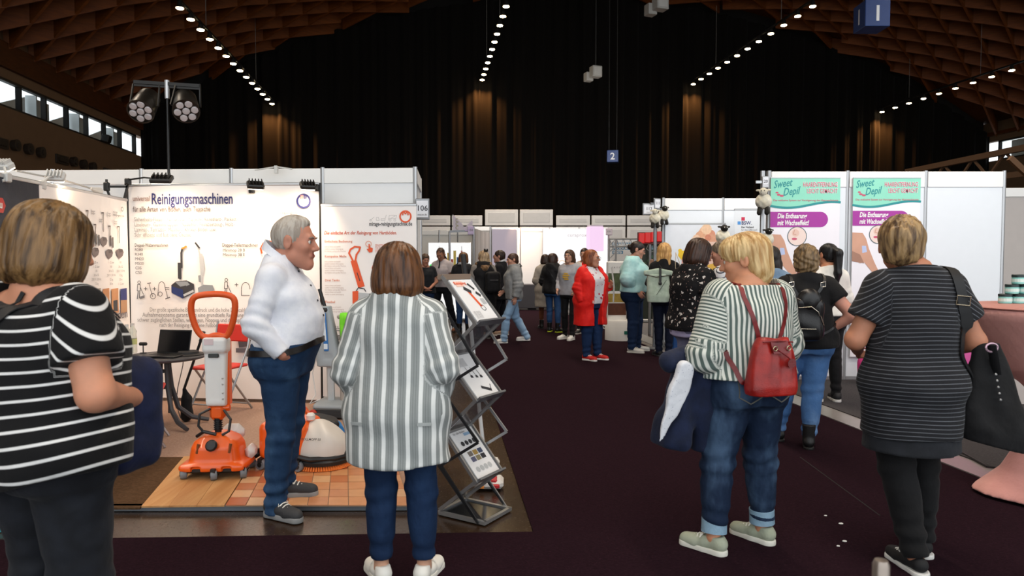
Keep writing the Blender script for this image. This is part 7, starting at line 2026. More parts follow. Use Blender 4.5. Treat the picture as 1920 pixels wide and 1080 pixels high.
def pocket(cx, cz, w, h, rot=0):
    u = np.linspace(-1, 1, 9); pts = []
    shape = [(-1, 1), (1, 1), (1, -.45), (0, -1), (-1, -.45), (-1, 1)]
    path = []
    for i in range(len(shape) - 1):
        for t in np.linspace(0, 1, 6)[:-1]: path.append((shape[i][0] * (1 - t) + shape[i + 1][0] * t, shape[i][1] * (1 - t) + shape[i + 1][1] * t))
    path.append(path[0]); q = np.array([[cx + x * w, -.5, cz + z * h] for x, z in path], F)
    for _ in range(25): q[:, 1] += np.clip(p.legf(q), -.03, .03) * .8
    q[:, 1] -= .001
    ribbon(q, np.repeat(A3(0, -1, 0)[None], len(q), 0), .006, .003, mat('#5b5a55', .8), 'pocket_stitching', p.root)
pocket(-.085 * k, .885 * k, .062, .062); pocket(.1 * k, .885 * k, .062, .062)
RED = leather('#7d1412', '#a5221a'); RED2 = leather('#5d0e10', '#7a1518')
c = (-.03 * k, -.25 * k, .885 * k)
rb_ = worn(p, 'backpack', 'red leather backpack hanging low on the blond woman', 'bag', c)
def redbag(q):
    z = q[:, 2]; t = np.clip(z / .31, 0, 1)
    w = np.interp(z, [0, .03, .2, .27, .31], [.142, .15, .132, .118, .095]).astype(F); d0 = np.interp(z, [0, .05, .24, .31], [.075, .08, .06, .03]).astype(F)
    d = ((np.abs(q[:, 0] / w) ** 4 + np.abs(q[:, 1] / d0) ** 2.6) ** .3 - 1) * .06
    d = d + .005 * np.sin(42 * q[:, 0] + 3 * z) * np.clip(t, 0, 1) + .003 * np.sin(90 * q[:, 0] - 8 * z) * t
    d = np.maximum(d, np.maximum(z - .31 + .006 * np.sin(40 * q[:, 0]), -z)); return d
rb_.scale = (.88,) * 3
sdfpart('bag_body', redbag, (-.18, -.11, -.02), (.18, .11, .34), .006, RED, rb_)
b = mb(); b.add([(-.05, -.06, .3), (.06, -.06, .3), (.055, -.085, .235), (-.045, -.085, .235), (-.05, -.052, .3), (.06, -.052, .3), (.055, -.077, .235), (-.045, -.077, .235)], [(0, 1, 2, 3), (7, 6, 5, 4), (0, 4, 5, 1), (1, 5, 6, 2), (2, 6, 7, 3), (3, 7, 4, 0)]); b.build('flap', RED2, rb_)
b = mb(); b.tube([(-.09, -.05, .295), (0, -.066, .3), (.1, -.05, .29)], .0045, 6); b.tube([(-.035, -.08, .265), (.05, -.085, .21), (.06, -.088, .19)], .0035, 6); b.build('drawstring', RED2, rb_, True)
for x, z in ((-.035, .262), (.05, .262)): 
    b = mb(); b.tube([(x + .012 * math.cos(a), -.083, z + .012 * math.sin(a)) for a in np.linspace(0, 6.28, 13)[:-1]], .003, 6, closed=True); b.build('metal_ring', mat('#b8a98a', .25, .9), rb_)
b = mb(); b.lathe([(.001, 0), (.026, .0), (.026, .004), (.001, .004)], (.065, -.088, .18), 16, Matrix.Rotation(R(90), 3, 'X'), 1, 1); b.build('leather_tag', RED2, rb_)
ct = c
p.strap([(-.105 * k, .04, 1.43 * k), (-.10 * k, -.09, 1.36 * k), (-.08 * k, -.2, 1.22 * k), (-.05 * k, -.24, 1.12 * k)], .022, RED2, 'shoulder_strap', rb_, sub=ct, n=30, sc=.88)
p.strap([(.15 * k, .04, 1.41 * k), (.13 * k, -.09, 1.35 * k), (.09 * k, -.2, 1.22 * k), (.05 * k, -.24, 1.12 * k)], .022, RED2, 'shoulder_strap', rb_, sub=ct, n=30, sc=.88)
p.strap([(-.235 * k, .0, 1.14 * k), (-.20 * k, -.1, 1.08 * k), (-.17 * k, -.2, .96 * k), (-.14 * k, -.24, .9 * k)], .024, RED2, 'shoulder_strap', rb_, sub=ct, n=24, sc=.88)
# jacket over her arm
c = (-.27 * k, .12 * k, 1.02 * k)
jk = worn(p, 'jacket', 'navy jacket with a pale lining hanging over the blond woman\'s arm', 'jacket', c)
def jack(q):
    z = q[:, 2]; t = np.clip(-z / .46, 0, 1)
    d = rbox(q, (-.03, -.04, -.21), (.17, .2, .46), .045)
    sh = q.copy(); sh[:, 0] += .16 * t * (q[:, 1] < 9); 
    d = rbox(sh, (.02, -.03, -.2), (.18 , .2, .5), .05)
    d = sm(d, rc(q, (.05, .0, .02), (-.14, -.05, .0), .07, .06), .06)
    d = sm(d, rc(q, (.06, -.06, -.1), (.06, -.05, -.46), .07, .075), .05)
    d = d + .012 * np.sin(34 * q[:, 0] + 16 * q[:, 1] + 7 * z) * np.clip(t * 2, .2, 1) + folds(q, .008, 1.2)
    return np.maximum(d, -(z + .47 + .18 * (q[:, 0])))
NV = fabric('#121a30', '#1a2440', .8)
sdfpart('jacket_shell', jack, (-.35, -.22, -.56), (.24, .2, .14), .009, NV, jk)
def lining(q):
    s_ = np.minimum(rc(q, (-.11, -.14, -.03), (-.16, -.145, -.17), .048, .05), rc(q, (-.16, -.145, -.17), (-.25, -.15, -.38), .05, .006)); s_ = s_ + .004 * np.sin(60 * q[:, 0] + 20 * q[:, 2]); return np.maximum(s_, np.abs(q[:, 1] + .145 + .05 * (q[:, 2] + .03)) - .022)
LIN = blots('#d3d6dc', [('#8088a0', 9, .12)], 6, 0)
sdfpart('lining', lining, (-.32, -.24, -.42), (-.02, -.06, .06), .006, LIN, jk)

# -- 5 woman in the dark striped tunic
p = Person('woman with short brown hair in a long dark tunic with fine grey stripes', 1714, 3.42, 406, -5, (-18, 0), dict(L=((-.30, -.01, 1.1), (-.17, .25, 1.02)), R=((.31, -.02, 1.1), (.2, .23, 1.0))),
           dict(L=(-.02, -.12, 10), R=(.115, .10, -4)), fat=.43, wide=.9, skin='#b97f63', h=.007, hs=1.1, limb=1.1, headoff=(-.05, 0), knee=dict(L=(-.06, .0, .47), R=(.1, .1, .47)))
p.hair('short', '#4a3524', '#a98a5f', h=.005, vol=1.06)
p.face('#5a4632', glasses='#26262a')
TU = stripe_mat('#1b1c20', '#62656b', .16, .05, 'pinstriped jersey')
p.top('tunic', TU, .64, .022, .04, sleeve=.62, sr=(.088, .085, .06), neck=(1.45, .25, .135), amp=.006, pat=patt_h(p, .0195, .01, .003), waist=(1.02, -.012), hemwave=.004, seed=3.0)
p.top('hem_band', fabric('#212327', '#26282d', .9), .565, .012, .03, sleeve=0, neck=None, amp=.002, extra=lambda q, d: np.maximum(d, q[:, 2] - .645 * p.k))
p.trousers(fabric('#0c0c0e', '#121214', .85), .075, (.096, .072, .058), .98, .004)
p.shoes('plimsoll', mat('#141416', .8), mat('#d9d8d3', .5))
k = p.k; c = (.315 * k, -.05, .60 * k)
sb = worn(p, 'shoulder_bag', 'large black shoulder bag hanging beside the woman in the dark tunic', 'bag', c)
def sbag(q):
    z = q[:, 2]; w = np.interp(z, [0, .08, .34, .52], [.135, .16, .1, .05]).astype(F); d0 = np.interp(z, [0, .1, .5], [.07, .075, .03]).astype(F)
    x = q[:, 0] - .05 * (1 - z / .5)
    return np.maximum(((np.abs(x / w) ** 3 + np.abs(q[:, 1] / d0) ** 2.4) ** .36 - 1) * .06 + folds(q, .004, 1.5), np.maximum(z - .5, -z - .04 * (x / .16)))
BK = fabric('#0b0b0d', '#141416', .75)
sdfpart('bag_body', sbag, (-.2, -.12, -.05), (.28, .12, .54), .008, BK, sb)
p.strap([(.13 * k, .06, 1.43 * k), (.145 * k, -.08, 1.38 * k), (.2 * k, -.2, 1.2 * k), (.26 * k, -.18, 1.04 * k), (.30 * k, -.13, .98 * k)], .05, mat('#0f1013', .6), 'strap', sb, sub=c, n=36, off=.006)
b = mb(); b.tube([(-.02, -.075, .5), (-.005, -.07, .44), (.02, -.05, .36)], .026, 8, flat=.3); b.build('strap_end', mat('#0f1013', .6), sb, True)
b = mb(); b.tube([(-.018 + .026 * math.cos(a), -.075, .485 + .02 * math.sin(a)) for a in np.linspace(0, 6.28, 15)[:-1]], .005, 6, closed=True); b.build('strap_ring', mat('#c9a8b8', .3, .5), sb)
bq = np.array([[.165 * k, -.3, 1.3 * k]], F)
for _ in range(12): bq[:, 1] += np.clip(p.outer(bq), -.03, .03) * .8
b = mb(); by0 = float(bq[0, 1]) - .014
b.tube([(bq[0, 0] + x - c[0], by0 - c[1], bq[0, 2] + z - c[2]) for x, z in ((-.03, -.018), (.03, -.024), (.034, .018), (-.026, .024))], .0035, 6, closed=True); b.build('buckle', mat('#c9bca4', .25, .9), sb)
b = mb()
for i in range(5): b.ball((.0 + .006 * i, -.08, .36 - i * .03), .007, 8, 5)
b.build('key_chain', mat('#9a9a9a', .3, .8), sb)

# -- 6 woman in the black tee with a black backpack
p = Person('woman with tousled brown hair in a black t-shirt and light jeans, hand on hip', 1512, 5.6, 459, -8, (-4, 0), dict(R=((.37, -.13, 1.12), (.19, -.03, .98), (-.9, .12, -.25)), L=((-.26, -.02, 1.1), (-.1, .22, 1.05))),
           dict(L=(-.17, .16, 12), R=(.02, -.08, -12)), fat=.45, skin='#c98f7c', h=.009, hs=1.04, limb=1.1, handn=dict(R=(0, 1, .2)))
p.hair('shag', '#4d3d2a', '#8d7350', h=.006, vol=1.06)
p.top('tshirt', fabric('#0d0d0f', '#151517', .85), .845, .015, .03, sleeve=.5, sr=(.085, .08, .06), neck=(1.45, .3, .11), amp=.005)
p.trousers(denim('#44699a', '#7d9cc2', .6), .1, (.1, .074, .058), .99, .005)
p.shoes('boot', leather('#121213', '#1c1c1d', .4), mat('#0c0c0c', .6))
k = p.k; c = (-.05 * k, -.27 * k, .92 * k)
bb = worn(p, 'backpack', 'small black leather backpack of the woman in the black t-shirt', 'bag', c)
LB = leather('#0e0e10', '#18181a', .3)
sdfpart('bag_body', lambda q: rbox(q, (0, 0, .17), (.22, .13, .34), .05) + .004 * np.sin(38 * q[:, 2] + 12 * q[:, 0]), (-.15, -.1, -.03), (.15, .1, .38), .009, LB, bb)
sdfpart('top_flap', lambda q: ell(q, (0, -.02, .31), (.09, .06, .1)), (-.12, -.1, .18), (.12, .06, .43), .009, LB, bb)
b = mb(); b.tube([(-.09, -.072, .26), (.0, -.085, .27), (.05, -.085, .23), (.06, -.08, .2)], .0035, 6); b.tube([(.07, -.075, .2), (.1, -.05, .13)], .0035, 6); b.tube([(-.08, -.072, .1), (.04, -.075, .1)], .0025, 6); b.build('zip', mat('#c9c2b0', .25, .9), bb)
p.strap([(.11 * k, .05, 1.43 * k), (.10 * k, -.1, 1.36 * k), (.02 * k, -.2, 1.26 * k)], .024, LB, 'shoulder_strap', bb, sub=c, n=18)
p.strap([(-.15 * k, .05, 1.43 * k), (-.14 * k, -.1, 1.36 * k), (-.1 * k, -.2, 1.26 * k)], .024, LB, 'shoulder_strap', bb, sub=c, n=18)
p.strap([(.05 * k, -.2, .96 * k), (.14 * k, -.16, .99 * k), (.2 * k, -.04, 1.04 * k)], .018, LB, 'shoulder_strap', bb, sub=c, n=16)
b = mb()
for x, z in ((.10, 1.37), (-.145, 1.37)): 
    q = np.array([[x * k, -.35, z * k]], F)
    for _ in range(14): q[:, 1] += np.clip(p.outer(q), -.03, .03) * .8
    b.tube([(x * k + u - c[0], float(q[0, 1]) - .012 - c[1], z * k + w - c[2]) for u, w in ((-.018, -.02), (.018, -.014), (.018, .022), (-.018, .016))], .005, 6, closed=True)
b.build('buckle', mat('#dcdcd8', .25, .8), bb)

# -- 7, 8 visitors at the hair removal stand
p = Person('woman with a long black ponytail in a white top at the right stand', 1553, 7.3, 456, 8, (10, 0), dict(R=((.25, -.02, 1.1), (.14, .2, 1.06)), L=((-.25, -.02, 1.1), (-.14, .2, 1.06))), dict(L=(-.09, .02, 8), R=(.1, -.03, -14)), fat=.12, skin='#b77d5f', z0=.02)
p.hair('ponytail', '#0b0a0b', '#1c1a1c', length=.36, vol=1.05); p.top('white_top', fabric('#d9d4cc', '#e4e0d8', .85), .93, .02, .03, sleeve=1.85); p.trousers(fabric('#0d0d0f', '#131316'), .06); p.shoes('trainer', mat('#17171a', .7), mat('#d5d3ce', .6))
p = Person('woman with straight dark hair in a light denim jacket at the right stand', 1446, 7.0, 461, -6, (-4, 0), dict(R=((.25, -.02, 1.1), (.14, .2, 1.06)), L=((-.25, -.02, 1.1), (-.14, .2, 1.06))), fat=.2, skin='#b98468', z0=.02)
p.hair('long', '#140f0d', '#2a201b', length=.22, vol=.98); p.top('denim_jacket', denim('#71889f', '#93a8ba', .5), .9, .03, .04); p.trousers(fabric('#15161b', '#1b1d24'), .06); p.shoes('trainer', mat('#202022', .7), mat('#d5d3ce', .6))

# -- 9 floral blouse
p = Person('woman with a dark brown bob in a black flowered blouse looking to the right', 1302, 6.5, 449, -66, (-6, -16), dict(R=((.275, -.05, 1.1), (.23, .19, .95)), L=((-.25, -.03, 1.1), (-.2, .2, .97))), fat=.45, skin='#b97d62', h=.008, hs=1.05, limb=1.15, headoff=(0, .04))
p.hair('bob', '#20130e', '#3f261a', h=.006, vol=1.04, fs=1.15); p.face('#2a1a12')
p.top('blouse', blots('#101013', [('#c9c2bd', 1.0, .2), ('#8a6f68', 1.7, .13)], 17, 0), .86, .03, .06, sleeve=.62, sr=(.088, .085, .06), chest=.03, neck=(1.45, .3, .1))
p.top('undershirt', fabric('#a9a2c9', '#b8b2d4'), .80, .012, .025, sleeve=0, neck=None, amp=.002, extra=lambda q, d, k_=p.k: np.maximum(d, q[:, 2] - .9 * k_))
p.trousers(denim('#6a6a80', '#8a8aa0', .4), .08); p.shoes('plimsoll', mat('#202022', .7), mat('#d5d3ce', .6))
# -- 10 striped shirt
p = Person('person with short grey brown hair in a white shirt with thin dark stripes', 1357, 7.25, 451, 62, (6, -12), dict(R=((.25, -.02, 1.1), (.14, .2, 1.06)), L=((-.25, -.02, 1.1), (-.14, .2, 1.06))), fat=.3, skin='#b5806a', h=.009)
p.hair('short', '#5d5044', '#7d6d5c'); p.face('#5d5044'); p.top('striped_shirt', stripe_mat('#dcdce0', '#3a3d4c', .22, .05), .9, .025, .04, sleeve=1.9, pat=patt_h(p, .036)); p.trousers(fabric('#22242c', '#2a2c36'), .05); p.shoes('plimsoll', mat('#202022', .7), mat('#c5c3be', .6))
k = p.k; c = (.2 * k, -.1, .9 * k); o = worn(p, 'crossbody_bag', 'small black crossbody bag of the person in the thin striped shirt', 'bag', c)
sdfpart('bag_body', lambda q: rbox(q, (.05, 0, 0), (.08, .18, .14), .03), (-.05, -.14, -.1), (.14, .14, .1), .01, LB, o)
p.strap([(.2 * k, -.1, .98 * k), (.14 * k, -.16, 1.2 * k), (-.02 * k, -.12, 1.42 * k), (-.1 * k, .05, 1.42 * k), (.02, .18, 1.25 * k), (.18 * k, .12, 1.0 * k)], .02, LB, 'strap', o, sub=c, n=40)

# -- 11 mint backpack
p = Person('woman with long blond hair in dark clothes carrying a mint roll-top backpack', 1246, 10.85, 456, -12, (-8, -4), dict(R=((.25, -.02, 1.1), (.15, .2, 1.1)), L=((-.25, -.02, 1.1), (-.15, .2, 1.1))), dict(L=(-.07, 0, 25), R=(.07, -.05, -30)), fat=.12, skin='#c99478')
p.hair('long', '#9a6c3c', '#d5a868', length=.33, vol=1.06); p.top('sweater', fabric('#0e0e11', '#17171b'), .86, .025, .035); p.trousers(denim('#10172a', '#1b2540', .4), .05, (.088, .062, .05)); p.shoes('plimsoll', mat('#141416', .7), mat('#2a2a2c', .6))
k = p.k; c = (-.09 * k, -.26 * k, .83 * k); MINTF = fabric('#a9bcab', '#b9cabb', .8)
o = worn(p, 'backpack', 'mint green roll-top backpack with a black buckle strap', 'bag', c)
sdfpart('bag_body', lambda q: np.maximum(((np.abs(q[:, 0] / np.interp(q[:, 2], [0, .1, .42, .52], [.155, .17, .165, .2])) ** 4 + np.abs(q[:, 1] / np.interp(q[:, 2], [0, .1, .42, .52], [.09, .1, .07, .025])) ** 3) ** .3 - 1) * .07 + folds(q, .003), np.maximum(q[:, 2] - .43, -q[:, 2])).astype(F), (-.24, -.13, -.02), (.24, .13, .47), .011, MINTF, o)
sdfpart('roll_top', lambda q: np.maximum(rbox(q, (0, -.02, .46), (.43, .08, .12), .03), q[:, 2] - .52 + .2 * np.abs(q[:, 0]) * (1)), (-.25, -.08, .38), (.25, .05, .55), .011, MINTF, o)
b = mb(); b.box((.03, -.105, .4), (.035, .012, .24), Matrix.Rotation(R(-6), 3, 'X'), .004); b.box((.03, -.115, .29), (.05, .02, .04), None, .006); b.tube([(-.19, -.07, .42), (-.03, -.1, .385), (.19, -.07, .415)], .008, 6); b.build('buckle_strap', BLK, o)
b = mb(); b.tube([(.12, -.1, .34), (-.02, -.108, .12)], .004, 6); b.build('zip', mat('#4c554d', .5), o); b = mb(); b.tube([(.0, -.02, .5), (.02, -.03, .56), (.06, -.02, .5)], .012, 8); b.build('carry_loop', BLK, o)
c = (.21 * k, -.2, .84 * k); o = worn(p, 'tote_bag', 'cream cotton tote bag on the right shoulder of the blond woman', 'bag', c)
sdfpart('bag_body', lambda q: np.maximum(rbox(q, (0, 0, .2), (.19, .09, .42), .035) + folds(q, .006, 1.2) , q[:, 2] - .38 - .25 * q[:, 0] * 0), (-.14, -.1, -.04), (.14, .1, .44), .011, fabric('#d5c5ac', '#e0d3bd', .9), o)
for x in (-.05, .05): b = mb(); b.tube([(x, -.03, .36), (x * .6 - .03, -.03, .6), (-.05, .09, .74), (-.05, .2, .72)], .014, 6, flat=.35); b.build('handle', fabric('#d5c5ac', '#e0d3bd', .9), o, True)

# -- 12 light blue sweater
p = Person('woman with tied dark hair and glasses in a light blue sweater and dark jeans', 1189, 11.4, 453, -112, (6, -18), dict(R=((.265, -.04, 1.13), (.225, .1, .95)), L=((-.25, .06, 1.12), (-.1, .24, 1.3), (.3, .2, .9))), dict(L=(-.11, .03, 20), R=(.12, .0, -6)), fat=.5, belly=.15, skin='#c5917c', h=.009, limb=1.1, headoff=(0, .03))
p.hair('bun', '#160f0e', '#2b1d1a'); p.face('#2a1a12', glasses='#3a2a2a'); p.top('sweater', fabric('#9fd0d2', '#b3dcdd', .9), .93, .04, .03, sleeve=1.6, sr=(.11, .11, .05), neck=(1.45, .4, .11), chest=.03); p.trousers(denim('#14243f', '#233a5e', .4), .05, (.1, .075, .062)); p.shoes('plimsoll', mat('#cfccc6', .7), mat('#c5c2bb', .6))
k = p.k; c = (-.16 * k, .15, 1.1 * k); o = worn(p, 'shoulder_strap_bag', 'white and black bag strap over the shoulder of the woman in light blue', 'bag', c)
p.strap([(-.15 * k, -.12, 1.2 * k), (-.13 * k, -.02, 1.43 * k), (-.13 * k, .16, 1.3 * k), (-.15 * k, .2, 1.1 * k)], .03, fabric('#d9d6d0', '#c5c2bc'), 'strap', o, sub=c, n=24)
sdfpart('bag_body', lambda q: rbox(q, (0, -.32, -.1), (.26, .1, .3), .04), (-.2, -.45, -.3), (.2, -.2, .1), .014, LB, o)

# -- 13 red jacket
p = Person('woman with a red brown bob and glasses in a bright red jacket and red shoes', 1108, 10.5, 468, -140, (22, 0), dict(R=((.27, -.03, 1.11), (.25, .05, .89)), L=((-.27, .0, 1.12), (-.2, .23, 1.13), (.2, .4, .5))), dict(L=(-.1, .05, 12), R=(.11, .02, 6)), fat=.45, belly=.1, skin='#c08a70', h=.008, hs=1.06)
p.hair('bob', '#5d2b17', '#9a5a34', h=.006, vol=.98, fs=1.25); p.face('#7a4a32', glasses='#4a3f3a')
FL = blots('#d8d8dd', [('#b8304a', 1.0, .22), ('#8f97b8', 1.6, .12)], 13, 0)
p.top('blouse', FL, .87, .014, .03, sleeve=0, neck=(1.45, .7, .1), chest=.03)
RJ = fabric('#d3140f', '#e02018', .6, bump=.2)
p.top('jacket', RJ, .545, .045, .075, sleeve=1.93, sr=(.092, .085, .064), neck=(1.46, .35, .1), amp=.006, open=(.075, .03, .05), chest=.035)
collar(p, RJ, .1, .06, 120, .9, .0, flare=.03); k = p.k
collar(p, fabric('#d9cfc8', '#e2dad3'), .108, .035, 150, 1.2, -.012, 'collar_facing', .028)
p.trousers(denim('#16294a', '#2a4670', .5), .06, (.1, .075, .058)); p.shoes('trainer', mat('#c01a17', .6), mat('#ddd6d2', .6))
o = worn(p, 'white_strap_bag', 'grey bag strap held by the woman in the red jacket', 'bag', (-.21 * k, .25, 1.0 * k))
b = mb(); b.tube([(0, -.02, .42), (.0, .02, .2), (-.0, .03, .12), (-.02, .0, -.1)], .018, 6, flat=.3); b.build('strap', fabric('#a5a29f', '#b5b2af'), o, True)
for z in (.86, .82): pass
b = mb(); q = np.array([[.16 * k, .4, .92 * k]], F)
for _ in range(14): q[:, 1] -= np.clip(p.tops[-1](q), -.03, .03) * .8
b.tube([(.16 * k, float(q[0, 1]) + .01, .93 * k), (.165 * k, float(q[0, 1]) + .014, .89 * k)], .006, 6); p.part('drawcord', b, mat('#e0dcd4', .6))

# -- 14, 15 girls behind
p = Person('girl with glasses and long brown hair in a grey sweatshirt and white trainers', 1068, 13.2, 468, 152, (0, 4), dict(R=((.24, .0, 1.1), (.2, .14, .95)), L=((-.24, .0, 1.1), (-.2, .14, .95))), dict(L=(-.09, .08, 0), R=(.1, -.02, -20)), fat=.12, skin='#cf9f88', h=.009)
p.hair('long', '#33211a', '#5d4130', length=.22); p.face('#3a2a20', glasses='#2a2628'); p.top('sweatshirt', fabric('#9b9ba2', '#a9a9b0', .9), .84, .03, .03); p.trousers(fabric('#0c0c0f', '#141418'), .06, (.085, .06, .048)); p.shoes('trainer', mat('#e3e1dc', .6), mat('#dddbd6', .6))
k = p.k; q = np.array([[x, .4, z * k] for x, z in ((.0, 1.2), (.03, 1.23), (-.03, 1.23))], F)
for _ in range(14): q[:, 1] -= np.clip(p.tops[0](q), -.03, .03) * .8
b = mb(); [b.box((dx, float(q[0, 1]) + .003, 1.2 * k + dz), (w_, .008, .026)) for dx, dz, w_ in ((0, .05, .08), (0, .015, .13), (.01, -.02, .11), (-.01, -.055, .09))]; b.build('printed_emblem', mat('#d3a63a', .6), p.root)
p = Person('young woman with dark hair looking over behind the red jacket', 1096, 14.2, 465, 160, (0, 0), fat=.1, skin='#c9987f', h=.011)
p.hair('bun', '#1d1412', '#382622'); p.face('#2a1a14'); p.top('pullover', fabric('#b9b4b2', '#c5c0be'), .88, .03); p.trousers(fabric('#15161b', '#1b1d24'), .05); p.shoes('trainer', mat('#2a2a2c', .7), mat('#d5d3ce', .6))
# -- 16, 17
p = Person('girl with a dark brown bob in a black padded jacket and blue jeans', 1037, 14.5, 475, -26, (-38, 0), dict(R=((.25, -.03, 1.1), (.2, .14, 1.0)), L=((-.25, -.03, 1.1), (-.2, .12, .98))), dict(L=(-.1, .05, 10), R=(.12, .0, -35)), fat=.12, skin='#c9957d', h=.01)
p.hair('bob', '#20130f', '#3d261c'); p.face('#2a1a12'); p.top('padded_jacket', fabric('#0f0f12', '#18181c', .6), .84, .06, .04, sleeve=1.95, sr=(.095, .09, .06), amp=.011, neck=(1.48, .3, .085)); p.trousers(denim('#2c4c7a', '#50719c', .5), .11, (.085, .062, .05)); p.shoes('boot', leather('#121212', '#1c1c1c'), mat('#c5d92b', .5))
k = p.k; c = (.24 * k, .0, .82 * k); o = worn(p, 'crossbody_bag', 'small black crossbody bag of the girl in the padded jacket', 'bag', c)
sdfpart('bag_body', lambda q: rbox(q, (.03, 0, 0), (.08, .2, .16), .03), (-.06, -.15, -.11), (.12, .15, .11), .012, LB, o)
p.strap([(.24 * k, -.05, .9 * k), (.16 * k, -.18, 1.1 * k), (-.05 * k, -.16, 1.35 * k), (-.12 * k, .0, 1.45 * k)], .018, LB, 'strap', o, sub=c, n=26)
p = Person('person in a long beige coat standing behind the girl in the padded jacket', 1023, 15.3, 477, 6, (-20, -8), dict(R=((.25, -.03, 1.1), (.18, .16, 1.0)), L=((-.25, -.03, 1.1), (-.18, .16, 1.0))), fat=.15, skin='#c9957d', h=.011)
p.hair('bob', '#21140f', '#3b251b'); p.top('coat', fabric('#a59d93', '#b3aba1', .85), .5, .05, .07, sleeve=1.95, sr=(.09, .085, .06)); p.trousers(fabric('#6b3d26', '#7a4830'), .06, (.07, .052, .042)); p.shoes('boot', leather('#15110f', '#201a17'), mat('#0c0c0c', .6))
# -- 18 walking girl
p = Person('girl with a long brown side ponytail in a grey jacket walking left in light jeans', 963, 12.7, 475, 100, (10, -8), dict(L=((-.24, -.05, 1.1), (-.235, -.0, .87)), R=((.24, .0, 1.1), (.2, .16, .97))), dict(L=(-.08, .2, 4), R=(.1, -.27, -6, .02)), fat=.1, skin='#c9957d', h=.009, knee=dict(L=(-.08, .16, .47), R=(.09, -.06, .47)))
p.hair('side', '#33211a', '#553826', length=.28); p.face('#3a261a'); p.top('jacket', fabric('#85888a', '#95989a', .85), .83, .05, .03, sleeve=1.97, sr=(.1, .095, .07), amp=.008, neck=(1.48, .3, .09)); collar(p, fabric('#34302f', '#3b3736'), .11, .06, 110, .5, -.02, 'hood', .03)
p.trousers(denim('#7f9fc0', '#a9c2d8', .6), .03, (.088, .072, .066), 1.0, .007); p.shoes('trainer', mat('#c9c8c6', .6), mat('#dddcd9', .6))
# -- 19 glasses, dark cardigan
p = Person('person with tied dark hair and glasses in a black cardigan with a white scarf', 938, 13.9, 469, 78, (6, 0), dict(L=((-.24, -.0, 1.1), (-.2, .18, 1.0)), R=((.24, .0, 1.1), (.2, .18, 1.0))), dict(L=(-.09, .12, 0), R=(.09, -.08, 0)), fat=.15, skin='#c4907a', h=.01)
p.hair('short', '#20150f', '#3a281c'); p.face('#2a1a12', glasses='#2a2628'); p.top('cardigan', fabric('#101013', '#191920'), .72, .035, .04, neck=(1.46, .4, .1)); p.trousers(fabric('#0f0f13', '#17171c'), .07); p.shoes('trainer', mat('#a98a72', .7), mat('#d0c5b8', .6))
collar(p, fabric('#b9bcc2', '#c9ccd2'), .082, .07, 10, .6, -.02, 'scarf', .02); k = p.k
p.strap([(-.1 * k, .02, 1.45 * k), (-.12 * k, .12, 1.3 * k), (-.06 * k, .17, 1.1 * k), (0, .18, 1.0 * k)], .028, fabric('#d5d5d8', '#dddde0'), 'lanyard', n=20)
# -- 20 parka
p = Person('person with a blond ponytail in a black parka with a fur trimmed hood', 906, 13.3, 470, 16, (22, 0), dict(L=((-.26, -.03, 1.1), (-.24, .06, .9)), R=((.26, -.03, 1.1), (.18, .16, 1.0))), fat=.25, skin='#c4907a', h=.01)
p.hair('long', '#8a7158', '#c9b08d', length=.2, vol=1.0); p.top('parka', fabric('#0e0e11', '#17171b', .7), .62, .06, .06, sleeve=0, amp=.009, neck=(1.47, .3, .09)); p.top('knit_sleeves', fabric('#77726e', '#8a8581', .9), 1.2, .04, .04, sleeve=1.95, sr=(.085, .08, .055), neck=(1.42, .2, .16)); p.trousers(fabric('#101115', '#16171d'), .06); p.shoes('trainer', mat('#1b1b1d', .7), mat('#55524f', .6))
def hood(q): return sm(rc(q, (-.13, -.03, 1.44 * p.k), (0, -.16, 1.36 * p.k), .045, .055), rc(q, (0, -.16, 1.36 * p.k), (.13, -.03, 1.44 * p.k), .055, .045), .02) + .006 * np.sin(90 * q[:, 0]) * np.sin(80 * q[:, 2])
sdfpart('fur_hood', hood, (-.24, -.28, 1.2), (.24, .08, 1.62), .011, fabric('#5a422c', '#8a6a48', .95, .3, 1, 60), p.root)
b = mb(); b.lathe([(.0, -.03), (.028, -.02), (.034, 0), (.028, .02), (0, .03)], (-.0, -.09, .12), 10, Matrix.Rotation(R(90), 3, 'Y'), .8, 1); b.box((-.03, -.1, .13), (.02, .02, .05)); b.box((.03, -.1, .13), (.02, .02, .05)); p.part('hair_clip', b, BLK, head=True)
k = p.k; c = (.12 * k, -.28 * k, .92 * k); o = worn(p, 'backpack', 'black backpack on the back of the person in the parka', 'bag', c)
sdfpart('bag_body', lambda q: rbox(q, (0, 0, .18), (.28, .17, .4), .06) + folds(q, .005), (-.2, -.13, -.06), (.2, .13, .44), .013, fabric('#0d0d10', '#16161a', .7), o)
b = mb(); b.tube([(-.08, -.09, .22), (.08, -.09, .22)], .005, 6); b.build('zip', mat('#55555a', .4), o)
# -- 21 dark jacket
p = Person('person with straight chestnut hair in a dark jacket and blue jeans, seen from behind', 869, 14.3, 473, -14, (-6, -4), dict(L=((-.25, -.03, 1.1), (-.15, .2, 1.05)), R=((.25, -.03, 1.1), (.15, .2, 1.05))), fat=.2, skin='#c4907a', h=.011)
p.hair('bob', '#4a2f1d', '#7d5534'); p.top('jacket', fabric('#15161b', '#1e2027', .8), .84, .045, .04, sleeve=1.95, sr=(.09, .085, .06)); collar(p, fabric('#8d8f95', '#9b9da3'), .1, .05, 100, .5, -.02, 'hood', .03); p.trousers(denim('#26416b', '#3f5f8d', .5), .05); p.shoes('boot', leather('#15110f', '#201a17'), mat('#0c0c0c', .6))
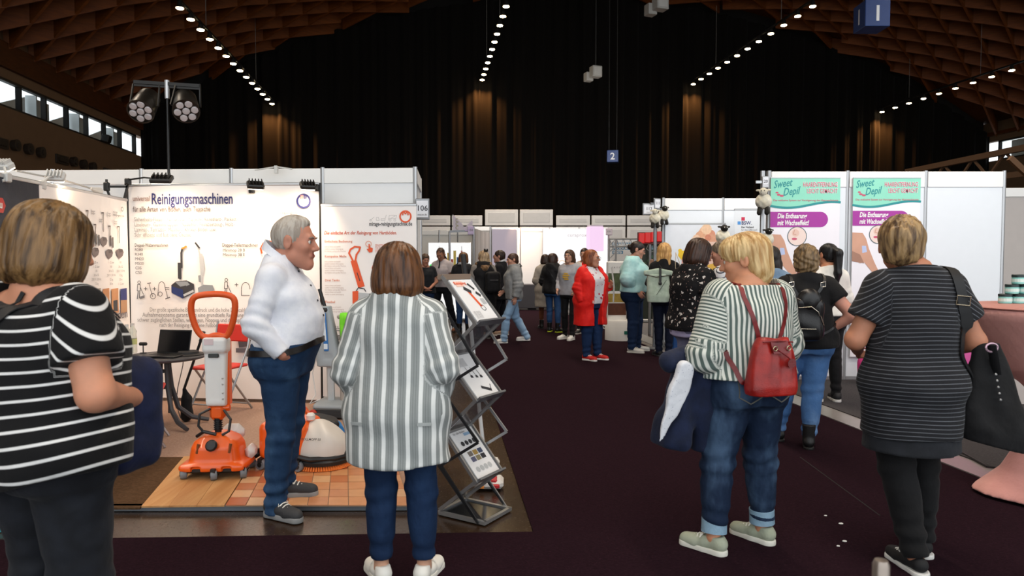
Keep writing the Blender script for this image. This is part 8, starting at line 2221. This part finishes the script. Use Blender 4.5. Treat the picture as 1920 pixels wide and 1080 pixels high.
# -- 22 polo shirt
p = Person('man with a shaved head in a pale polo shirt and dark trousers looking down', 829, 14.8, 465, 160, (6, -28), dict(R=((.27, .04, 1.13), (.1, .24, 1.1), (-.8, .2, -.1)), L=((-.27, .02, 1.12), (-.05, .25, 1.08), (.8, .2, .0))), dict(R=(.18, .02, -10), L=(-.28, .0, 12)), fat=.2, skin='#a8755c', h=.009, headoff=(0, .05), knee=dict(L=(-.2, .04, .47), R=(.14, .04, .47)))
p.hair('short', '#2b1c15', '#4a3225', vol=.93); p.face('#2a1a12'); p.top('polo_shirt', fabric('#b9b0b3', '#c5bcbf', .85), .9, .015, .02, sleeve=.7, sr=(.08, .075, .06), neck=(1.47, .4, .08)); collar(p, fabric('#15151a', '#1c1c22'), .084, .04, 40, .9, .005); k = p.k
p.strap([(0, .2, 1.4 * k), (0, .2, 1.3 * k)], .03, mat('#15151a', .7), 'button_placket', n=8); p.trousers(fabric('#10121a', '#171a24'), .04, (.09, .068, .056)); p.shoes('trainer', mat('#7d4426', .6), mat('#3a2a20', .6))
b = mb(); W, E = p.W['L'], p.E['L']; b.tube([(W + (E - W) * .1).tolist(), (W + (E - W) * .28).tolist()], .036, 12); b.build('wristwatch', mat('#2c2c30', .4), p.root, True)
# -- 23 dark t-shirt
p = Person('person in a dark t-shirt with clasped hands, half hidden behind the chestnut bob', 797, 14.3, 476, -160, (0, -12), dict(R=((.26, .02, 1.1), (.06, .24, .98), (-.7, .2, -.5)), L=((-.26, .02, 1.1), (-.06, .24, .98), (.7, .2, -.5))), fat=.2, skin='#b5806a', h=.01)
p.hair('short', '#3a2a20', '#57402f'); p.face(); p.top('tshirt', fabric('#181b20', '#21252b'), .86, .02, .03, sleeve=.6, sr=(.085, .08, .06)); p.trousers(denim('#1c2c4a', '#30486d', .4), .05); p.shoes('trainer', mat('#202022', .7), mat('#b5b3ae', .6))
# -- 24 bald man
p = Person('bald man in a dark suit behind the woman in light blue', 1172, 15.6, 461, -140, (20, -6), fat=.35, skin='#b97c66', h=.011)
p.hair('bald', '#6b5a4d', '#857264'); p.face('#6b5a4d'); p.top('suit_jacket', fabric('#111217', '#191b22'), .78, .04, .04, open=(.02, 0, .16), neck=(1.48, .4, .08)); p.top('shirt', fabric('#d5d5d8', '#dddde0'), .95, .012, sleeve=0, neck=(1.475, .4, .078), amp=.001); collar(p, fabric('#d5d5d8', '#dddde0'), .078, .045, 30, .8, .01); p.trousers(fabric('#111217', '#191b22'), .03); p.shoes('plimsoll', mat('#141416', .4), mat('#0c0c0c', .6))

flush_texts()
